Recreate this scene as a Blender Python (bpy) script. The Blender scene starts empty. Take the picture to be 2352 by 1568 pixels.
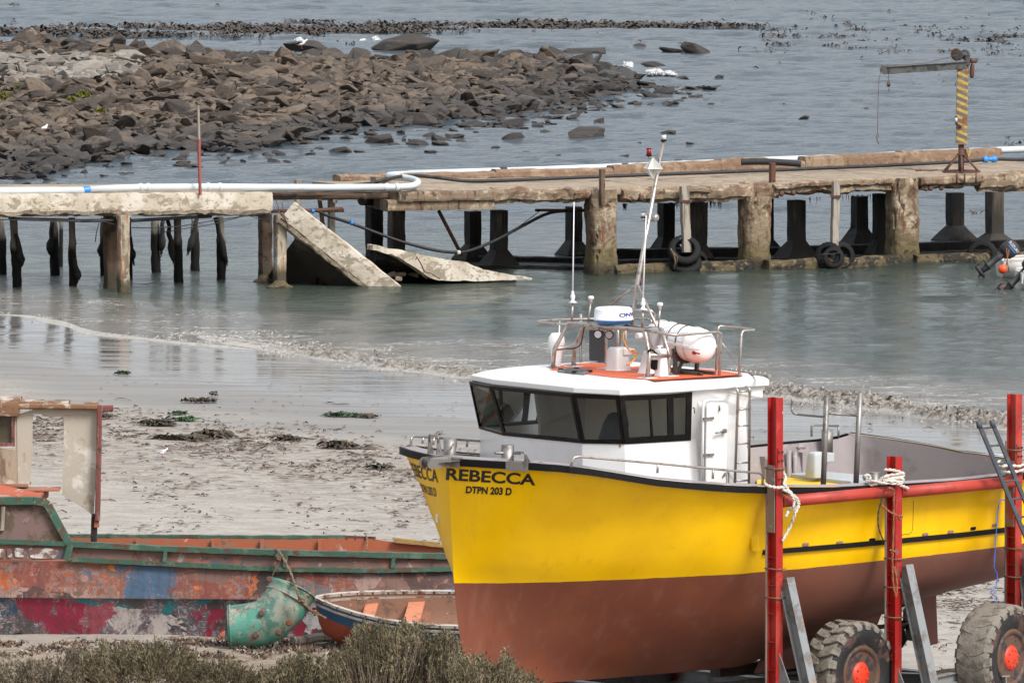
import bpy, bmesh, math, random
from math import sin, cos, pi, radians, sqrt, atan, exp
from mathutils import Vector as V, Matrix, noise
from mathutils.bvhtree import BVHTree
import numpy as np
R = random.Random(7)
sc = bpy.context.scene
COL = sc.collection
# ------------------------------------------------------------------ camera (400 mm lens from a bank above the beach)
FL, HOR, CH = 26133.0, -1210.0, 19.2
PIT = math.atan((784-HOR)/FL)
cd = bpy.data.cameras.new('camera'); cam = bpy.data.objects.new('camera', cd); COL.objects.link(cam)
cd.sensor_width = 36; cd.lens = FL/2352*36; cd.clip_start = 1; cd.clip_end = 6000
cam.location = (0, 0, CH); cam.rotation_euler = (pi/2-PIT, 0, 0)
sc.camera = cam
# ------------------------------------------------------------------ light: overcast day
SUN_EL, SUN_AZ = radians(46), radians(138)      # azimuth clockwise from +Y
w = bpy.data.worlds.new('World'); sc.world = w; w.use_nodes = True
nt = w.node_tree; bg = nt.nodes['Background']
sky = nt.nodes.new('ShaderNodeTexSky'); sky.sky_type = 'NISHITA'; sky.sun_disc = False
sky.sun_elevation = SUN_EL; sky.sun_rotation = SUN_AZ; sky.dust_density = 4; sky.air_density = 1.2; sky.ozone_density = 1
hs = nt.nodes.new('ShaderNodeHueSaturation'); hs.inputs['Saturation'].default_value = 0.27
nt.links.new(sky.outputs[0], hs.inputs['Color']); ov = nt.nodes.new('ShaderNodeMix'); ov.data_type = 'RGBA'; ov.inputs[0].default_value = .5; ov.inputs[7].default_value = (4.5, 5.0, 5.6, 1)   # even cloud layer
nt.links.new(hs.outputs[0], ov.inputs[6]); nt.links.new(ov.outputs[2], bg.inputs[0])
bg.inputs[1].default_value = 0.12
sd = bpy.data.lights.new('sun', 'SUN'); so = bpy.data.objects.new('sun', sd); COL.objects.link(so)
sd.energy = 2.2; sd.angle = radians(20); sd.color = (1, .965, .92)
sdir = V((sin(SUN_AZ)*cos(SUN_EL), cos(SUN_AZ)*cos(SUN_EL), sin(SUN_EL)))
so.rotation_euler = sdir.to_track_quat('Z', 'Y').to_euler()
sc.view_settings.view_transform = 'Standard'; sc.view_settings.look = 'None'
sc.view_settings.exposure = 0.76; sc.view_settings.gamma = 1
sc.render.engine = 'CYCLES'

# ------------------------------------------------------------------ surveying helpers: a sight line and a plane give a point
CAMP = V((0, 0, CH)); FW = V((0, cos(PIT), -sin(PIT))); UP = V((0, sin(PIT), cos(PIT)))
def ray(u, v): return V((u-1176, 0, 0))+UP*(784-v)+FW*FL
def Pz(u, v, z=0.0): r = ray(u, v); return CAMP+r*((z-CH)/r.z)
def Py(u, v, Y): r = ray(u, v); return CAMP+r*(Y/r.y)
SH = [(-900, 640), (-300, 690), (0, 724), (130, 740), (210, 770), (400, 790), (620, 810), (800, 838), (1090, 868), (1440, 893), (1800, 917), (2100, 957), (2352, 985), (2900, 1040), (4000, 1160)]
SHW = [Pz(u, v, 0) for u, v in SH]
SHX = np.array([p.x for p in SHW]); SHY = np.array([p.y for p in SHW])
def lerp(a, b, t): return a+(b-a)*t
def table(t, x):
    if x <= t[0][0]: return t[0][1]
    for (a, b), (c, d) in zip(t, t[1:]):
        if x <= c: return b+(d-b)*(x-a)/(c-a)
    return t[-1][1]
def shore(x, y): return (float(np.interp(x, SHX, SHY))-y)*0.68      # metres inland (+) of the water's edge
def ground(x, y):
    d = shore(x, y)
    z = 0.0150*d if d > 0 else 0.03*d
    z = max(z, -2.5)
    if d > 38: z = .57+.004*(d-38)
    if y < 166: z += (166-y)*.1
    return z
def Pg(u, v):
    z = .5
    for _ in range(6):
        p = Pz(u, v, z); z = ground(p.x, p.y)
    return Pz(u, v, z)

# ------------------------------------------------------------------ mesh builder
class MB:
    def __init__(s): s.v = []; s.f = []; s.sm = []; s.mi = []; s.m = 0
    def add(s, vs, fs, sm=False):
        o = len(s.v); s.v += [tuple(p) for p in vs]
        for f in fs: s.f.append(tuple(i+o for i in f)); s.sm.append(sm); s.mi.append(s.m)
        return s
    def box(s, c, d, rot=None):
        c = V(c); h = V(d)/2; vs = []
        for sx in (-1, 1):
            for sy in (-1, 1):
                for sz in (-1, 1):
                    p = V((sx*h.x, sy*h.y, sz*h.z))
                    if rot is not None: p = rot@p
                    vs.append(c+p)
        return s.add(vs, [(0, 1, 3, 2), (4, 6, 7, 5), (0, 4, 5, 1), (2, 3, 7, 6), (0, 2, 6, 4), (1, 5, 7, 3)])
    def beam(s, p, q, w, h, up=(0, 0, 1)):
        p = V(p); q = V(q); d = (q-p).normalized(); x = d.cross(V(up))
        if x.length < 1e-4: x = V((1, 0, 0))
        x.normalize(); y = x.cross(d); vs = []
        for e in (p, q):
            for a, b in ((-1, -1), (1, -1), (1, 1), (-1, 1)): vs.append(e+x*(a*w/2)+y*(b*h/2))
        return s.add(vs, [(0, 3, 2, 1), (4, 5, 6, 7), (0, 1, 5, 4), (1, 2, 6, 5), (2, 3, 7, 6), (3, 0, 4, 7)])
    def tube(s, pts, r, n=8, cap=True, sm=True):
        pts = [V(p) for p in pts]; N = len(pts)
        rr = r if isinstance(r, (list, tuple)) else [r]*N
        t0 = (pts[1]-pts[0]).normalized(); x = t0.orthogonal().normalized(); rings = []
        for i, p in enumerate(pts):
            t = (pts[min(i+1, N-1)]-pts[max(i-1, 0)]).normalized()
            x = (x-t*x.dot(t)); x = x.normalized() if x.length > 1e-6 else t.orthogonal().normalized()
            y = t.cross(x); rings.append([p+(x*cos(2*pi*k/n)+y*sin(2*pi*k/n))*rr[i] for k in range(n)])
        return s.loft(rings, cap, sm)
    def loft(s, rings, cap=True, sm=True, closed=True):
        n = len(rings[0]); vs = [p for r in rings for p in r]; fs = []
        m = n if closed else n-1
        for i in range(len(rings)-1):
            for k in range(m):
                a = i*n+k; b = i*n+(k+1) % n; fs.append((a, b, b+n, a+n))
        s.add(vs, fs, sm)
        if cap and closed:
            o = len(s.v)-len(vs)
            s.f.append(tuple(o+k for k in reversed(range(n)))); s.sm.append(False); s.mi.append(s.m)
            s.f.append(tuple(o+len(vs)-n+k for k in range(n))); s.sm.append(False); s.mi.append(s.m)
        return s
    def lathe(s, prof, Mx=None, n=24, sm=True, cap=True):
        rings = [[V((r*cos(2*pi*k/n), r*sin(2*pi*k/n), z)) for k in range(n)] for r, z in prof]
        if Mx is not None: rings = [[Mx@p for p in r] for r in rings]
        return s.loft(rings, cap, sm)
    def prism(s, poly, vec):
        n = len(poly); vec = V(vec); a = [V(p) for p in poly]; b = [p+vec for p in a]
        fs = [tuple(reversed(range(n))), tuple(range(n, 2*n))]+[(i, (i+1) % n, (i+1) % n+n, i+n) for i in range(n)]
        return s.add(a+b, fs)
    def rough(s, p, q, w, h, seg=20, amp=.02, up=(0, 0, 1), per=4, taper=1.0, seed=0):
        """a weathered beam: subdivided, its edges knocked about by noise"""
        p = V(p); q = V(q); d = (q-p); L = d.length; d.normalize(); x = d.cross(V(up)).normalized(); y = x.cross(d)
        base = []
        for a in range(per): base.append((-1+2*a/per, -1))
        for a in range(per): base.append((1, -1+2*a/per))
        for a in range(per): base.append((1-2*a/per, 1))
        for a in range(per): base.append((-1, 1-2*a/per))
        rings = []
        for i in range(seg+1):
            t = i/seg; c = p+d*(L*t); r = []
            k = lerp(1, taper, t)
            for a, b in base:
                pt = c+x*(a*w/2*k)+y*(b*h/2*k)
                nv = noise.noise_vector(pt*2.3+V((seed, 0, 0)))*amp+noise.noise_vector(pt*8+V((seed, 3, 0)))*amp*.5
                r.append(pt+nv-(x*a+y*b)*(abs(a*b) > .9)*amp*.8)
            rings.append(r)
        return s.loft(rings, True, False)
    def bm(s):
        b = bmesh.new(); vv = [b.verts.new(p) for p in s.v]
        return b
    def build(s, name, mat, parent=None, bevel=0, recalc=True, off=None):
        me = bpy.data.meshes.new(name)
        o = V((0, 0, 0)) if parent is None or off == 0 else wl(parent)
        vs = [(p[0]-o.x, p[1]-o.y, p[2]-o.z) for p in s.v] if parent is not None and parent.get('_w') else s.v
        me.from_pydata(vs, [], s.f); me.polygons.foreach_set('use_smooth', s.sm)
        mats = mat if isinstance(mat, (list, tuple)) else [mat]
        for m in mats: me.materials.append(m)
        if len(mats) > 1: me.polygons.foreach_set('material_index', s.mi)
        if recalc:
            b = bmesh.new(); b.from_mesh(me); bmesh.ops.recalc_face_normals(b, faces=b.faces); b.to_mesh(me); b.free()
        ob = bpy.data.objects.new(name, me); COL.objects.link(ob)
        if parent is not None:
            ob.parent = parent
            if parent.get('_w'): ob['_w'] = 1
        if bevel:
            bv = ob.modifiers.new('bevel', 'BEVEL'); bv.width = bevel; bv.segments = 2; bv.limit_method = 'ANGLE'; bv.angle_limit = radians(40)
        return ob
def wl(o):
    p = V((0, 0, 0))
    while o is not None: p += o.location; o = o.parent
    return p
def tag(o, label=None, cat=None, group=None, kind=None):
    if label: o['label'] = label
    if cat: o['category'] = cat
    if group: o['group'] = group
    if kind: o['kind'] = kind
    return o
def thing(name, label, cat, loc=(0, 0, 0), group=None, world=True, rz=0):
    """an Empty at the base of a thing; with world=True its parts are written in world coordinates"""
    o = bpy.data.objects.new(name, None); COL.objects.link(o); o.location = loc; o.rotation_euler = (0, 0, rz)
    o.empty_display_size = .2
    tag(o, label, cat, group)
    if world: o['_w'] = 1
    return o
def single(mb, name, mat, label, cat, loc=None, group=None, bevel=0, kind=None):
    """a thing that is one mesh, its origin at its base"""
    if loc is None:
        a = np.array(s_ := mb.v); loc = ((a[:, 0].min()+a[:, 0].max())/2, (a[:, 1].min()+a[:, 1].max())/2, a[:, 2].min())
    l = V(loc); mb.v = [(p[0]-l.x, p[1]-l.y, p[2]-l.z) for p in mb.v]
    o = mb.build(name, mat, None, bevel); o.location = l
    return tag(o, label, cat, group, kind)
def copy_tree(o, parent=None):
    c = o.copy(); COL.objects.link(c); c.parent = parent
    for ch in list(o.children): copy_tree(ch, c)
    return c

# ------------------------------------------------------------------ materials
def nodes(name):
    m = bpy.data.materials.new(name); m.use_nodes = True; n = m.node_tree
    return m, n, n.nodes['Principled BSDF']
def N(n, t, **k):
    x = n.nodes.new(t)
    for a, b in k.items():
        if a in x.inputs: x.inputs[a].default_value = b
        else: setattr(x, a, b)
    return x
def c4(c): return (*c, 1) if len(c) == 3 else c
def mixc(n, fac, a, b, mode='MIX'):
    x = n.nodes.new('ShaderNodeMix'); x.data_type = 'RGBA'; x.blend_type = mode
    for s, v in ((0, fac), (6, a), (7, b)):
        if isinstance(v, (int, float)): x.inputs[s].default_value = v
        elif isinstance(v, tuple): x.inputs[s].default_value = c4(v)
        else: n.links.new(v, x.inputs[s])
    return x.outputs[2]
def math_(n, op, a, b=0.0, c=None, clamp=False):
    x = n.nodes.new('ShaderNodeMath'); x.operation = op; x.use_clamp = clamp
    for i, v in enumerate((a, b) if c is None else (a, b, c)):
        if isinstance(v, (int, float)): x.inputs[i].default_value = v
        else: n.links.new(v, x.inputs[i])
    return x.outputs[0]
def ramp(n, fac, lo, hi):
    x = n.nodes.new('ShaderNodeMapRange'); x.interpolation_type = 'SMOOTHSTEP'
    n.links.new(fac, x.inputs[0]); x.inputs[1].default_value = lo; x.inputs[2].default_value = hi
    return x.outputs[0]
def coords(n, kind='Object', stretch=(1, 1, 1)):
    if kind == 'World':
        g = n.nodes.new('ShaderNodeNewGeometry'); o = g.outputs['Position']
    else:
        g = n.nodes.new('ShaderNodeTexCoord'); o = g.outputs['Object']
    if stretch == (1, 1, 1): return o
    mp = n.nodes.new('ShaderNodeMapping'); mp.inputs['Scale'].default_value = stretch
    n.links.new(o, mp.inputs[0]); return mp.outputs[0]
def noi(n, co, scale, detail=6, rough=.6, dist=0):
    x = N(n, 'ShaderNodeTexNoise'); x.inputs['Scale'].default_value = scale; x.inputs['Detail'].default_value = detail
    x.inputs['Roughness'].default_value = rough; x.inputs['Distortion'].default_value = dist
    n.links.new(co, x.inputs['Vector']); return x.outputs['Fac']
def sep(n, co):
    x = n.nodes.new('ShaderNodeSeparateXYZ'); n.links.new(co, x.inputs[0]); return x.outputs
def mat(name, base, layers=(), rough=.6, metal=0.0, bump=.15, bscale=30, co='World', zband=(), spec=.5, dist=.02, vary=0):
    """layers: (colour, scale, lo, hi, stretch, amount); zband: (z, soft, colour) colour below z"""
    m, n, p = nodes(name)
    c = c4(base); C0 = coords(n, co)
    if vary:
        oi = n.nodes.new('ShaderNodeObjectInfo'); gi = n.nodes.new('ShaderNodeNewGeometry')
        r = math_(n, 'FRACT', math_(n, 'ADD', oi.outputs['Random'], gi.outputs['Random Per Island']))
        c = mixc(n, r, tuple(x*(1-vary) for x in base), tuple(min(1, x*(1+vary)) for x in base))
    for i, L in enumerate(layers):
        col, scl, lo, hi = L[:4]; st = L[4] if len(L) > 4 else (1, 1, 1); am = L[5] if len(L) > 5 else 1
        f = ramp(n, noi(n, coords(n, co, st), scl, 7, .65, .3), lo, hi)
        if am != 1: f = math_(n, 'MULTIPLY', f, am)
        c = mixc(n, f, c, c4(col))
    if zband:
        z = sep(n, coords(n, 'World'))[2]
        jit = math_(n, 'MULTIPLY', math_(n, 'SUBTRACT', noi(n, coords(n, 'World', (3, 3, 1)), 2, 5), .5), 1.2)
        for zz, soft, col in zband:
            zj = math_(n, 'ADD', z, math_(n, 'MULTIPLY', jit, soft*2.0))
            f = math_(n, 'SUBTRACT', 1.0, ramp(n, zj, zz-soft, zz+soft)); c = mixc(n, f, c, c4(col))
    if isinstance(c, tuple): p.inputs['Base Color'].default_value = c
    else: n.links.new(c, p.inputs['Base Color'])
    p.inputs['Roughness'].default_value = rough; p.inputs['Metallic'].default_value = metal
    p.inputs['Specular IOR Level'].default_value = spec
    if bump:
        b = n.nodes.new('ShaderNodeBump'); b.inputs['Strength'].default_value = bump; b.inputs['Distance'].default_value = dist
        n.links.new(noi(n, C0, bscale, 8, .7), b.inputs['Height']); n.links.new(b.outputs[0], p.inputs['Normal'])
    return m
RUST = (.16, .055, .025); DARK = (.012, .011, .01)
m_conc = mat('sea worn concrete', (.2, .145, .095), [((.34, .265, .185), 2.2, .52, .60), ((.15, .085, .05), 1.7, .5, .6), ((.37, .3, .23), 6, .6, .65), ((.045, .032, .024), 5, .56, .64, (1, 1, .35)), (RUST, 3, .6, .66, (1.6, 1.6, .25), .8)], .85, bump=.7, bscale=9, dist=.05)
m_col = mat('encrusted concrete column', (.24, .18, .115), [((.38, .31, .23), 2.4, .52, .6), ((.13, .08, .05), 3, .5, .58, (1, 1, .6)), (RUST, 4, .57, .64, (2, 2, .3)), ((.05, .04, .03), 9, .62, .7)], .9, bump=1, bscale=8, dist=.06, zband=[(.62, .25, (.13, .1, .045)), (.22, .12, (.045, .035, .02))])
m_shaft = mat('wet concrete shaft', (.085, .066, .048), [((.17, .135, .1), 2.5, .56, .66, (2, 2, .3)), (DARK, 2, .45, .6, (3, 3, .25)), (RUST, 3, .6, .66, (3, 3, .3))], .75, bump=.4, bscale=10, zband=[(.85, .2, (.03, .025, .018))])
m_shade = mat('shade blackened concrete', (.018, .0145, .0115), [((.006, .0055, .005), 3, .4, .6, (3, 3, .4)), ((.05, .038, .025), 5, .62, .7)], .7, spec=.25, bump=.5, bscale=10)  # near-black base: shade under deck and slabs is put into the colour
m_sill = mat('barnacled sill', (.1, .073, .036), [((.018, .014, .01), 2.2, .48, .58), ((.19, .145, .08), 10, .55, .65)], .85, bump=1, bscale=12, dist=.05)
m_white = mat('flaking white limewash concrete', (.45, .385, .3), [((.57, .51, .43), 1.6, .45, .6), ((.27, .23, .17), 2.2, .555, .575, (1, 1, 1.8)), ((.3, .25, .18), 6.5, .56, .59, (1, 1, 1.5)), ((.15, .12, .09), 9, .64, .67), ((.4, .2, .1), 2, .63, .72, (2, 2, .3), .7)], .85, bump=.5, bscale=12)
m_rawconc = mat('spalled raw concrete', (.25, .2, .145), [((.14, .1, .065), 5, .5, .6), ((.36, .31, .24), 12, .55, .7)], .9, bump=1, bscale=14, dist=.05)
m_deck = mat('worn jetty deck', (.3, .235, .17), [((.21, .155, .105), 1.6, .47, .6, (1, 2, 1)), ((.38, .31, .235), 5, .55, .63), ((.17, .12, .08), 9, .6, .66), ((.12, .09, .07), 3.3, .64, .68)], .9, bump=.9, bscale=14)
m_kerb = mat('crumbled brown kerb', (.22, .14, .09), [((.3, .215, .145), 2, .5, .6), ((.14, .08, .05), 6, .55, .65)], .9, bump=1, bscale=10, dist=.05)
m_pile = mat('grey timber pile', (.19, .17, .14), [((.1, .085, .065), 3, .5, .6, (5, 5, .5)), ((.27, .245, .2), 5, .56, .66, (6, 6, .4))], .85, bump=.5, bscale=20, zband=[(.95, .1, (.012, .0105, .009)), (.5, .1, (.007, .0065, .006))], spec=.25)
m_brace = mat('tarred timber brace', (.02, .017, .014), [((.008, .007, .006), 2, .4, .6)], .8, bump=.5, bscale=20)
m_plank = mat('rotten gangway timber', (.12, .075, .05), [((.045, .03, .022), 3, .5, .6), ((.24, .17, .12), 5, .58, .66)], .85, bump=.5)
m_gwood = mat('weathered grey wood', (.3, .26, .215), [((.15, .12, .09), 2, .5, .62, (6, 6, .4)), (DARK, 5, .64, .7, (6, 6, .5))], .85, bump=.5, bscale=25)
m_pvc = mat('white plastic pipe', (.54, .58, .6), [((.5, .52, .5), 2, .55, .7), ((.34, .3, .24), 6, .68, .74)], .4, bump=.05)
m_bluepl = mat('blue plastic', (.03, .2, .55), [], .4, bump=0)
m_hose = mat('black hose', (.014, .014, .016), [((.09, .085, .08), 6, .6, .7)], .6, bump=.2)
m_tyre = mat('old tyre rubber', (.009, .009, .0095), [((.06, .06, .06), 7, .62, .7)], .75, spec=.25, bump=.5, bscale=30)
m_rusty = mat('rusty steel', (.11, .055, .04), [(RUST, 6, .5, .6), ((.03, .02, .018), 5, .55, .65)], .8, metal=.2, bump=.4)
m_galv = mat('grey galvanised steel', (.11, .11, .105), [((.05, .045, .04), 5, .5, .6), (RUST, 9, .62, .68)], .55, metal=.5, bump=.15)
m_ss = mat('stainless tube', (.42, .38, .345), [((.27, .22, .19), 8, .5, .62), ((.2, .12, .08), 14, .62, .7)], .38, metal=.75, bump=.03, co='Object')
m_sso = mat('brushed stainless plate', (.27, .25, .235), [((.16, .145, .13), 5, .5, .62)], .5, metal=.7, bump=.08, co='Object')
m_gel = mat('white gelcoat', (.74, .735, .725), [((.63, .615, .59), 1.7, .48, .75, (1, 1, .6), .7), ((.52, .46, .38), 7, .62, .72, (1.6, 1.6, .16), .45)], .3, bump=.02, co='Object')
m_raft = mat('white glassfibre canister', (.8, .77, .75), [((.6, .57, .54), 4, .62, .75, (1, 1, 1), .5)], .35, bump=.03, co='Object')
m_orange = mat('orange deck paint', (.62, .115, .035), [((.5, .085, .03), 3, .5, .65), ((.66, .2, .09), 12, .6, .7)], .6, bump=.2, co='Object')
m_blk = mat('black rubber', (.006, .0055, .006), [((.02, .02, .02), 8, .6, .7)], .6, spec=.2, bump=.1, co='Object')
m_frame = mat('black window frame', (.006, .005, .006), [((.014, .013, .013), 8, .5, .62)], .4, spec=.25, bump=.25, bscale=10, co='Object')
m_cream = mat('cream lining', (.85, .8, .68), [], .6, bump=0, co='Object')
m_seat = mat('grey seat cover', (.06, .062, .068), [], .7, bump=.2, co='Object')
m_gdeck = mat('mauve grey deck paint', (.27, .235, .235), [((.2, .17, .165), 2, .5, .7), ((.34, .31, .31), 7, .62, .72)], .6, bump=.1, co='Object')
m_pgrey = mat('pale grey paint', (.4, .42, .43), [((.3, .31, .31), 5, .6, .7)], .5, bump=.05, co='Object')
m_ylw = mat('yellow paint', (.8, .5, .012), [((.7, .42, .01), 3, .5, .7)], .45, bump=.03, co='Object')
m_radb = mat('radar blue', (.015, .16, .42), [], .35, bump=0, co='Object')
m_radw = mat('radar white', (.78, .78, .82), [], .35, bump=0, co='Object')
m_red = mat('scuffed red paint', (.33, .008, .006), [((.42, .045, .03), 1.2, .48, .6, (1, 1, .5)), ((.2, .06, .045), 3, .56, .62, (2, 2, .5)), ((.16, .08, .06), 9, .6, .65), ((.36, .3, .27), 11, .68, .71)], .5, bump=.15)
m_redp = mat('faded red pipe paint', (.4, .04, .024), [((.3, .03, .02), 3, .5, .6), ((.2, .1, .1), 6, .62, .68), ((.5, .28, .24), 9, .66, .72)], .55, bump=.15)
m_sgrey = mat('grey painted steel', (.2, .21, .215), [((.13, .12, .115), 3, .48, .6), ((.26, .16, .09), 5, .58, .64), ((.03, .1, .22), 9, .71, .73), (DARK, 2, .66, .7)], .5, bump=.15)
m_hub = mat('orange red hub paint', (.62, .04, .012), [((.3, .03, .015), 10, .55, .7)], .5, bump=.3)
m_rim = mat('rusted rim', (.1, .05, .03), [((.03, .025, .03), 6, .5, .6)], .6, bump=.3)
m_mud = mat('sand caked rubber', (.205, .18, .15), [((.13, .115, .095), 6, .5, .6), ((.05, .045, .042), 5, .68, .71)], .95, bump=.8, bscale=20, dist=.03)
m_side = mat('tyre sidewall', (.01, .0105, .011), [((.07, .035, .03), 3, .52, .6), ((.25, .22, .19), 5, .63, .7)], .7, bump=.5, bscale=15)
m_rope = mat('white rope', (.6, .56, .5), [((.35, .3, .25), 30, .5, .6)], .9, bump=.6, bscale=60)
m_brope = mat('brown rope', (.2, .13, .08), [((.1, .06, .04), 30, .5, .6)], .9, bump=.6, bscale=60)
m_rrope = mat('rust red rope', (.3, .09, .04), [((.15, .05, .03), 30, .5, .6)], .9, bump=.6, bscale=60)
m_letter = mat('black lettering', (.01, .009, .008), [], .5, bump=0)
m_redl = mat('red lens', (.3, .005, .01), [], .25, bump=0)
m_lens = mat('clear lens', (.6, .6, .62), [], .15, bump=0)
m_navy = mat('navy lettering', (.01, .012, .2), [], .4, bump=0)
m_graytxt = mat('grey print', (.25, .25, .33), [], .5, bump=0)
m_ocable = mat('orange cable', (.75, .25, .02), [], .5, bump=0)
m_bronze = mat('bronze propeller', (.04, .03, .025), [], .4, metal=.4, bump=.2)
m_dgrey = mat('dark grey plastic', (.022, .022, .026), [], .6, bump=.05, co='Object')
m_ladder = mat('slate ladder paint', (.05, .06, .075), [((.09, .09, .1), 10, .55, .65)], .6, bump=.1)
m_bluerope = mat('blue string', (.03, .12, .5), [], .7, bump=0)
m_sleeper = mat('stacked sleepers', (.09, .065, .045), [((.04, .028, .02), 3, .5, .6), ((.15, .1, .07), 6, .6, .7)], .9, bump=.6)
def glass_mat():
    m = bpy.data.materials.new('cabin glass'); m.use_nodes = True; n = m.node_tree; n.nodes.clear()
    o = n.nodes.new('ShaderNodeOutputMaterial'); mx = n.nodes.new('ShaderNodeMixShader')
    t = n.nodes.new('ShaderNodeBsdfTransparent'); t.inputs[0].default_value = (.97, .98, .96, 1)
    g = n.nodes.new('ShaderNodeBsdfGlossy'); g.inputs['Roughness'].default_value = .02; g.inputs[0].default_value = (.85, .9, .9, 1)
    f = n.nodes.new('ShaderNodeFresnel'); f.inputs[0].default_value = 1.28
    n.links.new(f.outputs[0], mx.inputs[0]); n.links.new(t.outputs[0], mx.inputs[1]); n.links.new(g.outputs[0], mx.inputs[2]); n.links.new(mx.outputs[0], o.inputs[0])
    return m
m_glass = glass_mat()
# ================================================================== SETTING: beach, sea, surf, rocks, kelp
def axis(lo, hi, step, far, grow=1.35):
    a = list(np.arange(lo, hi+1e-6, step)); s = step
    while a[-1] < far[1]: s *= grow; a.append(a[-1]+s)
    s = step; b = [lo]
    while b[-1] > far[0]: s *= grow; b.append(b[-1]-s)
    return np.array(list(reversed(b[1:]))+a)
def grid(name, xs, ys, zf, mat_, attr=None):
    X, Y = np.meshgrid(xs, ys); Z = zf(X, Y)
    nx, ny = len(xs), len(ys)
    co = np.stack([X, Y, Z], -1).reshape(-1, 3).astype(np.float32)
    i = np.arange((nx-1)*(ny-1)); r = i//(nx-1); c = i % (nx-1); a = r*nx+c
    q = np.stack([a, a+1, a+nx+1, a+nx], -1).astype(np.int32)
    me = bpy.data.meshes.new(name); me.vertices.add(len(co)); me.vertices.foreach_set('co', co.ravel())
    me.loops.add(q.size); me.loops.foreach_set('vertex_index', q.ravel())
    me.polygons.add(len(q)); me.polygons.foreach_set('loop_start', np.arange(len(q), dtype=np.int32)*4)
    me.polygons.foreach_set('use_smooth', np.ones(len(q), bool))
    me.update(calc_edges=True)
    if attr is not None:
        at = me.attributes.new('inland', 'FLOAT', 'POINT'); at.data.foreach_set('value', attr(X, Y).ravel().astype(np.float32))
    me.materials.append(mat_)
    o = bpy.data.objects.new(name, me); COL.objects.link(o); o['kind'] = 'structure'
    return o
def shoreA(X, Y): return (np.interp(X, SHX, SHY)-Y)*0.68
def wobble(X, Y, seed, comps, lo, hi, ang=None, spread=pi):
    r = np.random.RandomState(seed); Z = np.zeros_like(X)
    for _ in range(comps):
        L = lo*(hi/lo)**r.rand(); a = (ang if ang is not None else 0)+(r.rand()-.5)*2*spread
        Z += (L/hi)**.9*np.sin(2*pi/L*(X*cos(a)+Y*sin(a))+r.rand()*6.28)
    return Z/sqrt(comps)
def groundA(X, Y):
    d = shoreA(X, Y)
    z = np.where(d > 0, .0150*d, .03*d); z = np.maximum(z, -2.5); z = np.where(d > 38, .57+.004*(d-38), z)
    z = z+np.maximum(166-Y, 0)*.1
    dry = np.clip((d-14)/6, 0, 1)*(np.abs(X) < 25)
    z = z+dry*(.022*wobble(X, Y, 1, 30, .75, 2.4)+.03*wobble(X, Y, 2, 12, 2, 9))
    z = z+(1-dry)*(np.abs(X) < 25)*.006*wobble(X, Y, 3, 20, 1.5, 6, -.93, .35)
    return z
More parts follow.
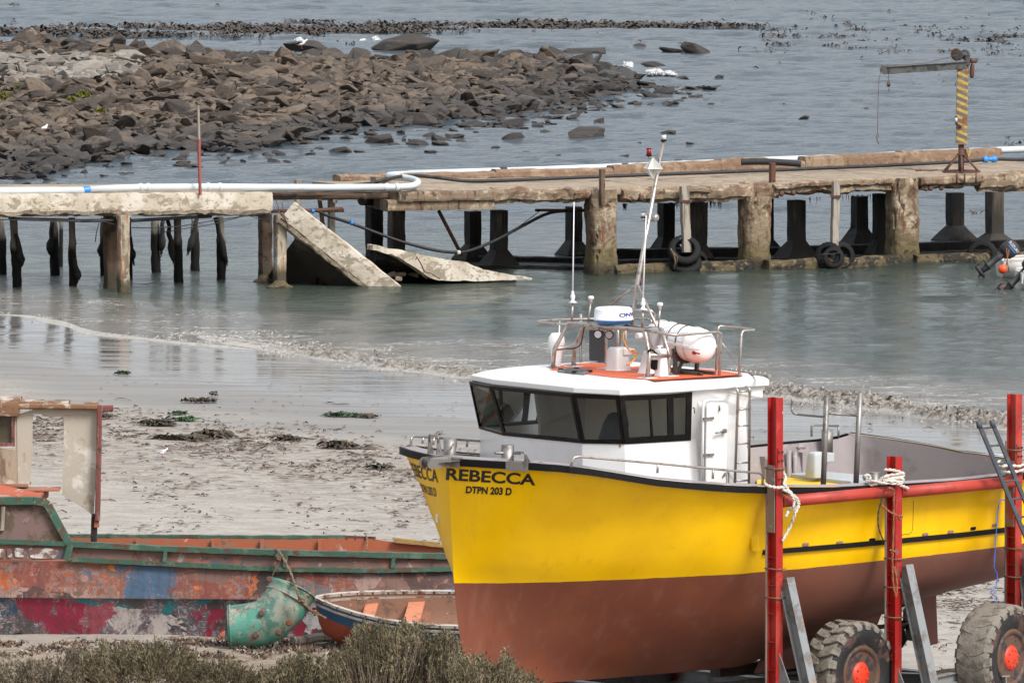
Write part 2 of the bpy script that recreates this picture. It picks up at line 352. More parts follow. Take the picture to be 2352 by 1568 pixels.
def sand_mat():
    m, n, p = nodes('beach sand')
    at = n.nodes.new('ShaderNodeAttribute'); at.attribute_name = 'inland'; d = at.outputs['Fac']
    P = coords(n, 'World'); Ps = n.nodes.new('ShaderNodeMapping'); Ps.inputs['Rotation'].default_value = (0, 0, .93); Ps.inputs['Scale'].default_value = (.16, 1.1, 1)
    n.links.new(P, Ps.inputs[0]); Ps = Ps.outputs[0]
    big = noi(n, Ps, .55, 4); dj = math_(n, 'ADD', d, math_(n, 'MULTIPLY', math_(n, 'SUBTRACT', big, .5), 9))
    damp = ramp(n, dj, 11.5, 17); shiny = ramp(n, dj, 5, 10.5)
    fine = noi(n, P, 9, 8, .75); med = noi(n, coords(n, 'World', (1, 1.6, 1)), 1.3, 8, .7)
    dry = mixc(n, ramp(n, med, .42, .62), (.385, .35, .31), (.31, .275, .238))
    dry = mixc(n, ramp(n, fine, .50, .66), dry, (.235, .2, .168))
    wet = mixc(n, ramp(n, noi(n, Ps, 1.6, 6), .4, .62), (.165, .149, .135), (.13, .118, .108))
    damps = mixc(n, ramp(n, noi(n, Ps, 1.2, 6), .35, .65), (.215, .197, .178), (.175, .16, .145))
    wb_ = math_(n, 'MULTIPLY', ramp(n, dj, 12, 17), math_(n, 'SUBTRACT', 1.0, ramp(n, dj, 22, 31)))
    dry = mixc(n, math_(n, 'MULTIPLY', math_(n, 'MULTIPLY', wb_, ramp(n, noi(n, coords(n, 'World', (.7, 1, 1)), 3.5, 9, .85), .47, .56)), .75), dry, (.15, .112, .085))
    c = mixc(n, shiny, wet, damps); c = mixc(n, damp, c, dry)
    # foreshore soil among the scrub near the wreck: browner
    y = sep(n, P)[1]; near = math_(n, 'SUBTRACT', 1.0, ramp(n, math_(n, 'ADD', y, math_(n, 'MULTIPLY', med, 6)), 181, 186))
    soil = mixc(n, ramp(n, noi(n, P, 2.5, 8, .7), .45, .6), (.29, .225, .17), (.16, .12, .09))
    x = sep(n, P)[0]; left = math_(n, 'SUBTRACT', 1.0, ramp(n, x, -1.5, 0.5))
    c = mixc(n, math_(n, 'MULTIPLY', near, left), c, soil)
    n.links.new(c, p.inputs['Base Color'])
    r = n.nodes.new('ShaderNodeMapRange'); n.links.new(shiny, r.inputs[0]); r.inputs[3].default_value = .07; r.inputs[4].default_value = .5
    streak = math_(n, 'MULTIPLY', ramp(n, noi(n, Ps, 2.2, 6), .44, .6), .16)
    rr = math_(n, 'ADD', math_(n, 'ADD', r.outputs[0], streak), math_(n, 'MULTIPLY', damp, .4), clamp=True)
    n.links.new(rr, p.inputs['Roughness'])
    b1 = n.nodes.new('ShaderNodeBump'); b1.inputs['Distance'].default_value = .05
    n.links.new(math_(n, 'ADD', math_(n, 'MULTIPLY', damp, .9), .0), b1.inputs['Strength']); n.links.new(noi(n, P, 5, 10, .75), b1.inputs['Height'])
    b2 = n.nodes.new('ShaderNodeBump'); b2.inputs['Distance'].default_value = .05; b2.inputs['Strength'].default_value = .16
    n.links.new(noi(n, Ps, 2.6, 4, .5), b2.inputs['Height']); n.links.new(b1.outputs[0], b2.inputs['Normal']); n.links.new(b2.outputs[0], p.inputs['Normal'])
    return m
m_sand = sand_mat()
grid('beach_ground', axis(-15, 15, .14, (-900, 900)), axis(150, 262, .28, (-60, 1500)), groundA, m_sand, shoreA)

def seaZ(X, Y):
    d = -shoreA(X, Y); far = np.clip((Y-275)/40, 0, 1)
    am = (.016+.02*np.clip(d/25, 0, 1)+.02*far)*np.clip((d+.5)/7, .08, 1)
    z = wobble(X, Y, 11, 46, .5, 3.2, 1.2, 1.1)*am+wobble(X, Y, 12, 14, 3, 9, 1.35, .4)*am*1.0
    z = z*(np.abs(X) < 40)*(Y < 470)
    # the low swell running in behind the surf
    z = z+.07*np.exp(-((d-7)/1.6)**2)*(np.abs(X) < 40)
    return z-.0
def sea_mat():
    m, n, p = nodes('sea water')
    at = n.nodes.new('ShaderNodeAttribute'); at.attribute_name = 'inland'; d = math_(n, 'MULTIPLY', at.outputs['Fac'], -1.0)
    P = coords(n, 'World'); y = sep(n, P)[1]
    dj = math_(n, 'ADD', d, math_(n, 'MULTIPLY', math_(n, 'SUBTRACT', noi(n, coords(n, 'World', (.5, 1, 1)), .25, 4), .5), 14))
    harbour = mixc(n, ramp(n, noi(n, coords(n, 'World', (.4, 1, 1)), .12, 3), .4, .6), (.028, .041, .032), (.045, .058, .045))
    c = mixc(n, ramp(n, dj, 2, 11), (.14, .125, .105), harbour)
    c = mixc(n, ramp(n, y, 272, 300), c, (.03, .045, .058))
    c = mixc(n, ramp(n, y, 385, 470), c, (.035, .065, .072))
    # lace of foam just outside the breaker
    vo = N(n, 'ShaderNodeTexNoise'); vo.inputs['Scale'].default_value = 2.2; vo.inputs['Detail'].default_value = 5; vo.inputs['Distortion'].default_value = 1.4
    n.links.new(coords(n, 'World', (.55, 1, 1)), vo.inputs['Vector'])
    ridge = math_(n, 'ABSOLUTE', math_(n, 'SUBTRACT', vo.outputs['Fac'], .5))
    lace = math_(n, 'SUBTRACT', 1.0, ramp(n, ridge, .004, .03))
    band = math_(n, 'MULTIPLY', ramp(n, dj, -1, 1.5), math_(n, 'SUBTRACT', 1.0, ramp(n, dj, 4.0, 7.5)))
    patch = ramp(n, noi(n, coords(n, 'World', (.5, 1, 1)), .8, 5), .44, .58)
    edge = math_(n, 'SUBTRACT', 1.0, ramp(n, math_(n, 'ADD', math_(n, 'ABSOLUTE', d), math_(n, 'MULTIPLY', math_(n, 'SUBTRACT', noi(n, P, 2.5, 5), .5), 1.6)), .1, .55))
    foam = math_(n, 'MAXIMUM', math_(n, 'MULTIPLY', math_(n, 'MULTIPLY', lace, band), patch), math_(n, 'MULTIPLY', edge, .3))
    # a few whitecaps on the open water
    cap = math_(n, 'MULTIPLY', ramp(n, noi(n, coords(n, 'World', (.35, .7, 1)), .9, 8, .8), .71, .75), ramp(n, y, 290, 310))
    foam = math_(n, 'MAXIMUM', foam, cap)
    c = mixc(n, math_(n, 'MULTIPLY', foam, .75), c, (.6, .57, .53))
    n.links.new(c, p.inputs['Base Color']); p.inputs['IOR'].default_value = 1.33; p.inputs['Specular IOR Level'].default_value = .5
    n.links.new(math_(n, 'ADD', math_(n, 'MULTIPLY', foam, .6), .09), p.inputs['Roughness'])
    b1 = n.nodes.new('ShaderNodeBump'); b1.inputs['Strength'].default_value = 1; b1.inputs['Distance'].default_value = .125
    n.links.new(noi(n, coords(n, 'World', (.7, 1.15, 1)), 3.1, 6, .62, .3), b1.inputs['Height'])
    b2 = n.nodes.new('ShaderNodeBump'); b2.inputs['Strength'].default_value = .8; b2.inputs['Distance'].default_value = .045
    n.links.new(noi(n, coords(n, 'World', (.8, 1.1, 1)), 7, 4, .6), b2.inputs['Height']); n.links.new(b1.outputs[0], b2.inputs['Normal'])
    n.links.new(b2.outputs[0], p.inputs['Normal'])
    return m
m_sea = sea_mat()
grid('sea_water', axis(-22, 22, .16, (-2500, 2500)), axis(222, 420, .24, (60, 5000)), seaZ, m_sea, shoreA)

# ---- surf: one breaking ridge of sandy foam
def surf_mat():
    m, n, p = nodes('sandy foam'); P = coords(n, 'World')
    z = sep(n, P)[2]
    c = mixc(n, ramp(n, noi(n, P, 6, 9, .8), .44, .56), (.17, .14, .112), (.42, .38, .335))
    low = math_(n, 'SUBTRACT', 1.0, ramp(n, math_(n, 'ADD', z, math_(n, 'MULTIPLY', math_(n, 'SUBTRACT', noi(n, P, 4, 6), .5), .25)), .0, .09))
    c = mixc(n, low, c, (.5, .47, .43)); c = mixc(n, ramp(n, noi(n, P, 15, 6, .7), .60, .65), c, (.07, .058, .045))
    n.links.new(c, p.inputs['Base Color']); p.inputs['Roughness'].default_value = .6
    b = n.nodes.new('ShaderNodeBump'); b.inputs['Strength'].default_value = 1; b.inputs['Distance'].default_value = .06
    n.links.new(noi(n, P, 18, 8, .8), b.inputs['Height']); n.links.new(b.outputs[0], p.inputs['Normal'])
    return m
m_surf = surf_mat()
m_foam = mat('white foam', (.74, .74, .74), [((.5, .5, .5), 6, .5, .6)], .8, bump=1, bscale=12, dist=.05)
fs_ = random.Random(77); m_foam2 = mat('foam flecks', (.42, .385, .345), [((.24, .205, .17), 3, .48, .6)], .8, bump=0)
def crest(pts, h0, h1, wdt, seed, mm, label):
    P = [Pz(u, v, .03) for u, v in pts]; L = [0]
    for a, b in zip(P, P[1:]): L.append(L[-1]+(b-a).length)
    n = int(L[-1]/.045); K = 36; rings = []
    for i in range(n+1):
        s = L[-1]*i/n; j = max(k for k in range(len(L)) if L[k] <= s+1e-9); j = min(j, len(P)-2)
        t = (s-L[j])/(L[j+1]-L[j]); c = P[j].lerp(P[j+1], t); T = (P[-1]-P[0]).normalized(); nn = V((T.y, -T.x, 0))
        if nn.y > 0: nn = -nn
        e = min(1, i/n*9, (1-i/n)*9); hh = lerp(h0, h1, i/n)*(.75+.5*noise.noise(V((s*.35, seed, 0))))*e+.02; r = []
        for k in range(K):
            q = k/(K-1)*2-1; ww = wdt*1.15*(.8+.4*noise.noise(V((s*.5, seed+5, 0))))
            z = hh*max(0, 1-abs(q)**1.6)**.75
            p = c+nn*(q*ww)+V((0, 0, z*1.0-.06))
            f = noise.turbulence_vector(p*4.5, 6, False, amplitude_scale=.66)*(.12*hh/.25)
            r.append(p+V((f.x, f.y, abs(f.z)*1.5))*min(1, z*9))
        rings.append(r)
    mb = MB(); mb.loft(rings, False, True, closed=False)
    mb.m = 1
    for i in range(int(L[-1]*(170 if h1 > .1 else 20))):
        s = fs_.random()*L[-1]; j = max(k for k in range(len(L)) if L[k] <= s+1e-9); j = min(j, len(P)-2); c = P[j].lerp(P[j+1], (s-L[j])/(L[j+1]-L[j])); q = fs_.gauss(0, 1); back = q < 0 and h1 > .1
        q = q*wdt*(1.6 if back else .85); x = c+nn*q; n1 = noise.noise(V((x.x*1.3, x.y*.8, 5+seed)))
        if n1 < -.05+(.15 if back else 0): continue
        z = .015+(max(0, 1-abs(q/wdt/1.1)**1.6)**.75*lerp(h0, h1, s/L[-1])*fs_.uniform(.3, 1.25) if abs(q) < wdt*1.1 else .0); x.z = z; e = fs_.uniform(.012, .05)
        e1 = V((fs_.uniform(-1, 1), fs_.uniform(-1, 1), fs_.uniform(-.3, .5))).normalized()*e*(1 if not back else 1.6); e2 = V((-e1.y, e1.x, e1.z*.3)).normalized()*e*.45
        mb.add([x-e1, x+e2, x+e1, x-e2, x+V((0, 0, e*.35))], [(0, 1, 4), (1, 2, 4), (2, 3, 4), (3, 0, 4)])
    o = mb.build('surf_foam', [mm, m_foam2], recalc=False); tag(o, label, 'surf', kind='stuff'); return o
crest([(440, 764), (560, 786), (700, 806), (850, 832), (1000, 850), (1110, 864), (1300, 876), (1500, 886), (1700, 893), (1800, 905), (1920, 918), (2060, 938), (2200, 960), (2352, 982), (2500, 1000)], .07, .27, .6, 1, m_surf, 'sandy brown breaking wave rolling onto the beach')
crest([(-40, 717), (60, 722), (150, 742), (210, 762), (330, 775), (470, 790), (620, 803)], .035, .05, .3, 9, m_surf, 'thin low edge of sandy foam running up the wet sand at the left')

# ---- rocks
def rock_verts(seed):
    r = random.Random(seed); bm = bmesh.new(); n = r.randint(11, 20)
    fl = r.uniform(.22, .46)
    for _ in range(n):
        a = r.uniform(0, 2*pi); zz = r.uniform(-1, 1); k = (1-abs(zz)**2.4)**.5*r.uniform(.75, 1.05)
        bm.verts.new((cos(a)*k, sin(a)*k*r.uniform(.55, .8), zz*fl))
    g = bmesh.ops.convex_hull(bm, input=bm.verts)
    bmesh.ops.delete(bm, geom=[e for e in g['geom_interior'] if isinstance(e, bmesh.types.BMVert)], context='VERTS')
    bmesh.ops.dissolve_limit(bm, angle_limit=radians(14), verts=bm.verts, edges=bm.edges)
    bmesh.ops.bevel(bm, geom=list(bm.edges), offset=.03, segments=1, affect='EDGES', clamp_overlap=True)
    bmesh.ops.triangulate(bm, faces=[f for f in bm.faces if len(f.verts) > 4])
    bm.verts.ensure_lookup_table(); bm.verts.index_update()
    vs = [tuple(v.co) for v in bm.verts]; fs = [tuple(v.index for v in f.verts) for f in bm.faces]; bm.free()
    return vs, fs
PROTO = [rock_verts(100+i) for i in range(16)]
def rockmat(name, a, b, dark, zb):
    m, n, p = nodes(name); P = coords(n, 'World')
    oi = n.nodes.new('ShaderNodeObjectInfo'); gi = n.nodes.new('ShaderNodeNewGeometry')
    r = math_(n, 'FRACT', math_(n, 'ADD', oi.outputs['Random'], gi.outputs['Random Per Island']))
    c = mixc(n, r, a, b)
    lay = noi(n, coords(n, 'Object', (1, 1, 4)), 2.2, 8, .7, .6)
    c = mixc(n, math_(n, 'MULTIPLY', ramp(n, lay, .48, .62), .7), c, dark)
    c = mixc(n, math_(n, 'MULTIPLY', ramp(n, noi(n, P, 5, 6), .58, .68), .5), c, tuple(min(1, x*1.5) for x in b))
    z = sep(n, P)[2]; zz = math_(n, 'ADD', z, math_(n, 'MULTIPLY', math_(n, 'SUBTRACT', noi(n, P, .5, 4), .5), .9))
    w_ = math_(n, 'SUBTRACT', 1.0, ramp(n, zz, zb-.18, zb+.18)); c = mixc(n, math_(n, 'MULTIPLY', w_, .85), c, (.03, .025, .022))
    n.links.new(c, p.inputs['Base Color'])
    n.links.new(math_(n, 'SUBTRACT', .85, math_(n, 'MULTIPLY', w_, .4)), p.inputs['Roughness'])
    bb = n.nodes.new('ShaderNodeBump'); bb.inputs['Strength'].default_value = .8; bb.inputs['Distance'].default_value = .06
    n.links.new(noi(n, coords(n, 'World', (1, 1, 2.5)), 4, 9, .75, .5), bb.inputs['Height']); n.links.new(bb.outputs[0], p.inputs['Normal'])
    return m
m_rock = rockmat('brown shore rock', (.035, .026, .02), (.155, .113, .08), (.016, .012, .01), .42)
m_pale = rockmat('pale granite', (.15, .13, .11), (.27, .24, .205), (.07, .058, .046), -.5)
m_darkrock = rockmat('black wet rock', (.028, .024, .022), (.055, .045, .038), (.015, .013, .012), -.5)
LO = [(-500, 470), (-100, 420), (0, 405), (130, 398), (220, 372), (330, 355), (430, 345), (560, 350), (700, 318), (800, 300), (950, 288), (1080, 270), (1180, 262), (1280, 243), (1380, 222), (1450, 200)]
UPB = [(-500, 90), (0, 92), (150, 92), (300, 104), (520, 118), (700, 128), (850, 132), (1000, 132), (1200, 128), (1300, 138), (1400, 160), (1450, 185)]
def field(u, t):
    vlo = table(LO, u); vup = table(UPB, u); hm = 1.45*table([(-500, 1), (500, 1), (900, .75), (1200, .45), (1450, .1)], u)
    hm *= .6; h = hm*min(1, t*2.2)**.8*(1-.45*max(0, t-.7)/.3)
    p0 = Pz(u, vlo, 0); p1 = Pz(u, vup, hm*.75); p = p0.lerp(p1, t); p.z = h
    return p
def shelf():
    rings = []
    for i in range(120):
        u = -520+i*16.8; r = []
        for k in range(34):
            t = k/33*1.12-.06; p = field(u, max(0, min(1, t)))
            if t < 0: p = Pz(u, table(LO, u)+8, -.3)
            if t > 1: p = p+V((0, 4, -p.z-.4))
            p.z += noise.noise(p*.6)*.16-.12; r.append(p)
        rings.append(r)
    mb = MB(); mb.loft(rings, False, True, closed=False)
    o = mb.build('rock_terrain', m_rock); o['kind'] = 'structure'
shelf()
rr = random.Random(5); rocks = []          # (size*screen scale, pos, scale, rot, proto, kind)
def addrock(p, s, kind=0, sink=.25, tilt=.35, flat=1.0, sx=1.0):
    rot = Matrix.Rotation(rr.uniform(0, 2*pi) if kind != 3 else rr.uniform(-.5, .5), 3, 'Z')@Matrix.Rotation(rr.gauss(0, tilt), 3, 'X')@Matrix.Rotation(rr.gauss(0, tilt), 3, 'Y')
    pr = rr.randrange(16); rocks.append((s/p.y, V((p.x, p.y, p.z+s*(.42-sink)*.6*flat)), (s*sx, s, s*flat), rot, pr, kind))
for i in range(11500):
    u = rr.uniform(-480, 1450); t = rr.random()
    if u > 1250 and rr.random() < (u-1250)/380: continue
    p = field(u, t); s = .11+.28*rr.random()**2.0
    if rr.random() < .05: s = rr.uniform(.4, .68)
    if t > .82: s *= 1.2
    if t < .25 and s < .3: s *= 1.4
    k = 0
    if u < 330 and .5 < t < .78 and rr.random() < .75: k = 1; s *= 1.1
    if u < 560 and t > .82: k = 0
    if u > 1100 and rr.random() < (u-1050)/500: k = 2
    if t < .07 and rr.random() < .6: k = 2
    if t > .8 and u > 100 and rr.random() < .45: k = 2
    addrock(p, s, k, rr.uniform(.05, .3), .3, rr.choice([.55, .75, 1, 1.2]), rr.uniform(.9, 1.5))
for i in range(30):      # the slabs standing proud along the seaward edge
    u = rr.choice([rr.uniform(20, 520), rr.uniform(560, 1000)]); p = field(u, rr.uniform(.86, .98)); addrock(p, rr.uniform(.45, .8), 0 if u < 560 else 2, .3, .1, .6, 1.8)
for i in range(16): p = field(rr.uniform(-60, 300), rr.uniform(.55, .74)); addrock(p, rr.uniform(.5, .85), 1, .3, .08, .45, 1.6)
SEA = [(785, 350, 62), (828, 352, 34), (872, 327, 76), (908, 335, 34), (960, 335, 60), (1012, 332, 36), (1080, 291, 64), (1118, 293, 36), (1180, 290, 80), (1232, 291, 40), (1185, 318, 60), (1250, 305, 28), (1300, 262, 44), (1352, 313, 105), (1430, 361, 30), (1378, 279, 32), (1537, 306, 34), (1603, 224, 26), (1280, 358, 24), (1258, 376, 22), (1845, 274, 34), (1775, 322, 18), (1508, 226, 70), (1528, 218, 60), (1487, 196, 60), (1570, 181, 34), (1392, 222, 80), (1446, 205, 46), (1310, 240, 50), (1372, 240, 40), (1160, 275, 60), (1350, 197, 44), (1600, 121, 74), (1545, 119, 60), (1470, 109, 52), (1345, 126, 90), (1300, 124, 44), (1500, 151, 52), (1425, 166, 60), (930, 113, 130), (700, 116, 110), (1090, 130, 60), (50, 412, 66), (20, 402, 40), (100, 396, 36), (170, 385, 30), (345, 360, 30), (110, 383, 50), (560, 345, 46), (640, 352, 36), (1255, 274, 40), (990, 350, 30), (1010, 324, 60), (1460, 176, 50), (1240, 180, 50), (1650, 178, 22), (240, 405, 26), (300, 398, 22), (660, 372, 20), (1210, 351, 18), (1470, 330, 18), (1650, 200, 16), (1140, 340, 24), (1060, 325, 26), (735, 342, 22), (1585, 330, 20), (1990, 250, 16), (1420, 232, 30), (1465, 240, 26), (1340, 230, 70), (1270, 215, 60), (1225, 235, 64)]
nsea0 = len(rocks)
for u, v, wd in SEA:
    p = Pz(u, v, 0); s = wd/FL*p.y/1.75; addrock(p+V((0, s*.3, 0)), s, 3, .38, .16, rr.uniform(.75, 1.15), rr.uniform(1, 1.25))
for i in range(300):
    u = rr.uniform(-40, 1560) if rr.random() < .55 else rr.uniform(1050, 1640); vl = table(LO, u)+rr.random()**2*38+2; p = Pz(u, vl, 0); addrock(p, rr.uniform(.1, .28), 2, .42, .2, .8, 1.3)
rocks_sea = rocks[nsea0:nsea0+len(SEA)]
rest = sorted(rocks[:nsea0]+rocks[nsea0+len(SEA):], key=lambda a: -a[0]*(1 if 1176+FL*a[1].x/a[1].y > -8 else .01)); nbig = 296-len(SEA)
rme = {}
def rockmesh(pr, k):
    if (pr, k) not in rme:
        me = bpy.data.meshes.new('boulder'); me.from_pydata(PROTO[pr][0], [], PROTO[pr][1]); me.materials.append([m_rock, m_pale, m_darkrock, m_darkrock][k]); rme[(pr, k)] = me
    return rme[(pr, k)]
LBL = ['brown angular boulder lying in the wide rock field behind the jetty', 'pale grey slab of the outcrop at the left of the rock field', 'black wet boulder low at the seaward and right edge of the rock field', 'dark wet rock standing alone in the water off the rock field']
GRP = ['brown boulders of the rock field', 'pale slabs of the outcrop', 'wet boulders at the edge of the rock field', 'separate rocks in the water']
for a in rocks_sea+rest[:nbig]:
    o = bpy.data.objects.new('boulder', rockmesh(a[4], a[5])); COL.objects.link(o)
    o.location = a[1]; o.scale = a[2]; o.rotation_euler = a[3].to_euler()
    tag(o, LBL[a[5]], 'rock', GRP[a[5]])
mb = MB(); mats3 = [m_rock, m_pale, m_darkrock]
for a in rest[nbig:]:
    M3 = a[3]@Matrix.Diagonal(a[2]).to_3x3(); mb.m = min(a[5], 2)
    mb.add([M3@V(p)+a[1] for p in PROTO[a[4]][0]], PROTO[a[4]][1])
o = mb.build('rock_rubble', mats3, recalc=False); tag(o, 'smaller brown rocks filling the rock field', 'rocks', kind='stuff')

# ---- foam at the rocks
fr = random.Random(3)
def foam_patch(u, v, wd, h, label):
    p = Pz(u, v, 0); hw = wd/2/FL*p.y; b = MB()
    for i in range(int(wd*26)):
        a = fr.uniform(0, 2*pi); k = sqrt(fr.random())*(1+.35*noise.noise(V((cos(a)*2, sin(a)*2, u)))); x = p.x+cos(a)*k*hw; y = p.y+sin(a)*k*hw*1.4
        if noise.noise(V((x*2.4, y*.9, 3))) < -.05+.25*k: continue
        z = .02+h*max(0, 1-k*k)*fr.random()**1.3*(1.2+noise.noise(V((x*3, y*1.5, 1)))*1.4); s = fr.uniform(.02, .075); q = V((x, y, z))
        e1 = V((fr.uniform(-1, 1), fr.uniform(-1, 1), fr.uniform(-.4, .6))).normalized()*s; e2 = e1.orthogonal().normalized()*s*.6; e3 = e1.cross(e2).normalized()*s*.5
        b.add([q-e1, q+e2, q+e1, q-e2, q+e3], [(0, 1, 4), (1, 2, 4), (2, 3, 4), (3, 0, 4)])
    o = b.build('wave_foam', m_foam, recalc=False); tag(o, label, 'foam', kind='stuff')
foam_patch(1505, 172, 96, .13, 'white breaker spilling between the dark rocks at the tip of the rock field')
foam_patch(1350, 298, 30, .2, 'white spray bursting over a flat rock off the rock field')
foam_patch(860, 94, 60, .12, 'short white breaker beyond the rocks in front of the kelp')
foam_patch(690, 98, 30, .1, 'small white breaker near the kelp band')
foam_patch(1440, 154, 90, .1, 'thin white wash among the rocks at the right tip of the rock field')

# ---- kelp bed: far too many fronds to count
m_kelp = mat('kelp', (.042, .028, .018), [((.095, .062, .035), 3, .5, .65)], .35, bump=0)
kb = MB(); kr = random.Random(11)
def frond(p, s):
    a = kr.uniform(-.9, .9)+(pi if kr.random() < .5 else 0); d = V((cos(a), sin(a), 0)); side = V((-d.y, d.x, 0)); wv = kr.uniform(.22, .42)*s; H = kr.uniform(.08, .55)*s
    pts = [(0, 0, .5), (.18, .7, 1), (.5, 1, .9), (.85, .55, .7), (1.05, -.05, .2)]; vs = []
    for l, h, k in pts:
        c = p+d*(l*s*.9)+V((0, 0, h*H-.02)); vs += [c-side*wv*k*.5+V((0, 0, wv*k*.4)), c+side*wv*k*.5]
    kb.add(vs, [(0, 1, 3, 2), (2, 3, 5, 4), (4, 5, 7, 6), (6, 7, 9, 8)], True)
def kden(u, v):
    c = noise.noise(V((u*.012, v*.09, 4)))*.6+noise.noise(V((u*.05, v*.3, 8)))*.5
    vc = table([(0, 74), (300, 74), (600, 70), (900, 66), (1200, 62), (1500, 60), (1750, 61)], u); hw = table([(0, 18), (300, 22), (700, 24), (1000, 18), (1300, 14), (1600, 8), (1750, 4)], u)
    b = max(0, 1-abs(v-vc)/hw)*1.5 if u < 1760 else 0
    r2 = .27*(1 if (1650 < u and 10 < v < 200) else .6 if v < 110 else .2 if v < 240 else 0)
    if u > 1700 and 60 < v < 130: r2 += .14
    if u > 2150 and 70 < v < 170: r2 += .1
    return max(b*.95+c*1.1-.52, 0)*1.0 if b > 0 else max(0, c*.9-.52+r2)
n_ = 0
for i in range(170000):
    u = kr.uniform(-400, 2700); v = kr.uniform(8, 250) if kr.random() < .5 else kr.uniform(35, 105)
    if kr.random() < kden(u, v):
        if u < 1650 and v > table(UPB, u)-4: continue
        p = Pz(u, v, 0); frond(p, kr.uniform(.12, .28) if u < 1760 else kr.uniform(.08, .22)); n_ += 1
    if n_ > 13500: break
for u, v in [(2262, 492), (2240, 490), (2320, 330), (2334, 332), (2345, 328), (2330, 334), (2310, 318)]:
    for k in range(3): frond(Pz(u+kr.uniform(-6, 6), v+kr.uniform(-2, 2), 0), .2)
tag(kb.build('kelp_bed', m_kelp, recalc=False), 'brown kelp fronds breaking the surface beyond the rocks', 'kelp', kind='stuff')

# ---- tufts on the pale outcrop
m_tuft = mat('yellow green succulent', (.17, .16, .025), [((.06, .075, .012), 6, .5, .6), ((.3, .2, .04), 5, .62, .7)], .8, bump=.5)
def tuft(u, v, wd, label):
    z = 1.0; p = Pz(u, v, z); hw = wd/2/FL*p.y; b = MB(); r = random.Random(int(u*7))
    for i in range(420):
        a = r.uniform(0, 2*pi); k = sqrt(r.random()); c = V((p.x+cos(a)*k*hw, p.y+sin(a)*k*hw*.7, z-.15+(1-k*k)*hw*.75*r.uniform(.7, 1.05))); s = r.uniform(.03, .07)
        e1 = V((r.uniform(-1, 1), r.uniform(-1, 1), r.uniform(-.3, 1))).normalized()*s; e2 = V((r.uniform(-1, 1), r.uniform(-1, 1), .2)).normalized()*s*.6
        b.add([c-e2, c+e2, c+e1*1.6], [(0, 1, 2)])
    single(b, 'succulent_tuft', m_tuft, label, 'plant', (p.x, p.y, z-.2))
tuft(9, 216, 36, 'largest yellow green tuft, on the pale rocks at the photo edge')
tuft(192, 212, 36, 'wide mossy tuft farthest from the left edge but one, on pale rock')
tuft(165, 219, 18, 'small green tuft just left of the wide one on the pale rock')
tuft(44, 196, 22, 'olive tuft on pale slab above the largest tuft')
tuft(232, 246, 18, 'tuft lowest and rightmost among brown boulders')
tuft(66, 153, 16, 'tiny tuft at the top edge of the pale outcrop')

# ---- gulls
m_gull = mat('gull white', (.72, .72, .72), [], .7, bump=0); m_gullg = mat('gull grey', (.3, .31, .33), [], .7, bump=0); m_gbill = mat('gull legs and bill', (.3, .04, .02), [], .6, bump=0)
def gull(p, yaw, sc_, label, wingmat):
    g = thing('seagull', label, 'bird', p, world=False, rz=yaw); g.scale = (sc_,)*3
    b = MB(); pr = [(-.21, .015, .145), (-.15, .035, .15), (-.06, .062, .15), (.03, .068, .158), (.09, .05, .185), (.12, .034, .215), (.135, .033, .235), (.16, .034, .25), (.18, .022, .25), (.19, .01, .247)]
    rings = [[V((x, cos(2*pi*k/12)*r*.9, z+sin(2*pi*k/12)*r)) for k in range(12)] for x, r, z in pr]; b.loft(rings, True, True); b.build('body', m_gull, g)
    for s in (-1, 1):
        wv = MB(); rings = [[V((x, s*(.045+cos(2*pi*k/8)*.012*q), z+sin(2*pi*k/8)*.04*q)) for k in range(8)] for x, z, q in [(-.27, .135, .1), (-.2, .15, .5), (-.08, .17, 1), (.02, .175, 1), (.07, .17, .4)]]; wv.loft(rings, True, True); wv.build('wing', wingmat, g)
        l = MB(); l.tube([(0, s*.025, .1), (.005, s*.025, 0)], .006, 6); l.box((.02, s*.025, .004), (.05, .03, .006)); l.build('leg', m_gbill, g)
    l = MB(); l.tube([(.185, 0, .247), (.225, 0, .238)], [.009, .003], 6); l.build('bill', m_gbill, g)
p = Pg(648/1.0*.574, 1049); p = Pg(372, 1049); gull(p, .15, .62, 'white gull with grey wings walking on the sand below the seaweed line', m_gullg)
gull(Pz(692, 112, .8), .3, 1.1, 'gull with black wings perched on the rocks at the sea edge', m_blk)
gull(Pz(104, 303, .9), 1.2, .75, 'small white gull sitting on brown boulders at the left', m_gull)

# ---- weed on the beach
m_wrack = mat('dry wrack', (.07, .047, .034), [((.15, .09, .055), 2, .5, .6), ((.22, .16, .12), 5, .6, .7)], .9, bump=.3, vary=.5)
wb = MB(); wr = random.Random(21)
def strip(p, L, wd, lift, b, curl=1.0):
    a = wr.uniform(-.5, .5)+(pi if wr.random() < .5 else 0); n = 4; vs = []; q = V(p)
    for i in range(n+1):
        d = V((cos(a), sin(a), 0)); s = V((-d.y, d.x, 0)); k = wd*(1-abs(i/n*2-1)**2*.7)
        h = lift*sin(pi*i/n)*(.6+.8*wr.random())+.012; vs += [q-s*k+V((0, 0, h)), q+s*k+V((0, 0, h+k*.9*wr.uniform(-.2, 1)))]
        q = q+d*(L/n); a += wr.gauss(0, .45)*curl
    b.add(vs, [(2*i, 2*i+1, 2*i+3, 2*i+2) for i in range(n)])
def wden(u, v):
    c = noise.noise(V((u*.006, v*.03, 1)))+.6*noise.noise(V((u*.02, v*.12, 2)))
    vc = table([(0, 985), (250, 985), (500, 1010), (800, 1050), (1100, 1090), (1500, 1180), (2352, 1420)], u)
    b = exp(-((v-vc)/38.0)**2)*1.0; b2 = .16 if v > vc else .02
    if v > vc+150: b2 = .1
    return max(0, b*(.55+c*1.3))+max(0, b2*(.5+c*2.2))
n_ = 0
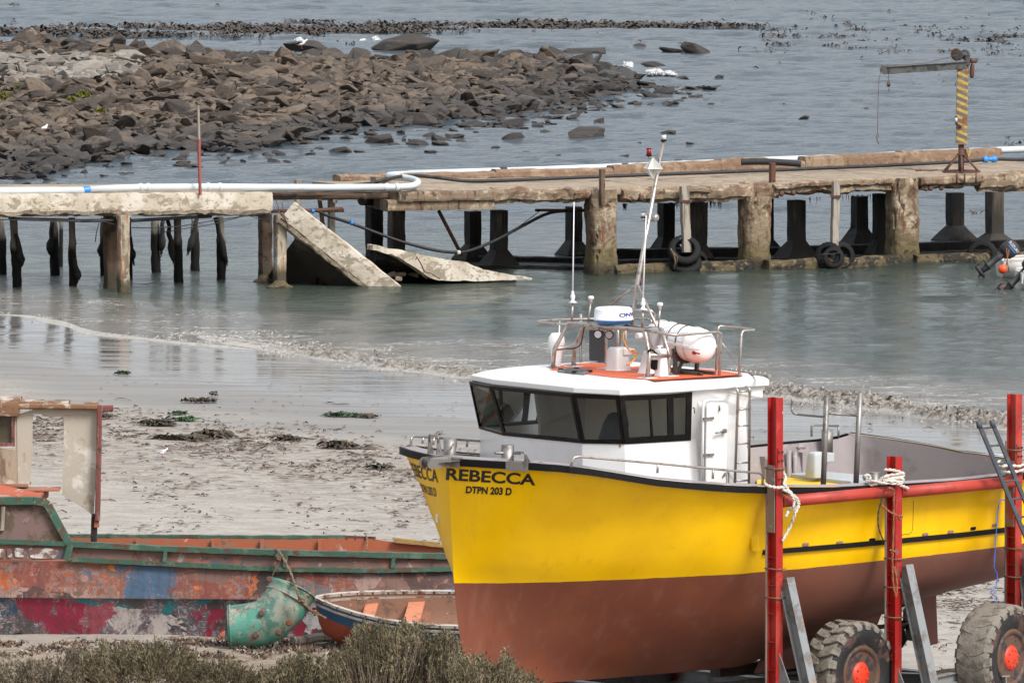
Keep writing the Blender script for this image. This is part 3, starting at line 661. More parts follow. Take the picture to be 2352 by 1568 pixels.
for i in range(110000):
    u = wr.uniform(-30, 2380); v = wr.uniform(915, 1560)
    if wr.random() < wden(u, v)*.6:
        p = Pg(u, v); strip(p, .07+.36*wr.random()**2.2, wr.uniform(.008, .034), .035*wr.random()**2, wb, 1.3); n_ += 1
    if n_ > 17000: break
for i in range(220):
    u = wr.uniform(0, 2352); v = wr.uniform(830, 980); p = Pg(u, v)
    if shore(p.x, p.y) > 6: strip(p, wr.uniform(.05, .16), .012, .02, wb)
tag(wb.build('dry_seaweed', m_wrack, recalc=False), 'dry brown seaweed strewn along the tide line', 'seaweed', kind='stuff')
m_lump = mat('dark weed heap', (.045, .035, .022), [((.12, .07, .03), 4, .5, .62)], .55, bump=.4)
m_green = mat('green weed', (.02, .05, .012), [((.05, .1, .03), 5, .5, .6)], .5, bump=.3)
def heap(u, v, wd, h, label, m=m_lump, n=70, L=.35):
    p = Pg(u, v); hw = wd/2/FL*p.y; b = MB(); wr.seed(int(u+v*3))
    for i in range(n):
        a = wr.uniform(0, 2*pi); k = sqrt(wr.random()); q = V((p.x+cos(a)*k*hw*.8-.5*L*.5, p.y+sin(a)*k*hw*.6, p.z+(1-k*k)*h*wr.uniform(.3, 1))); strip(q, wr.uniform(.3, 1)*L, wr.uniform(.015, .045), wr.uniform(.01, .06), b, 1.6)
    single(b, 'seaweed_heap', m, label, 'seaweed', (p.x, p.y, p.z))
heap(447, 925, 26, .05, 'small dark kelp clump, left of a pair on the bare wet sand', n=40, L=.2)
heap(480, 925, 42, .07, 'longer dark kelp clump, right of a pair on the bare wet sand', n=70, L=.25)
heap(495, 911, 10, .08, 'tiny upright kelp curl above the pair of dark clumps', n=14, L=.12)
heap(288, 861, 26, .05, 'dark green weed patch on the shining wet sand', m_green, 60, .2)
heap(418, 953, 30, .02, 'thin green weed strand, upper of two on the sand', m_green, 40, .25)
heap(432, 967, 52, .03, 'broad green weed patch, lower of two on the sand', m_green, 80, .35)
heap(792, 957, 84, .05, 'long tangle of green and brown weed beside the white boat bow', m_green, 90, .35)
heap(850, 960, 50, .03, 'brown kelp tail at the end of the long green tangle', n=50, L=.3)
heap(240, 962, 44, .1, 'brown seaweed heap just right of the old white cabin', n=110, L=.35)
heap(375, 978, 66, .1, 'matted seaweed heap above the gull', n=150, L=.35)
heap(500, 1005, 90, .12, 'large matted seaweed bank at middle of the tide line', n=220, L=.4)
heap(430, 1010, 120, .05, 'long low seaweed bank with a stalk pointing left', n=160, L=.5)
heap(790, 1030, 60, .14, 'curled kelp heap nearest the yellow boat on the tide line', n=150, L=.4)
heap(668, 1012, 56, .06, 'dark glossy kelp heap between the two large banks', n=90, L=.35)
heap(840, 1030, 44, .02, 'long kelp blade trailing right of the curled heap', n=14, L=.5)
heap(880, 1078, 50, .05, 'scattered kelp heap left of the yellow bow', n=90, L=.3)
# ================================================================== THE JETTY AND WHAT LIES ON IT
def plane_pt(A, B_, u, v, off=0.0):
    """where the sight line (u,v) meets the upright plane through A and B_, set back by off metres"""
    d = (B_-A); d.z = 0; d.normalize(); nb = V((-d.y, d.x, 0))
    if nb.y < 0: nb = -nb
    r = ray(u, v); t = ((A+nb*off-CAMP).dot(nb))/r.dot(nb); return CAMP+r*t
RA, RB = Pz(1387, 628, 0), Pz(2080, 603, 0)
LA, LB = Pz(284, 670, 0), Pz(642, 657, 0)
def JR(u, v, off=0.0): return plane_pt(RA, RB, u, v, off)
def JL(u, v, off=0.0): return plane_pt(LA, LB, u, v, off)
jd = (RB-RA).normalized(); jn = V((-jd.y, jd.x, 0)); jn = jn if jn.y > 0 else -jn
ld = (LB-LA).normalized(); ln = V((-ld.y, ld.x, 0)); ln = ln if ln.y > 0 else -ln
ZUP = V((0, 0, 1))
jr = random.Random(17)
def roughbox(b, f0, f1, zt, zb, d0, d1, n_, seg=60, amp=.03, seed=0):
    """beam whose front face runs f0->f1 (points), between heights, from setback d0 to d1"""
    p = V((f0.x, f0.y, 0)); q = V((f1.x, f1.y, 0)); c0 = p+n_*((d0+d1)/2); c1 = q+n_*((d0+d1)/2)
    za0, za1 = zt if isinstance(zt, tuple) else (zt, zt); zb0, zb1 = zb if isinstance(zb, tuple) else (zb, zb)
    c0.z = (za0+zb0)/2; c1.z = (za1+zb1)/2
    return b.rough(c0, c1, abs(d1-d0), ((za0-zb0)+(za1-zb1))/2, seg, amp, seed=seed)
# ---- main concrete jetty
jet = thing('concrete_jetty', 'long crumbling concrete jetty on stout round and footed columns, right part still standing', 'jetty', RA)
def zf(u, v): return JR(u, v).z
TOP = [(915, 441), (1130, 433), (1320, 431), (1500, 428), (1627, 427), (1770, 419), (1900, 412), (2070, 407), (2200, 401), (2352, 394), (2500, 389)]
BOT = [(1130, 466), (1320, 468), (1400, 467), (1627, 462), (1700, 458), (1850, 453), (2040, 443), (2352, 436), (2500, 430)]
# deck slab and edge beam sections follow the measured line of the edge
b = MB()
for (u0, v0), (u1, v1) in zip(TOP, TOP[1:]):
    a, c = JR(u0, v0), JR(u1, v1); roughbox(b, a, c, (a.z, c.z), (a.z-.2, c.z-.2), .02, 4.7, jn, 26, .016, u0)
b.build('deck', m_deck, jet)
def edge(u0, u1, drop, d0, seed, name='edge_beam', m=m_conc, t0=0.03, amp=.05, depth=.42):
    b = MB(); a = JR(u0, table(TOP, u0)); c = JR(u1, table(TOP, u1)); L = (c-a).length
    roughbox(b, a, c, (a.z-t0, c.z-t0), (a.z-drop, c.z-drop), d0, d0+depth, jn, int(L*11), amp*1.5, seed); return b.build(name, m, jet)
edge(1130, 1345, .36, -.1, 3); edge(1425, 1627, .37, -.08, 4); edge(1600, 1790, .4, -.06, 5); edge(1780, 2045, .33, -.03, 6, t0=.1); edge(2115, 2260, .33, -.05, 8, t0=.15); edge(2250, 2500, .44, -.08, 9)
edge(1565, 1625, .17, -.16, 21, depth=.3, amp=.02); edge(1775, 1950, .16, -.14, 22, depth=.3, amp=.03); edge(1950, 2050, .14, -.12, 23, depth=.3, amp=.04)
edge(2108, 2250, .22, -.2, 24, depth=.35, amp=.015)
# slab and beam at the broken end
b = MB(); a, c = JR(912, 443), JR(1135, 437); roughbox(b, a, c, (a.z+.02, c.z+.02), (a.z-.21, c.z-.24), -.12, .5, jn, 24, .02, 31); b.build('edge_beam', m_conc, jet)
b = MB(); a, c = JR(890, 459), JR(1135, 455); roughbox(b, a, c, (a.z, c.z), (a.z-.27, c.z-.28), -.02, .4, jn, 24, .012, 32); b.build('cross_beam', m_conc, jet)
b = MB(); a = JR(888, 460); roughbox(b, JR(845, 458, 3.2), JR(905, 460, .2), (a.z, a.z), (a.z-.3, a.z-.3), 0, .35, jn, 12, .012, 33); b.build('cross_beam', m_shaft, jet)
b = MB()
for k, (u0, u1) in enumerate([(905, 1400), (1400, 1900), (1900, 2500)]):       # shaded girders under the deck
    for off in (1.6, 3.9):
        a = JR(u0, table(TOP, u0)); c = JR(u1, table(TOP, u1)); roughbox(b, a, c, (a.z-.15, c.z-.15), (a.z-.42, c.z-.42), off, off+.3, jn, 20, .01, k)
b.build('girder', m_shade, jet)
# kerb along the far edge, with gaps
KT = [(1000, 402), (1170, 396), (1400, 384), (1627, 374), (1702, 369), (1960, 361), (2130, 349), (2352, 341), (2500, 335)]
def kerb(u0, u1, h, seed, amp=.05):
    b = MB(); a = JR(u0, table(TOP, u0)); c = JR(u1, table(TOP, u1)); L = (c-a).length
    roughbox(b, a, c, (a.z+h, c.z+h), (a.z-.05, c.z-.05), 4.3, 4.72, jn, int(L*9), amp, seed); b.build('kerb', m_kerb, jet)
kerb(965, 1330, .15, 1, .035); kerb(1330, 1600, .19, 2, .03); kerb(1600, 1850, .26, 3, .025); kerb(1850, 1960, .28, 7, .02); kerb(1960, 2045, .17, 4, .03); kerb(2045, 2270, .28, 5, .02); kerb(2270, 2500, .3, 6, .02)
# round columns, spalled
def rcol(u, vb, vt, wd, name, label, sq=False):
    p = JR(u, vb); p.z = 0; zt = JR(u, vt).z; r = wd/2/FL*p.y; b = MB(); rings = []; n = 36; K = 26; p = p+jn*(r-.18)
    for k in range(K+1):
        z = lerp(-.6, zt, k/K); rg = []
        for i in range(n):
            a = 2*pi*i/n; rad = r*(1+.10*max(0, (.5-z))/.5*(z > -1)); x = jd*(math.copysign(abs(cos(a))**.62, cos(a)))+jn*(math.copysign(abs(sin(a))**.62, sin(a)))
            q = p+x*rad; q.z = z; f = noise.noise(q*V((2, 2, 1.1)) if False else V((q.x*3, q.y*3, q.z*1.6)))*.05+noise.noise(q*9)*.02
            crack = noise.noise(V((q.x*2.6+u, q.y*2.6, q.z*1.1))); f -= .09*max(0, 1-abs(crack)/.07)
            rg.append(p+x*(rad+f)+V((0, 0, z)))
        rings.append(rg)
    b.loft(rings, True, False); o = b.build(name, m_col, jet); return tag(o, label)
rcol(1387, 631, 436, 66, 'column', 'left one of the three thick round columns, with a long vertical crack')
rcol(1740, 618, 452, 68, 'column', 'middle thick round column with pale spalled patch')
rcol(2080, 603, 409, 68, 'column', 'right thick round column with forked crack')
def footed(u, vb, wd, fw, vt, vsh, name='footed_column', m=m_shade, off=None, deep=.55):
    """square shaft widening into a pyramid foot at the water"""
    p = Pz(u, vb, -.05); s = wd/2/FL*p.y*.82; f = fw/2/FL*p.y*.86; zs = Py(u, vsh, p.y).z; zt = Py(u, vt, p.y).z; b = MB()
    def sq(h, z, j=0): return [p+jd*(a*h)+jn*(c*h)+V((0, 0, z))+noise.noise_vector(V((a*3+u, c*3, z*4)))*j for a, c in ((-1, -1), (0, -1), (1, -1), (1, 0), (1, 1), (0, 1), (-1, 1), (-1, 0))]
    rings = [sq(f, -.4), sq(f, .02, .02)]+[sq(lerp(f, s, t), lerp(.08, zs, t), .025) for t in (.0, .33, .66, 1)]+[sq(s, lerp(zs, zt, t), .012) for t in (.25, .5, .75, 1)]
    b.loft(rings, True, False); return b.build(name, m, jet)
footed(1146, 619, 38, 90, 478, 568, m=m_shaft)
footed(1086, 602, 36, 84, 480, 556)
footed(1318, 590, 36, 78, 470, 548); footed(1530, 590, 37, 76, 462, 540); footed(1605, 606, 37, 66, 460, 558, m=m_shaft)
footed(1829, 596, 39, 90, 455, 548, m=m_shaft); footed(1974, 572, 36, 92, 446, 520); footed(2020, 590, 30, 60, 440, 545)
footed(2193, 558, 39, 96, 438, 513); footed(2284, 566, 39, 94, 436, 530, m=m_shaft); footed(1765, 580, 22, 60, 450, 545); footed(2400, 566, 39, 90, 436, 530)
def post(u, vb, vt, wd, m=m_shaft, name='column', base=0.0, amp=.02, ut=None):
    p = Pz(u, vb, 0); q = Py(ut if ut is not None else u, vt, p.y); b = MB(); s = wd/FL*p.y
    b.rough(p-V((0, 0, .5)), q, s, s, 22, amp, up=jn, seed=u); return b.build(name, m, jet)
post(859, 606, 458, 34, m_shade); post(910, 612, 462, 34, m_shaft)
# sills at the water line
def sill(u0, v0, u1, v1, h, m, amp=.03, th=.35, sx=0):
    b = MB(); a, c = Pz(u0, v0, 0), Pz(u1, v1, 0); b.rough(a+V((0, 0, h/2-.15)), c+V((0, 0, h/2-.15)), th, h+.3, int((c-a).length*6), amp, seed=u0); b.build('sill', m, jet)
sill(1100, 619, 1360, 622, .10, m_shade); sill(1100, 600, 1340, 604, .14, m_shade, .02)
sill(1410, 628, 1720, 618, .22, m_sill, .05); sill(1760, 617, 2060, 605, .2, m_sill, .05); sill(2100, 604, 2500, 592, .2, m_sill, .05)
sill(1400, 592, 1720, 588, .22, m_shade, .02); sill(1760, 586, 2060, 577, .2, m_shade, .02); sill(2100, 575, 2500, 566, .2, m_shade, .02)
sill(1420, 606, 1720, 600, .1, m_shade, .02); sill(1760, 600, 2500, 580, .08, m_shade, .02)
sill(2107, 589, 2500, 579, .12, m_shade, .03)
# rusty angle braces and hanging weed below the deck
b = MB(); b.tube([JR(1008, 485, 1), JR(1060, 585, 1.5)], .045, 8); b.tube([JR(2042, 480, 3), JR(2005, 545, 3)], .05, 8); b.build('brace', m_rusty, jet)
b = MB()
for i in range(90):
    u = jr.choice([jr.uniform(1625, 1660), jr.uniform(1535, 1560), jr.uniform(1430, 1440), jr.uniform(1850, 2040)]); p = JR(u, table(BOT, u)+1, jr.uniform(.3, .8)); L = jr.uniform(.05, .25); q = p-V((jr.uniform(-.02, .02), 0, L)); s = jd*.012
    b.add([p-s, p+s, q+s*.3], [(0, 1, 2)])
b.build('hanging_weed', m_shade, jet, recalc=False)
# bolts on the beam faces
def jit(u, v, off=-.1): return JR(u, v, off)
b = MB()
for u, v in [(1448, 457), (1474, 456), (2137, 432), (2162, 431), (1795, 445), (1822, 443)]:
    p = JR(u, v, -.1); b.lathe([(.001, .04), (.06, .035), (.075, 0)], Matrix.Translation(p)@(-jn).to_track_quat('Z', 'Y').to_matrix().to_4x4(), 10)
b.build('bolt_plate', m_rusty, jet)

# ---- left section: white limewashed beam carried by columns and timber piles
lj = thing('ruined_jetty_section', 'broken left section of jetty with flaking white edge beam on thin piles', 'jetty', LA)
b = MB(); a, c = JL(-600, 448), JL(621, 442); roughbox(b, a, c, (a.z, c.z), (a.z-.46, c.z-.43), -.12, .3, ln, 110, .014, 2); b.build('edge_beam', m_white, lj)
b = MB(); a, c = JL(-600, 497), JL(616, 489); roughbox(b, a, c, (a.z+.12, c.z+.12), (a.z-.05, c.z-.04), -.165, .34, ln, 150, .06, 6); b.build('spalled_edge', m_rawconc, lj)
b = MB(); a, c = JL(-600, 449), JL(612, 444); roughbox(b, a, c, (a.z-.02, c.z-.02), (a.z-.16, c.z-.16), .3, 4.6, ln, 40, .01, 2); b.build('deck', m_deck, lj)
def lcol(u, vb, vt, wd, m, name='column', seed=0, off=0):
    p = Pz(u, vb, 0); q = Py(u, vt, p.y); s = wd/FL*p.y; b = MB(); b.rough(p-V((0, 0, .5)), q, s, s, 30, .022, up=ln, seed=seed); return b.build(name, m, lj)
m_lcol = mat('limewashed column rust streaked', (.36, .3, .225), [((.17, .12, .08), 3, .48, .6, (2, 2, .5)), ((.5, .46, .39), 4, .56, .62), ((.33, .11, .03), 3.2, .53, .63, (3, 3, .3))], .85, bump=.8, bscale=12, zband=[(.4, .2, (.07, .055, .03))])
m_dcol = mat('dark rust streaked column', (.12, .09, .065), [((.22, .09, .035), 3, .5, .62, (3, 3, .3)), ((.05, .04, .03), 4, .5, .6)], .85, bump=.6, zband=[(.4, .2, (.05, .042, .022))])
lcol(-90, 684, 499, 26, m_lcol, seed=11); lcol(-470, 697, 504, 26, m_lcol, seed=12); lcol(283, 672, 494, 26, m_lcol, seed=1); lcol(253, 661, 497, 27, m_dcol, seed=2); lcol(643, 657, 493, 26, m_lcol, seed=3); lcol(609, 645, 492, 28, m_dcol, seed=4)
for u, v, wd in ((643, 660, 66), (606, 647, 52)):
    p = Pz(u, v, 0); r = wd/2/FL*p.y; b = MB(); b.lathe([(r, -.3), (r*.95, .02), (r*.6, .07), (r*.35, .16)], Matrix.Translation(p), 18, False); b.build('footing', m_sill, lj)
def pile(ub, vb, ut, vt, wd=17, brace=None):
    p = Pz(ub, vb, -.02); q = Py(ut, vt, p.y); r = wd/2/FL*p.y; b = MB(); n = 14; rings = []
    for i in range(n+1):
        c = (p-V((0, 0, .4))).lerp(q, i/n); k = 1.22 if c.z < 1.1 else 1; rings.append([c+V((cos(t), sin(t), 0))*r*k*(1+.22*noise.noise(V((c.x*4+cos(t)*2, sin(t)*2, c.z*5)))*(1.6 if c.z < 1.2 else .3)) for t in [2*pi*j/12 for j in range(12)]])
    b.loft(rings, True, True); o = b.build('pile', m_pile, lj)
    if brace:
        b = MB(); (x0, y0, x1, y1) = brace; a = Py(x0, y0, p.y-.15); c = Py(x1, y1, p.y-.1); pts = [a.lerp(c, i/6)+V((jr.gauss(0, .01), 0, 0)) for i in range(7)]; b.tube(pts, [.05, .05, .06, .06, .09, .085, .03], 7)
        for i in range(9): q2 = a.lerp(c, jr.uniform(.6, 1)); b.tube([q2, q2+V((jr.uniform(-.05, .05), -.03, -jr.uniform(.06, .16)))], [.03, .008], 5)
        b.build('brace', m_brace, o)
    return o
B0 = 373.2
def zz(x, y): return (x/2.926, B0+y/2.926)
def pl(xb, yb, xt, yt, w=50, br=None):
    (a, c), (d, e) = zz(xb, yb), zz(xt, yt); pile(a, c, d, e, w/2.926, None if br is None else (*zz(br[0], br[1]), *zz(br[2], br[3])))
pl(25, 775, 8, 372, 44); pl(124, 852, 90, 372, 52, (112, 480, 150, 690)); pl(372, 768, 360, 372, 52, (352, 400, 330, 620)); pl(492, 845, 483, 372, 44, (500, 640, 525, 790)); pl(408, 700, 412, 372, 22)
pl(692, 762, 692, 372, 34, (700, 480, 672, 620)); pl(878, 800, 868, 372, 26, (872, 500, 895, 660)); pl(1050, 740, 1043, 372, 52, (1098, 380, 1085, 600)); pl(1203, 815, 1192, 372, 50, (1130, 385, 1163, 660)); pl(1313, 722, 1308, 372, 50, (1330, 375, 1265, 600)); pl(1492, 800, 1480, 365, 50, (1445, 370, 1525, 670))
# rear pile heads standing above the deck
def pcap(x, y0, y1, w):
    (u, v1), (_, v0) = zz(x, y1), zz(x, y0); p = JL(u, v1, 4.75); q = Py(u, v0, p.y); b = MB(); b.tube([p-V((0, 0, .5)), q], w/2.926/2/FL*p.y, 14); b.build('pile_head', m_gwood, lj)
for x in (343, 697, 1036, 1296): pcap(x, 170, 118, 50)
pcap(-3, 170, 125, 20)
pl(-290, 780, -300, 380, 50); pl(-560, 800, -570, 384, 50); pl(-900, 810, -905, 388, 50); pl(-1350, 830, -1352, 390, 50)
# sagging cables under the beam
b = MB(); sag = [zz(*q) for q in [(-60, 385), (60, 385), (200, 388), (380, 392), (520, 398), (560, 390), (700, 398), (850, 438), (1030, 440), (1200, 430), (1400, 395), (1650, 360), (1830, 340)]]
b.tube([JL(u, v, -.16) for u, v in sag], .012, 5); b.tube([JL(*zz(*q), .0) for q in [(60, 378), (330, 385), (540, 392), (700, 390), (880, 392), (1150, 376), (1420, 362)]], .04, 7)
b.tube([JL(*zz(*q), -.15) for q in [(1100, 468), (1400, 420), (1660, 356), (1760, 380), (1900, 420)]], .01, 5); b.tube([JL(*zz(*q), -.15) for q in [(665, 405), (648, 470), (640, 535)]], .012, 5)
b.build('cable', m_hose, lj)

# ---- timber gangway bridging the gap
gw = thing('timber_gangway', 'rotten timber gangway bridging the gap where the jetty collapsed', 'gangway', Pz(760, 600, 0))
for k, off in enumerate((.5, 1.1, 1.7)):
    b = MB(); a, c = JL(619, 444+k*.0, off), JR(916, 441, off+.2); b.rough(a+V((0, 0, -.03)), c+V((0, 0, -.03)), .32, .09, 24, .012, seed=k); b.build('plank', m_plank, gw)
b = MB(); a, c = JL(619, 452, .5), JR(916, 449, .5); b.rough(a, c, .12, .15, 24, .02, seed=9); b.build('bearer', m_plank, gw)
b = MB(); a, c = JL(619, 452, 1.9), JR(916, 449, 1.9); b.rough(a, c, .12, .15, 24, .02, seed=10); b.build('bearer', m_plank, gw)
b = MB(); a, c = JL(620, 444, .45), JR(920, 440, .45); b.rough(a+V((0, 0, .05)), c+V((0, 0, .05)), .1, .05, 24, .015, seed=19); b.build('plank', m_gwood, gw)
def gpost(u, vt, vb, wd, off, m, ut=None):
    p = JL(u, vb, off); q = JL(ut or u, vt, off); b = MB(); b.rough(p-V((0, 0, .4)), q, wd/FL*p.y, wd/FL*p.y, 14, .01, up=ln, seed=u); b.build('post', m, gw)
gpost(761, 452, 600, 15, 1.5, m_gwood); gpost(684, 413, 600, 14, 3.4, m_gwood); gpost(752, 458, 560, 9, 1.7, m_plank, 734)
b = MB(); p = JL(757, 483, 1.3); b.tube([p-V((.25, 0, 0)), p+V((.3, 0, 0))], .05, 10); p = JL(770, 462, 1.2); b.tube([p, p+V((0, 1.2, 0))], .06, 10); b.build('cross_log', m_gwood, gw)

# ---- the two collapsed slabs
def slab(name, poly, thick, label, m, m2, seed, back=1.6, Yd=None):
    """a fallen deck slab: its outer white edge is the measured outline; it has real thickness away from the viewer"""
    o = thing(name, label, 'concrete slab', poly[0]); return o
def slab1():
    o = thing('fallen_slab', 'steep collapsed slab leaning from the broken left column down into the water', 'concrete slab', Pz(760, 650, 0))
    # edge beam from (655,480) down to (880,655)
    t0, t1 = JL(652, 494, -.1), JL(862, 655, -1.2); t1.z = min(t1.z, 0.02)
    d = (t1-t0).normalized(); across = V((0, 1, 0)).cross(d).normalized()
    if across.z < 0: across = -across
    q0, q1 = t0+across*.02, t1+d*.5
    b = MB(); b.rough(q0+across*.14, q1+across*.12, .34, .5, 60, .016, up=across, seed=4, taper=1.0); b.build('edge_beam', m_white, o)
    b = MB(); b.rough(q0-across*.17, q1-across*.17, .36, .17, 70, .05, up=across, seed=5); b.build('broken_edge', m_rawconc, o)
    back = V((-.25, 1, -.85)).normalized()
    b = MB(); n3 = d.cross(back).normalized(); c0 = q0-across*.16+back*1.25; c1 = q1-across*.16+back*1.25-d*.2; b.rough(c0+d*.3, c1, 2.5, .16, 30, .03, up=n3, seed=6); b.build('slab', m_shaft, o)
    b = MB()
    for i in range(7): p = q0.lerp(q1, .42+i*.055)-across*.26+back*.7; b.beam(p, p+back*.9, .07, .12)
    b.build('rib', m_shade, o)
    b = MB(); b.tube([q0+V((-.15, -.2, .1)), q0+V((.05, -.22, -.15)), q0+d*.6-across*.3, q0+d*1.6-across*.33], .014, 5); b.tube([q0+V((-.2, -.1, .35)), q0+V((-.1, -.2, .05)), q0+V((.1, -.25, -.1))], .012, 5); b.tube([q0+V((-.05, -.2, .3)), q0+V((.0, -.3, .0)), q0+V((.1, -.25, -.35))], .012, 5); b.build('bent_rebar', m_rusty, o)
slab1()
def slab2():
    o = thing('sunken_slab', 'long pale slab fallen flat with only its hollow broken end raised above the water', 'concrete slab', Pz(1000, 645, 0))
    up_ = [(857, 563), (900, 571), (950, 581), (1000, 590), (1075, 604), (1110, 618), (1160, 629), (1222, 638)]
    lo_ = [(858, 572), (900, 582), (940, 604), (968, 622), (1000, 640), (1075, 644), (1150, 642), (1224, 640)]
    b = MB(); K = 44; rings = []
    for i in range(K+1):
        u = lerp(857, 1223, i/K); a = JR(u, table(up_, u), -1.3-.5*i/K); c = JR(u, table(lo_, u)+2, -1.3-.5*i/K); th = jn*.32; r = []
        n1 = noise.noise_vector(V((u*.05, 1, 2)))*.03
        for p in (c, c.lerp(a, .5), a, a+th*.5, a+th, c.lerp(a, .5)+th, c+th): r.append(p+n1+noise.noise_vector(p*6)*.015)
        rings.append(r)
    b.loft(rings, True, False); b.build('edge_beam', m_white, o)
    b = MB(); rings = []
    for i in range(30):
        u = lerp(872, 1190, i/29); a = JR(u, table(up_, u)+3, -1.2); r = []
        for k in range(8): q = a+jn*(.1+k*.26)+V((0, 0, -.11*k-.05)); r.append(q+noise.noise_vector(q*3)*.05)
        for k in reversed(range(8)): q = a+jn*(.1+k*.26)+V((0, 0, -.11*k-.3)); r.append(q+noise.noise_vector(q*3)*.08)
        rings.append(r)
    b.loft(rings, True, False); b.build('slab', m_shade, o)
    b = MB(); p = JR(910, 612, -1.1)
    for i in range(9): q = p+V((jr.uniform(-.4, .5), jr.uniform(0, .8), jr.uniform(-.35, .1))); b.rough(q, q+V((jr.uniform(.1, .35), jr.uniform(-.1, .3), jr.uniform(-.1, .15))), .14, .1, 4, .03, seed=i)
    b.build('broken_lump', m_rawconc, o)
    b = MB()
    b.tube([JR(974, 622, -1.7), JR(966, 604, -1.75), JR(957, 590, -1.75), JR(955, 596, -1.8)], .014, 5); b.tube([JR(974, 624, -1.7), JR(990, 628, -1.8), JR(1010, 640, -1.8)], .012, 5); b.tube([JR(976, 620, -1.75), JR(970, 632, -1.8), JR(980, 640, -1.8)], .012, 5)
    b.build('bent_rebar', m_rusty, o)
slab2()
b = MB(); a, c = Pz(668, 642, 0), Pz(705, 643, 0); b.rough(JL(662, 605, 1.2), JL(712, 645, 1.0), .6, .34, 12, .04, seed=8); single(b, 'concrete_fragment', m_sill, 'small sloping concrete fragment under the steep fallen slab', 'concrete slab')

# ---- pipes and hoses
wp = thing('white_pipe', 'thick white water pipe laid along the jetty with a hairpin bend at the broken end', 'pipe', JL(300, 437, .1))
b = MB(); r0 = .083
b.tube([JL(u, v, .12) for u, v in [(-600, 444), (0, 438), (192, 437)]], r0, 14); b.tube([JL(u, v, .12) for u, v in [(200, 435.5), (320, 430.5), (480, 429.5), (620, 430.5)]]+[JL(760, 431, .2), JR(880, 430, .1)], r0, 14)
bend = [JR(880, 430, .1), JR(915, 430, .0), JR(944, 427.5, -.05), JR(958, 422, .25), JR(958, 416, .8), JR(944, 411, 1.25), JR(925, 408, 1.6), JR(900, 406, 2.4), JR(893, 403.5, 3.2), JR(905, 401.5, 4.3), JR(935, 400, 4.85)]
bz = []
for i in range(len(bend)-1):
    p0, p1, p2, p3 = bend[max(i-1, 0)], bend[i], bend[i+1], bend[min(i+2, len(bend)-1)]
    for k in range(4): t = k/4; bz.append(.5*((2*p1)+(p2-p0)*t+(2*p0-5*p1+4*p2-p3)*t*t+(3*p1-p0-3*p2+p3)*t**3))
b.tube(bz+[bend[-1]], r0*.97, 14)
far = [(935, 398), (1200, 390.5), (1400, 383), (1627, 373.5), (1760, 367), (1960, 360), (2130, 350.5), (2352, 342), (2500, 336)]
b.tube([JR(u, v+1.0, 4.95) for u, v in far], .085, 12); b.build('pipe', m_pvc, wp)
b = MB()
for u, v, off, f in [(323, 430.5, .12, JL), (340, 430.3, .12, JL), (478, 429.3, .12, JL), (505, 429.5, .12, JL), (888, 430, .1, JR), (911, 430, 0, JR)]:
    p = f(u, v, off); b.tube([p-ld*.05, p-ld*.025, p+ld*.025, p+ld*.05], [r0*1.02, r0*1.22, r0*1.22, r0*1.02], 14)
b.build('pipe_joint', m_pvc, wp)
b = MB(); p = JL(198, 436.5, .12); b.tube([p-ld*.12, p-ld*.06, p+ld*.05, p+ld*.07], [r0*.9, r0*1.05, r0*1.2, r0*1.2], 14); tag(b.build('blue_coupling', m_bluepl, wp), 'blue coupling sleeve')
for u, v in ((1155, 391), (1434, 382)):
    b = MB(); p = JR(u, v+2, 4.95); b.tube([p-jd*.09, p+jd*.09], .1, 12); b.build('clamp', m_dgrey, wp)
m_bh = m_hose
hp = [JL(800, 427, .6), JR(850, 421, .7), JR(880, 414, .7), JR(915, 406, 1.4), JR(950, 403, 2.2), JR(985, 406, 2.5), JR(1020, 410, 2.3), JR(1080, 416, 2.2), JR(1200, 413, 2.3), JR(1400, 405, 2.5), JR(1700, 394, 2.7), JR(2000, 382, 2.9), JR(2200, 372, 3.0), JR(2278, 366, 3.1), JR(2352, 366.5, 3.1), JR(2500, 362, 3.2)]
b = MB(); ph = []
for i in range(len(hp)-1):
    p0, p1, p2, p3 = hp[max(i-1, 0)], hp[i], hp[i+1], hp[min(i+2, len(hp)-1)]
    for k in range(8): t = k/8; ph.append(.5*((2*p1)+(p2-p0)*t+(2*p0-5*p1+4*p2-p3)*t*t+(3*p1-p0-3*p2+p3)*t**3))
bh = thing('black_hose', 'long thin black hose running the length of the jetty deck', 'hose', ph[40]); b.tube(ph+[hp[-1]], .042, 10); b.build('hose', m_hose, bh)
b = MB(); p = JR(2273, 366, 3.1); b.tube([p-jd*.2, p-jd*.19, p-jd*.08, p-jd*.05, p+jd*.05, p+jd*.08, p+jd*.19, p+jd*.2], [.05, .075, .085, .055, .055, .085, .075, .05], 14); tag(b.build('blue_coupling', m_bluepl, bh), 'blue hose coupling')
b = MB(); c0, c1 = JR(1702, 374, 3.9), JR(1840, 379, 3.2); pts = []
for i in range(61): t = i/60; q = c0.lerp(c1, t)+V((0, 0, .03*sin(pi*t)+.02)); pts.append(q)
b.tube(pts, [.075+.018*(i % 2) for i in range(61)], 12); single(b, 'corrugated_hose', m_hose, 'short piece of black corrugated drain hose lying against the kerb', 'hose')
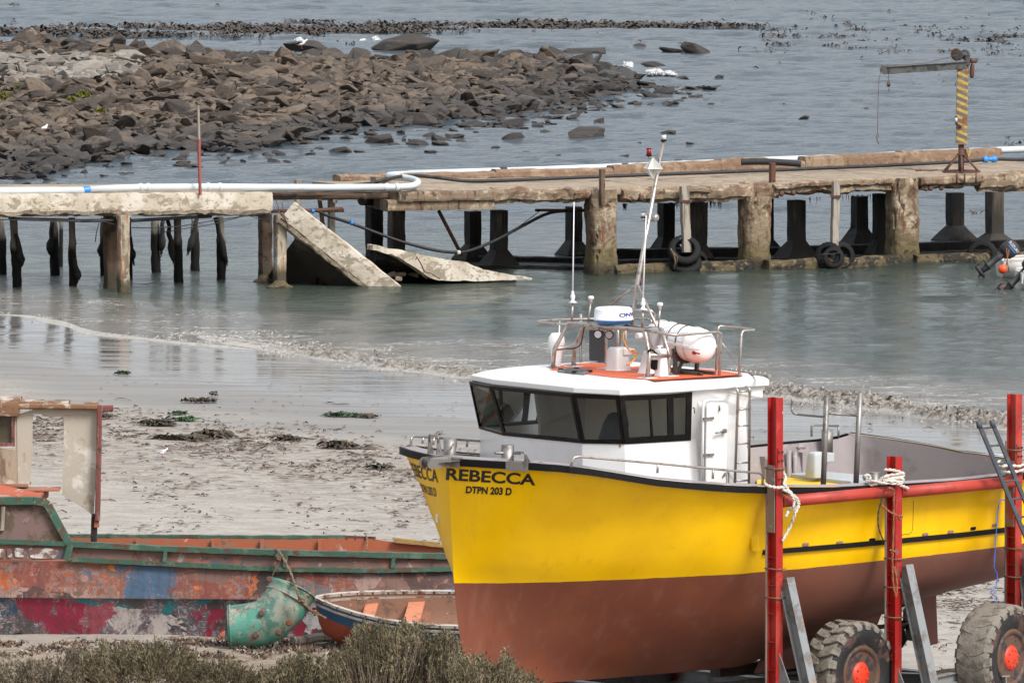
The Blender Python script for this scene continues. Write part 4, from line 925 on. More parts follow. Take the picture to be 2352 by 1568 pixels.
# hanging supply line from left section through the gap to the deck underside
def cr(P, k=8):
    o = []
    for i in range(len(P)-1):
        p0, p1, p2, p3 = P[max(i-1, 0)], P[i], P[i+1], P[min(i+2, len(P)-1)]
        for j in range(k): t = j/k; o.append(.5*((2*p1)+(p2-p0)*t+(2*p0-5*p1+4*p2-p3)*t*t+(3*p1-p0-3*p2+p3)*t**3))
    return o+[P[-1]]
W1 = lambda x, y: (545.5+x/2.731, 344.5+y/2.731)
hl = thing('sagging_pipe', 'black pipe sagging in a long curve across the gap in the jetty', 'pipe', JL(720, 490, .6))
b = MB(); b.tube(cr([JL(*W1(230, 385), .5), JL(*W1(480, 380), .5), JL(*W1(560, 410), .5), JR(*W1(740, 470), .3), JR(*W1(1000, 565), .1), JR(*W1(1200, 620), 0), JR(*W1(1330, 640), 0), JR(*W1(1440, 635), .1), JR(*W1(1600, 575), .4), JR(*W1(1800, 470), .8), JR(*W1(1930, 405), 1), JR(*W1(2030, 385), 1.1), JR(*W1(2200, 380), 1.2)]), .038, 9); b.build('pipe', m_hose, hl)
b = MB(); b.tube([JL(*W1(215, 385), .5), JL(*W1(480, 378), .5), JL(*W1(660, 368), .5)], .042, 9); b.tube([JL(*W1(660, 368), .5), JL(*W1(664, 388), .5)], .03, 7); tag(b.build('rusty_pipe_stub', m_rusty, hl), 'rusty broken pipe stub')
b = MB()
for q in ((470, 384), (715, 457)): p = JL(*W1(*q), .45); b.tube([p-ld*.035-V((0, 0, -.015)), p+ld*.035-V((0, 0, .01))], .052, 10)
b.build('clamp', m_bluepl, hl); b = MB(); p = JR(*W1(1385, 643), 0); b.tube([p-jd*.04, p+jd*.04], .052, 10); tag(b.build('clamp', m_rope, hl), 'white clamp')
b = MB(); b.tube([JR(*W1(1870, 378), 1), JR(*W1(2200, 378), 1.2)], .035, 7); b.tube([JR(*W1(1730, 505), .6), JR(*W1(1800, 455), .8), JR(*W1(1900, 380), 1)], .01, 5); b.build('pipe', m_rusty, hl)

# ---- red marker post at the left
b = MB(); p, q = JL(460, 448, -.18), JL(457, 350, -.18); b.beam(p, q, .075, .05)
m_rpost = mat('faded red post', (.3, .07, .055), [((.2, .1, .08), 5, .5, .65)], .8, bump=.3)
pm = MB(); mk = thing('marker_post', 'tall thin post, faded red below and bare grey wood at the top', 'post', p); b.build('red_shaft', m_rpost, mk)
b = MB(); b.beam(JL(457, 322, -.18), JL(455, 243, -.18), .06, .045); b.build('bare_top', m_gwood, mk); b = MB(); b.beam(q, JL(457, 320, -.18), .08, .055); b.build('red_shaft', m_rpost, mk)
# ---- stub posts on the deck
def stub(u, vb, vt, wd, off, m, label, cat='post'):
    p = JR(u, vb, off); q = Py(u, vt, p.y); b = MB(); b.rough(p-V((0, 0, .25)), q, wd/FL*p.y, wd/FL*p.y, 10, .008, up=jn, seed=u); return single(b, 'stub_post', m, label, cat)
stub(1383, 448, 389, 12, -.2, m_plank, 'dark rotten timber stub standing at the head of the cracked left column')
stub(1774, 417, 374, 13, .1, m_rusty, 'short rusty square stub beside the near edge, between two tyre posts')
stub(1558, 376, 367, 14, 5.2, m_rusty, 'tiny rusty stub beyond the kerb just right of the mast top')
stub(870, 423, 406, 30, 2.9, m_conc, 'low concrete block at the broken end behind the pipe bend')
# ---- fender posts with tyres
def tyre_mesh(Rr, r, tread=True):
    b = MB(); rings = []; n = 40; m = 14
    for i in range(n):
        a = 2*pi*i/n; c = V((cos(a), 0, sin(a))); g = []
        for k in range(m):
            t = 2*pi*k/m; rad = Rr+r*.85*cos(t); y = r*.9*sin(t); 
            if abs(cos(t)) > .7 and cos(t) > 0: rad = Rr+r*.72+(.012 if i % 2 else 0)
            if cos(t) < -.55: rad = Rr-r*.62; y = r*1.0*sin(t)*1.3
            g.append(c*rad+V((0, y, 0)))
        rings.append(g)
    rings.append(rings[0]); b.loft(rings, False, True); return b
def tyre(p, D, rot, label, group='old tyres hung as fenders'):
    b = tyre_mesh(D/2*.74, D/2*.27); o = b.build('tyre', m_tyre); o.location = p; o.rotation_euler = rot; return tag(o, label, 'tyre', group)
def fpost(u, vt, vb, wd, ut, label):
    b = MB(); p, q = JR(u, vb, -.45), JR(ut, vt, -.3); b.rough(p, q, wd/FL*p.y, .16, 20, .01, up=jn, seed=u); o = thing('fender_post', label, 'post', p); b.build('timber', m_gwood, o)
    b = MB(); s = p.lerp(q, .78); b.box(s+V((0, 0, 0)), (.26, .26, .05)); b.build('rusty_strap', m_rusty, o)
fpost(1577, 428, 580, 20, 1571, 'left grey timber fender post on the jetty face, its foot inside a tilted tyre')
fpost(1916, 418, 566, 17, 1920, 'right grey timber fender post on the jetty face, white stained')
sxy = FL/270
tyre(JR(1572, 575, -.5), .84, (radians(-32), 0, .1), 'upper of the stacked tyres, tilted on the left fender post')
tyre(JR(1574, 603, -.42), .84, (radians(-50), .1, 0), 'lower of the stacked tyres, half sunk under the left fender post')
tyre(JR(1603, 607, -.3), .7, (0, .3, .9), 'tyre seen edge on at the right of the stack, half under water')
tyre(JR(1903, 588, -.55), .72, (radians(-12), 0, -.35), 'left tyre of the cluster on the right fender post')
tyre(JR(1932, 588, -.3), .74, (radians(-8), 0, .45), 'right tyre of the cluster on the right fender post')
tyre(JR(1914, 592, -.75), .56, (radians(-15), 0, .1), 'small front tyre in the cluster on the right fender post')
tyre(JR(2256, 586, -.35), .8, (radians(-8), 0, -.1), 'dark tyre against the sill behind the outboard motor')
b = MB(); b.tube([JR(1540, 570, -.95), JR(1548, 585, -1), JR(1551, 600, -1), JR(1548, 618, -.95)], .018, 6); b.tube([JR(1546, 578, -1), JR(1556, 590, -1), JR(1553, 610, -.95)], .014, 6); single(b, 'frayed_rope', m_brope, 'frayed rope lashing the stacked tyres of the left fender post', 'rope')
b = MB(); b.tube([JR(1872, 588, -.9), JR(1895, 583, -1), JR(1912, 584, -1), JR(1935, 578, -.8)], .014, 6); single(b, 'lashing_rope', m_hose, 'dark lashing across the tyres of the right fender post', 'rope')

# ---- davit crane
C3 = lambda x, y: (1952.3+x/4.551, 86.1+y/4.551)
CO = .75
def K(x, y, d=0.0): return JR(*C3(x, y), CO+d)
base = K(1165, 1408)
m_cran = None
def crane_mat():
    m, n, p = nodes('yellow and grey hazard stripes'); P = coords(n, 'World'); s = sep(n, P)
    t = math_(n, 'ADD', math_(n, 'MULTIPLY', s[2], 1.0), math_(n, 'MULTIPLY', s[0], .42)); fr_ = math_(n, 'FRACT', math_(n, 'MULTIPLY', t, 5.6))
    st = ramp(n, math_(n, 'ADD', fr_, math_(n, 'MULTIPLY', math_(n, 'SUBTRACT', noi(n, P, 12, 4), .5), .15)), .40, .45)
    c = mixc(n, st, (.52, .34, .06), (.12, .11, .1)); c = mixc(n, ramp(n, noi(n, P, 5, 8, .8), .5, .62), c, (.3, .19, .08)); c = mixc(n, ramp(n, noi(n, P, 9, 9, .85), .52, .6), c, (.16, .13, .1)); c = mixc(n, ramp(n, noi(n, coords(n, 'World', (2, 2, .6)), 2.6, 6), .6, .66), c, (.22, .07, .02))
    n.links.new(c, p.inputs['Base Color']); p.inputs['Roughness'].default_value = .6; return m
m_cran = crane_mat()
cr_ = thing('davit_crane', 'small davit crane with yellow striped column and grey boom on the jetty edge', 'crane', base)
def cyl2(p, q, r, name, m, n=14, parent=None): b = MB(); b.tube([p, q], r, n); return b.build(name, m, parent or cr_)
b = MB(); p0, p1 = K(1163, 1120), K(1177, 335); b.beam(p0, p1, .27, .27, up=(.0, 1, 0)); b.build('column', m_cran, cr_, .012)
cyl2(K(1161, 1400), K(1163, 1115), .072, 'lower_pipe', m_rusty)
hexr = [(945, 1412), (1060, 1425), (1250, 1424), (1395, 1408), (1300, 1395), (1090, 1394)]
b = MB(); z0 = base.z; cb = base
hx = [cb+V((cos(a)*.5, sin(a)*.5, .02)) for a in [pi/6+i*pi/3 for i in range(6)]]
for i in range(6): b.beam(hx[i], hx[(i+1) % 6], .05, .03)
for i in range(6): b.beam(hx[i], cb+V((0, 0, .02)), .04, .03)
b.build('base_frame', m_rusty, cr_)
apex = K(1161, 1222)
for i in range(6): cyl2(hx[i]*.94+cb*.06+V((0, 0, .01)), apex+(hx[i]-cb)*.12, .026, 'leg', m_rusty, 8)
b = MB(); b.lathe([(.1, -.02), (.1, .02)], Matrix.Translation(apex), 16); b.build('collar', m_rusty, cr_)
bm0, bm1 = K(1240, 290, -.05), K(385, 346, -.35)
b = MB(); b.beam(bm0, bm1, .012, .17); 
for s in (-1, 1): b.beam(bm0+V((0, 0, s*.085)), bm1+V((0, 0, s*.085)), .1, .014)
b.build('boom', m_galv, cr_)
b = MB(); tip = K(345, 338, -.36); b.prism([tip+V((-.08, -.02, .02)), tip+V((-.03, -.02, .12)), tip+V((.08, -.02, .08)), tip+V((.12, -.02, -.1)), tip+V((.02, -.02, -.12)), tip+V((-.07, -.02, -.05))], (0, .05, 0)); b.build('tip_sheave', m_galv, cr_)
top = K(1175, 180)
Mx = Matrix.Translation(K(1170, 185))@Matrix.Rotation(radians(-35), 4, 'Z')@Matrix.Rotation(pi/2, 4, 'X')
b = MB(); b.lathe([(.13, -.16), (.13, -.14), (.065, -.12), (.06, .0), (.065, .12), (.13, .14), (.13, .16)], Mx, 26, False); b.build('winch_drum', m_galv, cr_)
b = MB(); Mg = Matrix.Translation(K(1112, 180, .1))@Matrix.Rotation(radians(-35), 4, 'Z')@Matrix.Rotation(pi/2, 4, 'X'); ring = []
for z in (-.02, .02): ring.append([Mg@V((cos(2*pi*k/64)*(.155 if k % 2 else .14), sin(2*pi*k/64)*(.155 if k % 2 else .14), z)) for k in range(64)])
b.loft(ring, True, False); b.build('gear_wheel', m_rusty, cr_)
b = MB(); b.box(K(1225, 235), (.14, .2, .26)); b.beam(K(1240, 235, .1), K(1330, 240, .1), .1, .1); b.build('winch_bracket', m_galv, cr_, .01)
b = MB(); b.tube([K(1275, 290), K(1278, 300), K(1276, 395), K(1270, 425)], [.05, .055, .055, .04], 14); b.tube([K(1255, 248), K(1315, 248)], .055, 12); b.build('motor', m_rusty, cr_)
b = MB(); b.tube([K(1185, 170, -.1), K(1000, 215, -.2), K(800, 272, -.3), K(370, 297, -.36)], .007, 5); b.tube([K(330, 330, -.38), K(305, 430, -.38), K(295, 600, -.38), K(290, 860, -.38), K(288, 1005, -.38), K(298, 1030, -.38), K(287, 1056, -.38), K(276, 1030, -.38), K(287, 1005, -.38)], .007, 5); b.tube([K(277, 1030, -.38), K(280, 1070, -.38), K(294, 1095, -.38), K(296, 1118, -.38)], .012, 5); b.build('wire_rope', m_rusty, cr_)
b = MB(); q = K(403, 490, -.36)
b.box(q, (.07, .07, .13)); b.tube([q+V((-.045, -.04, 0)), q+V((.045, -.04, 0))], .05, 12); ob = b.build('pulley_block', m_rusty, cr_, .015)
b = MB()
def link(b, c, s, ax):
    pts = [c+(V((cos(t)*s*.6, 0, 0)) if ax else V((0, cos(t)*s*.6, 0)))+V((0, 0, sin(t)*s)) for t in [2*pi*k/10 for k in range(11)]]; b.tube(pts, s*.25, 6, False)
for i in range(4): link(b, K(402, 400+i*17, -.36), .022, i % 2)
for i in range(3): link(b, K(409, 535+i*14, -.36), .022, i % 2)
b.build('chain', m_rusty, cr_)
b = MB(); b.tube([K(1110, 838, -.17), K(1110, 885, -.17)], [.032, .032], 12); b.build('lamp_glass', m_lens, cr_); b = MB()
for y in (830, 890): b.box(K(1110, y, -.17), (.07, .07, .03))
b.tube([K(1108, 900, -.15), K(1150, 925, -.15), K(1165, 935, -.16)], [.03, .035, .05], 8); b.build('lamp_bracket', m_rusty, cr_)
b = MB(); b.tube([K(1225, 1058, 0), K(1340, 1060, 0)], .009, 5); b.rough(K(1215, 1160, .2), K(1240, 1250, .2), .16, .1, 5, .005); b.build('control_box', mat('pale control box', (.35, .26, .13), [(RUST, 6, .5, .6)], .7), cr_)
b = MB()
for x in (1120, 1200, 1320): b.tube([K(x, 1410, -.75), K(x, 1460, -.97), K(x, 1520, -.97)], .02, 6)
b.build('anchor_rod', m_rusty, cr_)
b = MB(); b.tube([JR(*C3(700, 1392), .7), JR(*C3(780, 1388), .7), JR(*C3(850, 1392), .7), JR(*C3(910, 1382), .7)], .018, 6); b.tube([JR(*C3(690, 1395), .7), JR(*C3(740, 1380), .8)], .02, 6); single(b, 'scrap_iron', m_rusty, 'thin rusty scrap iron lying on the deck left of the crane', 'scrap')

# ---- two moored skiffs with tilted outboards and a buoy
m_skiff = mat('white skiff paint', (.62, .61, .57), [((.5, .45, .36), 4, .55, .7), ((.3, .25, .2), 9, .66, .72)], .5, bump=.05)
m_skin = mat('skiff inside brown', (.33, .17, .08), [], .7)
def skiff(stern, label, L=3.6, Wd=1.5, yaw=0.0, z=.52):
    g = thing('white_skiff', label, 'boat', (stern.x, stern.y, -.12), world=False, rz=yaw)
    def sec(x, w, h, bt): return [V((x, -w, h)), V((x, -w*.93, h*.45+bt*.4)), V((x, -w*.55, bt)), V((x, 0, bt-.04)), V((x, w*.55, bt)), V((x, w*.93, h*.45+bt*.4)), V((x, w, h))]
    S = [(0, .62, z, .08), (.5, .68, z, .04), (1.5, Wd/2, z+.03, .02), (2.6, .6, z+.1, .06), (3.3, .3, z+.18, .2), (L, .03, z+.24, .4)]
    b = MB(); outer = [sec(*q) for q in S]; b.loft(outer, False, True, closed=False); b.add(outer[0], [tuple(range(7))]); ob = b.build('hull', m_skiff, g)
    ob.modifiers.new('solid', 'SOLIDIFY').thickness = .03
    b = MB(); b.loft([[p+V((0, 0, .012)) for p in (V((s[0], -s[1]*1.02, s[2])), V((s[0], -s[1]*.93, s[2])))] for s in S], False, False, closed=False); b.loft([[V((s[0], s[1]*1.02, s[2]+.012)), V((s[0], s[1]*.93, s[2]+.012))] for s in S], False, False, closed=False); q = b.build('gunwale', m_skiff, g); q.modifiers.new('solid', 'SOLIDIFY').thickness = .04
    for x in (.7, 1.9): b = MB(); b.box((x, 0, z-.12), (.24, 1.2, .03)); b.build('thwart', m_skin, g)
    b = MB(); b.box((1.5, 0, .12), (2.6, .9, .02)); b.build('floor', m_skin, g)
    return g
def outboard(pos, label, yaw, tilt, txt=True, scale=1.0, mirror=False):
    g = thing('outboard_motor', label, 'outboard motor', pos, world=False, rz=yaw); g.scale = (scale,)*3
    T = Matrix.Rotation(tilt, 4, 'Y')     # leg swings up and aft (aft is -x)
    def tp(b): b.v = [tuple(T@V(p)) for p in b.v]; return b
    b = MB(); rings = []
    for z, sx, sy, ox in [(.08, .13, .09, 0), (.12, .19, .13, .0), (.25, .21, .145, .0), (.38, .2, .14, .01), (.46, .15, .11, .02), (.49, .07, .05, .02)]:
        rings.append([V((ox+math.copysign(abs(cos(t))**.6, cos(t))*sx, math.copysign(abs(sin(t))**.6, sin(t))*sy, z)) for t in [2*pi*k/20 for k in range(20)]])
    b.loft(rings, True, True); tp(b).build('cowling', m_dgrey, g)
    b = MB(); rings = [[V((x+cos(t)*sx, sin(t)*sy, z)) for t in [2*pi*k/12 for k in range(12)]] for z, sx, sy, x in [(.1, .1, .08, 0), (-.1, .075, .05, -.01), (-.35, .075, .045, -.01), (-.38, .1, .07, -.01), (-.5, .07, .035, 0), (-.62, .07, .03, 0)]]
    b.loft(rings, True, True); tp(b).build('leg', m_dgrey, g)
    b = MB(); b.add([(-.2, -.09, -.4), (.1, -.09, -.4), (.1, .09, -.4), (-.2, .09, -.4), (-.2, -.09, -.385), (.1, -.09, -.385), (.1, .09, -.385), (-.2, .09, -.385)], [(0, 3, 2, 1), (4, 5, 6, 7), (0, 1, 5, 4), (1, 2, 6, 5), (2, 3, 7, 6), (3, 0, 4, 7)]); tp(b).build('cavitation_plate', m_dgrey, g)
    b = MB(); b.tube([(-.2, 0, -.62), (-.15, 0, -.62), (.1, 0, -.62), (.17, 0, -.62)], [.02, .05, .05, .01], 12); b.prism([(-.02, -.01, -.64), (.1, -.01, -.64), (.06, -.01, -.78)], (0, .02, 0)); tp(b).build('gearcase', m_dgrey, g)
    b = MB()
    for k in range(3):
        a = 2*pi*k/3; u1 = V((0, cos(a), sin(a))); u2 = V((0, -sin(a), cos(a))); c = V((-.19, 0, -.62)); b.prism([c+u1*.02, c+u1*.12+u2*.05+V((-.02, 0, 0)), c+u1*.13-u2*.03+V((.02, 0, 0))], (.012, 0, 0))
    tp(b).build('propeller', m_dgrey, g)
    b = MB(); b.box((.13, 0, -.08), (.07, .16, .3)); b.tube([(.1, -.07, .05), (.2, -.07, .05)], .015, 6); b.build('clamp_bracket', m_dgrey, g)
    if txt:
        cu = bpy.data.curves.new('t', 'FONT'); cu.body = 'SUZUKI'; cu.size = .1; cu.extrude = .002; cu.align_x = 'CENTER'; to = bpy.data.objects.new('t', cu); COL.objects.link(to); dg = bpy.context.evaluated_depsgraph_get(); me = bpy.data.meshes.new_from_object(to.evaluated_get(dg)); bpy.data.objects.remove(to)
        Mt = T@Matrix.Translation((.0, -.1475, .34))@Matrix.Rotation(pi/2, 4, 'X'); me.transform(Mt); me.materials.clear(); me.materials.append(m_radw); to = bpy.data.objects.new('lettering', me); COL.objects.link(to); to.parent = g
        b = MB(); b.box((.02, -.147, .3), (.26, .004, .022)); tp(b).build('blue_stripe', m_bluepl, g)
    return g
s1 = Pz(2300, 636, 0); skiff(s1+V((0, .3, 0)), 'white skiff with orange fender inside, farther of the two at the right edge', yaw=.12)
m1 = Py(2302, 590, s1.y-.25); outboard(m1+V((-.02, .3, 0)), 'dark grey tilted outboard with white maker lettering, on the farther skiff', .1, radians(52), True, 1.0)
s2 = Pz(2338, 664, 0); skiff(s2+V((.05, .3, 0)), 'white skiff cut by the photo edge, nearer of the two', yaw=.1)
m2 = Py(2349, 628, s2.y-.2); outboard(m2+V((.03, .2, 0)), 'plain dark outboard tilted up on the nearer skiff', .1, radians(46), False, 1.05)
b = MB(); c = Py(2303, 618, Pz(2303, 640, 0).y); b.lathe([(.11*sin(pi*k/12)+.0005, -.11*cos(pi*k/12)) for k in range(13)], Matrix.Translation(c), 20); single(b, 'buoy', mat('orange buoy', (.75, .08, .01), [], .45, bump=0), 'round orange buoy floating at the stern of the farther skiff', 'buoy')
b = MB(); b.tube([Py(2312, 570, s1.y-.45), Py(2314, 598, s1.y-.5), Py(2311, 610, s1.y-.5)], .012, 6); b.tube([Py(2318, 572, s1.y-.45), Py(2313, 598, s1.y-.5), Py(2318, 625, s1.y-.5)], .012, 6); single(b, 'mooring_rope', m_rrope, 'short orange rope knotted at the skiff stern above the buoy', 'rope')
# ================================================================== THE YELLOW FISHING BOAT
PSI = radians(41); A_ = V((cos(PSI), sin(PSI), 0)); N_ = V((sin(PSI), -cos(PSI), 0))      # aft, port
OB = V((-.8556, 166.95, 0)); OB.z = Py(1042, 1338, 166.95).z
ZO = 1.65
boat = thing('fishing_boat', 'large yellow hulled fishing boat with white wheelhouse standing on its trolley', 'boat', OB-V((0, 0, ZO)), world=False, rz=PSI)
def L3(X, l, z): return V((X, -l, z+ZO))
def HL(X, l, z): return V((X, -l, z+ZO+max(0, -l)*lerp(.02, .1, max(0, min(1, X/9)))*max(0, min(1, (z-.2)/1.0))))
def w2b(p): d = p-OB; return L3(d.dot(A_), d.dot(N_), d.z)
def b2w(q): return OB+A_*q.x+N_*(-q.y)+V((0, 0, q.z-ZO))
def Bl(u, v, l):
    r = ray(u, v); t = (l-(CAMP-OB).dot(N_))/r.dot(N_); return w2b(CAMP+r*t)
def Bz(u, v, z): return w2b(Pz(u, v, z+OB.z))
def Bx(u, v, X):
    r = ray(u, v); t = (X-(CAMP-OB).dot(A_))/r.dot(A_); return w2b(CAMP+r*t)
SHZ = [(-.5, 1.845), (.25, 1.845), (.5, 1.825), (.9, 1.765), (1.3, 1.69), (2, 1.56), (2.8, 1.455), (3.6, 1.37), (4.3, 1.32), (5.4, 1.25), (6.7, 1.22), (8, 1.2), (9.5, 1.22), (9.9, 1.3), (10.4, 1.34)]
LV = [  # per level: z (number or table over X) and plan points (X, half breadth)
 (SHZ, [(-.12, 0), (-.06, .35), (.02, .7), (.12, 1.06), (.25, 1.4), (.42, 1.68), (.65, 1.88), (1.0, 2.03), (1.6, 2.16), (2.6, 2.27), (4.5, 2.35), (6.5, 2.36), (8.3, 2.34), (9.9, 2.2)]),
 (.95, [(-.06, 0), (.0, .25), (.1, .52), (.22, .77), (.4, 1.0), (.65, 1.2), (1.0, 1.4), (1.5, 1.6), (2.2, 1.8), (3.2, 2.0), (4.8, 2.16), (6.6, 2.22), (8.3, 2.22), (9.9, 2.05)]),
 (.35, [(-.02, 0), (.07, .2), (.2, .41), (.4, .64), (.68, .86), (1.05, 1.06), (1.5, 1.25), (2.05, 1.43), (2.75, 1.62), (3.7, 1.84), (5.1, 2.03), (6.6, 2.12), (8.3, 2.14), (9.9, 1.98)]),
 (0.0, [(0, 0), (.15, .15), (.4, .38), (.7, .61), (1.05, .8), (1.5, 1.0), (2.0, 1.17), (2.6, 1.35), (3.3, 1.54), (4.1, 1.74), (5.2, 1.93), (6.6, 2.02), (8.3, 2.05), (9.9, 1.9)]),
 (-.5, [(.06, 0), (.3, .14), (.6, .28), (1.0, .43), (1.45, .6), (1.95, .77), (2.5, .95), (3.1, 1.14), (3.8, 1.33), (4.6, 1.52), (5.5, 1.67), (6.7, 1.76), (8.3, 1.72), (9.9, 1.5)]),
 (-.95, [(.15, 0), (.5, .1), (.95, .2), (1.4, .32), (1.9, .45), (2.4, .58), (3.0, .74), (3.6, .9), (4.3, 1.08), (5.0, 1.22), (5.8, 1.3), (6.9, 1.2), (8.2, .9), (9.9, .5)]),
 (-1.35, [(.35, 0), (.9, .07), (1.4, .12), (1.9, .18), (2.4, .26), (2.9, .36), (3.5, .48), (4.1, .58), (4.7, .65), (5.3, .66), (6.0, .6), (7.0, .42), (8.2, .2), (9.9, .08)]),
 (-1.6, [(.7, 0), (1.3, .05), (1.9, .07), (2.4, .1), (2.9, .13), (3.4, .16), (3.9, .2), (4.5, .22), (5.0, .22), (5.6, .2), (6.3, .15), (7.2, .08), (8.3, .05), (9.9, .03)])]
def lz(j, X):
    z = LV[j][0]; z = table(z, X) if isinstance(z, list) else z
    if j == 4: z += .10*max(0, X-7)/2.9
    if j == 5: z += .30*max(0, X-6)/3.9
    if j == 6: z += .62*max(0, X-5.5)/4.4
    if j == 7: z += .82*max(0, X-5.5)/4.4
    return z
def smooth(pts, k=4):
    o = []
    for i in range(len(pts)-1):
        p0, p1, p2, p3 = (V(pts[max(i-1, 0)]), V(pts[i]), V(pts[i+1]), V(pts[min(i+2, len(pts)-1)]))
        for j in range(k): t = j/k; o.append(.5*((2*p1)+(p2-p0)*t+(2*p0-5*p1+4*p2-p3)*t*t+(3*p1-p0-3*p2+p3)*t**3))
    return o+[V(pts[-1])]
lev = []
for j, (z, pl_) in enumerate(LV):
    pp = smooth([(x, b_, 0) for x, b_ in pl_], 4); lev.append([(p.x, max(p.y, 0), lz(j, p.x)) for p in pp])
# refine between levels
full = []
for j in range(len(lev)-1):
    for k in range(3 if j < 3 else 2):
        n_ = 3 if j < 3 else 2; t = k/n_; j0, j3 = max(j-1, 0), min(j+2, len(lev)-1); row = []
        for i in range(len(lev[0])):
            p0, p1, p2, p3 = V(lev[j0][i]), V(lev[j][i]), V(lev[j+1][i]), V(lev[j3][i])
            q = p1.lerp(p2, t) if j < 2 else .5*((2*p1)+(p2-p0)*t+(2*p0-5*p1+4*p2-p3)*t*t+(3*p1-p0-3*p2+p3)*t**3); row.append(q)
        full.append(row)
full.append([V(p) for p in lev[-1]])
NS = len(full[0]); hull = MB(); stern = []
rings = []
for row in full:
    port = [L3(p.x, p.y, p.z) for p in row]; star = [HL(p.x, -p.y, p.z) for p in row]
    # stern: rounded transom joining port to starboard
    e = row[-1]; tr = []
    for k in range(1, 10):
        a = k/10; l = e.y*cos(pi*a); bul = .42*sin(pi*a)*(min(1, e.y/1.2)); l2 = e.y*(1-2*a); tr.append(HL(e.x+bul, l2, e.z+(.05*sin(pi*a) if row is full[0] else 0)))
    rings.append(port+tr+list(reversed(star))[:-1])
hull.loft(rings, False, True, closed=True)
def hull_mat():
    m, n, p = nodes('yellow topsides over brown antifouling'); P = coords(n, 'Object'); s = sep(n, P)
    zl = math_(n, 'SUBTRACT', s[2], ZO); lim = math_(n, 'MULTIPLY', math_(n, 'MAXIMUM', math_(n, 'SUBTRACT', s[0], 4.0), 0), .022)
    zl = math_(n, 'ADD', zl, math_(n, 'MULTIPLY', math_(n, 'SUBTRACT', noi(n, P, 3, 3), .5), .025)); top = math_(n, 'GREATER_THAN', zl, lim)
    y = mixc(n, ramp(n, noi(n, P, .8, 4), .4, .65), (.9, .52, .002), (.82, .455, .002))
    y = mixc(n, math_(n, 'MULTIPLY', ramp(n, noi(n, coords(n, 'Object', (1.5, 1.5, .2)), 3, 8, .8), .54, .72), .4), y, (.5, .3, .02))
    st = ramp(n, noi(n, coords(n, 'Object', (2.2, 2.2, .3)), 1.6, 6), .48, .75)
    r_ = mixc(n, math_(n, 'MULTIPLY', st, .6), (.2, .062, .036), (.26, .115, .085)); r_ = mixc(n, ramp(n, noi(n, P, 1.1, 5), .48, .66), r_, (.23, .07, .035))
    r_ = mixc(n, math_(n, 'MULTIPLY', ramp(n, s[0], 3.5, 6.5), .55), r_, (.17, .085, .07))
    sc_n = ramp(n, noi(n, coords(n, 'Object', (6, 6, 1.2)), 2.2, 9, .85, 1.2), .70, .74); r_ = mixc(n, math_(n, 'MULTIPLY', sc_n, .3), r_, (.36, .24, .2)); y = mixc(n, math_(n, 'MULTIPLY', ramp(n, noi(n, coords(n, 'Object', (5, 5, 2)), 1.9, 9, .85, 1.5), .68, .72), .55), y, (.42, .27, .05))
    n.links.new(mixc(n, top, r_, y), p.inputs['Base Color'])
    n.links.new(math_(n, 'SUBTRACT', .62, math_(n, 'MULTIPLY', top, .3)), p.inputs['Roughness']); p.inputs['Specular IOR Level'].default_value = .28
    b = n.nodes.new('ShaderNodeBump'); b.inputs['Strength'].default_value = .22; b.inputs['Distance'].default_value = .03
    n.links.new(noi(n, P, 1.6, 3), b.inputs['Height']); n.links.new(b.outputs[0], p.inputs['Normal'])
    return m
hob = hull.build('hull', hull_mat(), boat)
# crisp stem: split shading on the centreline edge
me = hob.data
for e in me.edges:
    a, c = me.vertices[e.vertices[0]].co, me.vertices[e.vertices[1]].co
    if abs(a.y) < 1e-4 and abs(c.y) < 1e-4 and a.x < 2: e.use_edge_sharp = True
bmh = bmesh.new(); bmh.from_mesh(me); bvh = BVHTree.FromBMesh(bmh)
def on_hull(u, v, off=.006):
    """point of the hull surface on a sight line"""
    r = ray(u, v).normalized(); d = V((r.dot(A_), -r.dot(N_), r.z)); o = w2b(CAMP)
    loc, nor, _, _ = bvh.ray_cast(o, d)
    if loc is None: return None
    if nor.dot(d) > 0: nor = -nor
    return loc+nor*off, nor
def zrow(zf_):  # row on the hull at a given height table
    o = []
    for i in range(NS):
        col_ = [full[j][i] for j in range(len(full))]
        for a, c in zip(col_, col_[1:]):
            z = zf_(a.x)
            if a.z >= z >= c.z: o.append(a.lerp(c, (a.z-z)/(a.z-c.z+1e-9))); break
    return o
# bulwark inside and decks
sheer = full[0]
def inset(row, d, z, x0=-9, x1=99):
    return [V((min(p.x+(d*1.2 if p.x < .35 else 0), 9.9-d*0), max(p.y-d*(1.25 if p.x < 1.5 else 1), 0), z(p.x) if callable(z) else z)) for p in row if x0 <= p.x <= x1]
def dz(X): return lerp(1.35, 1.12, max(0, min(1, X/2))) if X < 4.3 else .3
b = MB()
def inrow(zf_, d):
    out = []
    for p in zrow(zf_): out.append(V((p.x+(d*1.4 if p.x < .5 else 0), max(p.y-d*(1.3 if p.x < 1.5 else 1), 0), p.z)))
    return out
ins_t = inset(sheer, .1, lambda X: table(SHZ, X)-.0); ins_b = inrow(lambda X: table(SHZ, X)-.5 if X < 4.4 else lerp(table(SHZ, X)-.5, .3, min(1, (X-4.4)/.3)), .12)
ins_b = [ins_b[min(int(i*len(ins_b)/len(ins_t)), len(ins_b)-1)] for i in range(len(ins_t))]
def loop(pts, bul=.30): 
    e = pts[-1]; tr = [V((e.x+bul*sin(pi*k/10), e.y*(1-2*k/10), e.z+(.05*sin(pi*k/10)))) for k in range(1, 10)]
    return [HL(p.x, p.y, p.z) for p in pts]+[HL(p.x, p.y, p.z) for p in tr]+[HL(p.x, -p.y, p.z) for p in reversed(pts)]
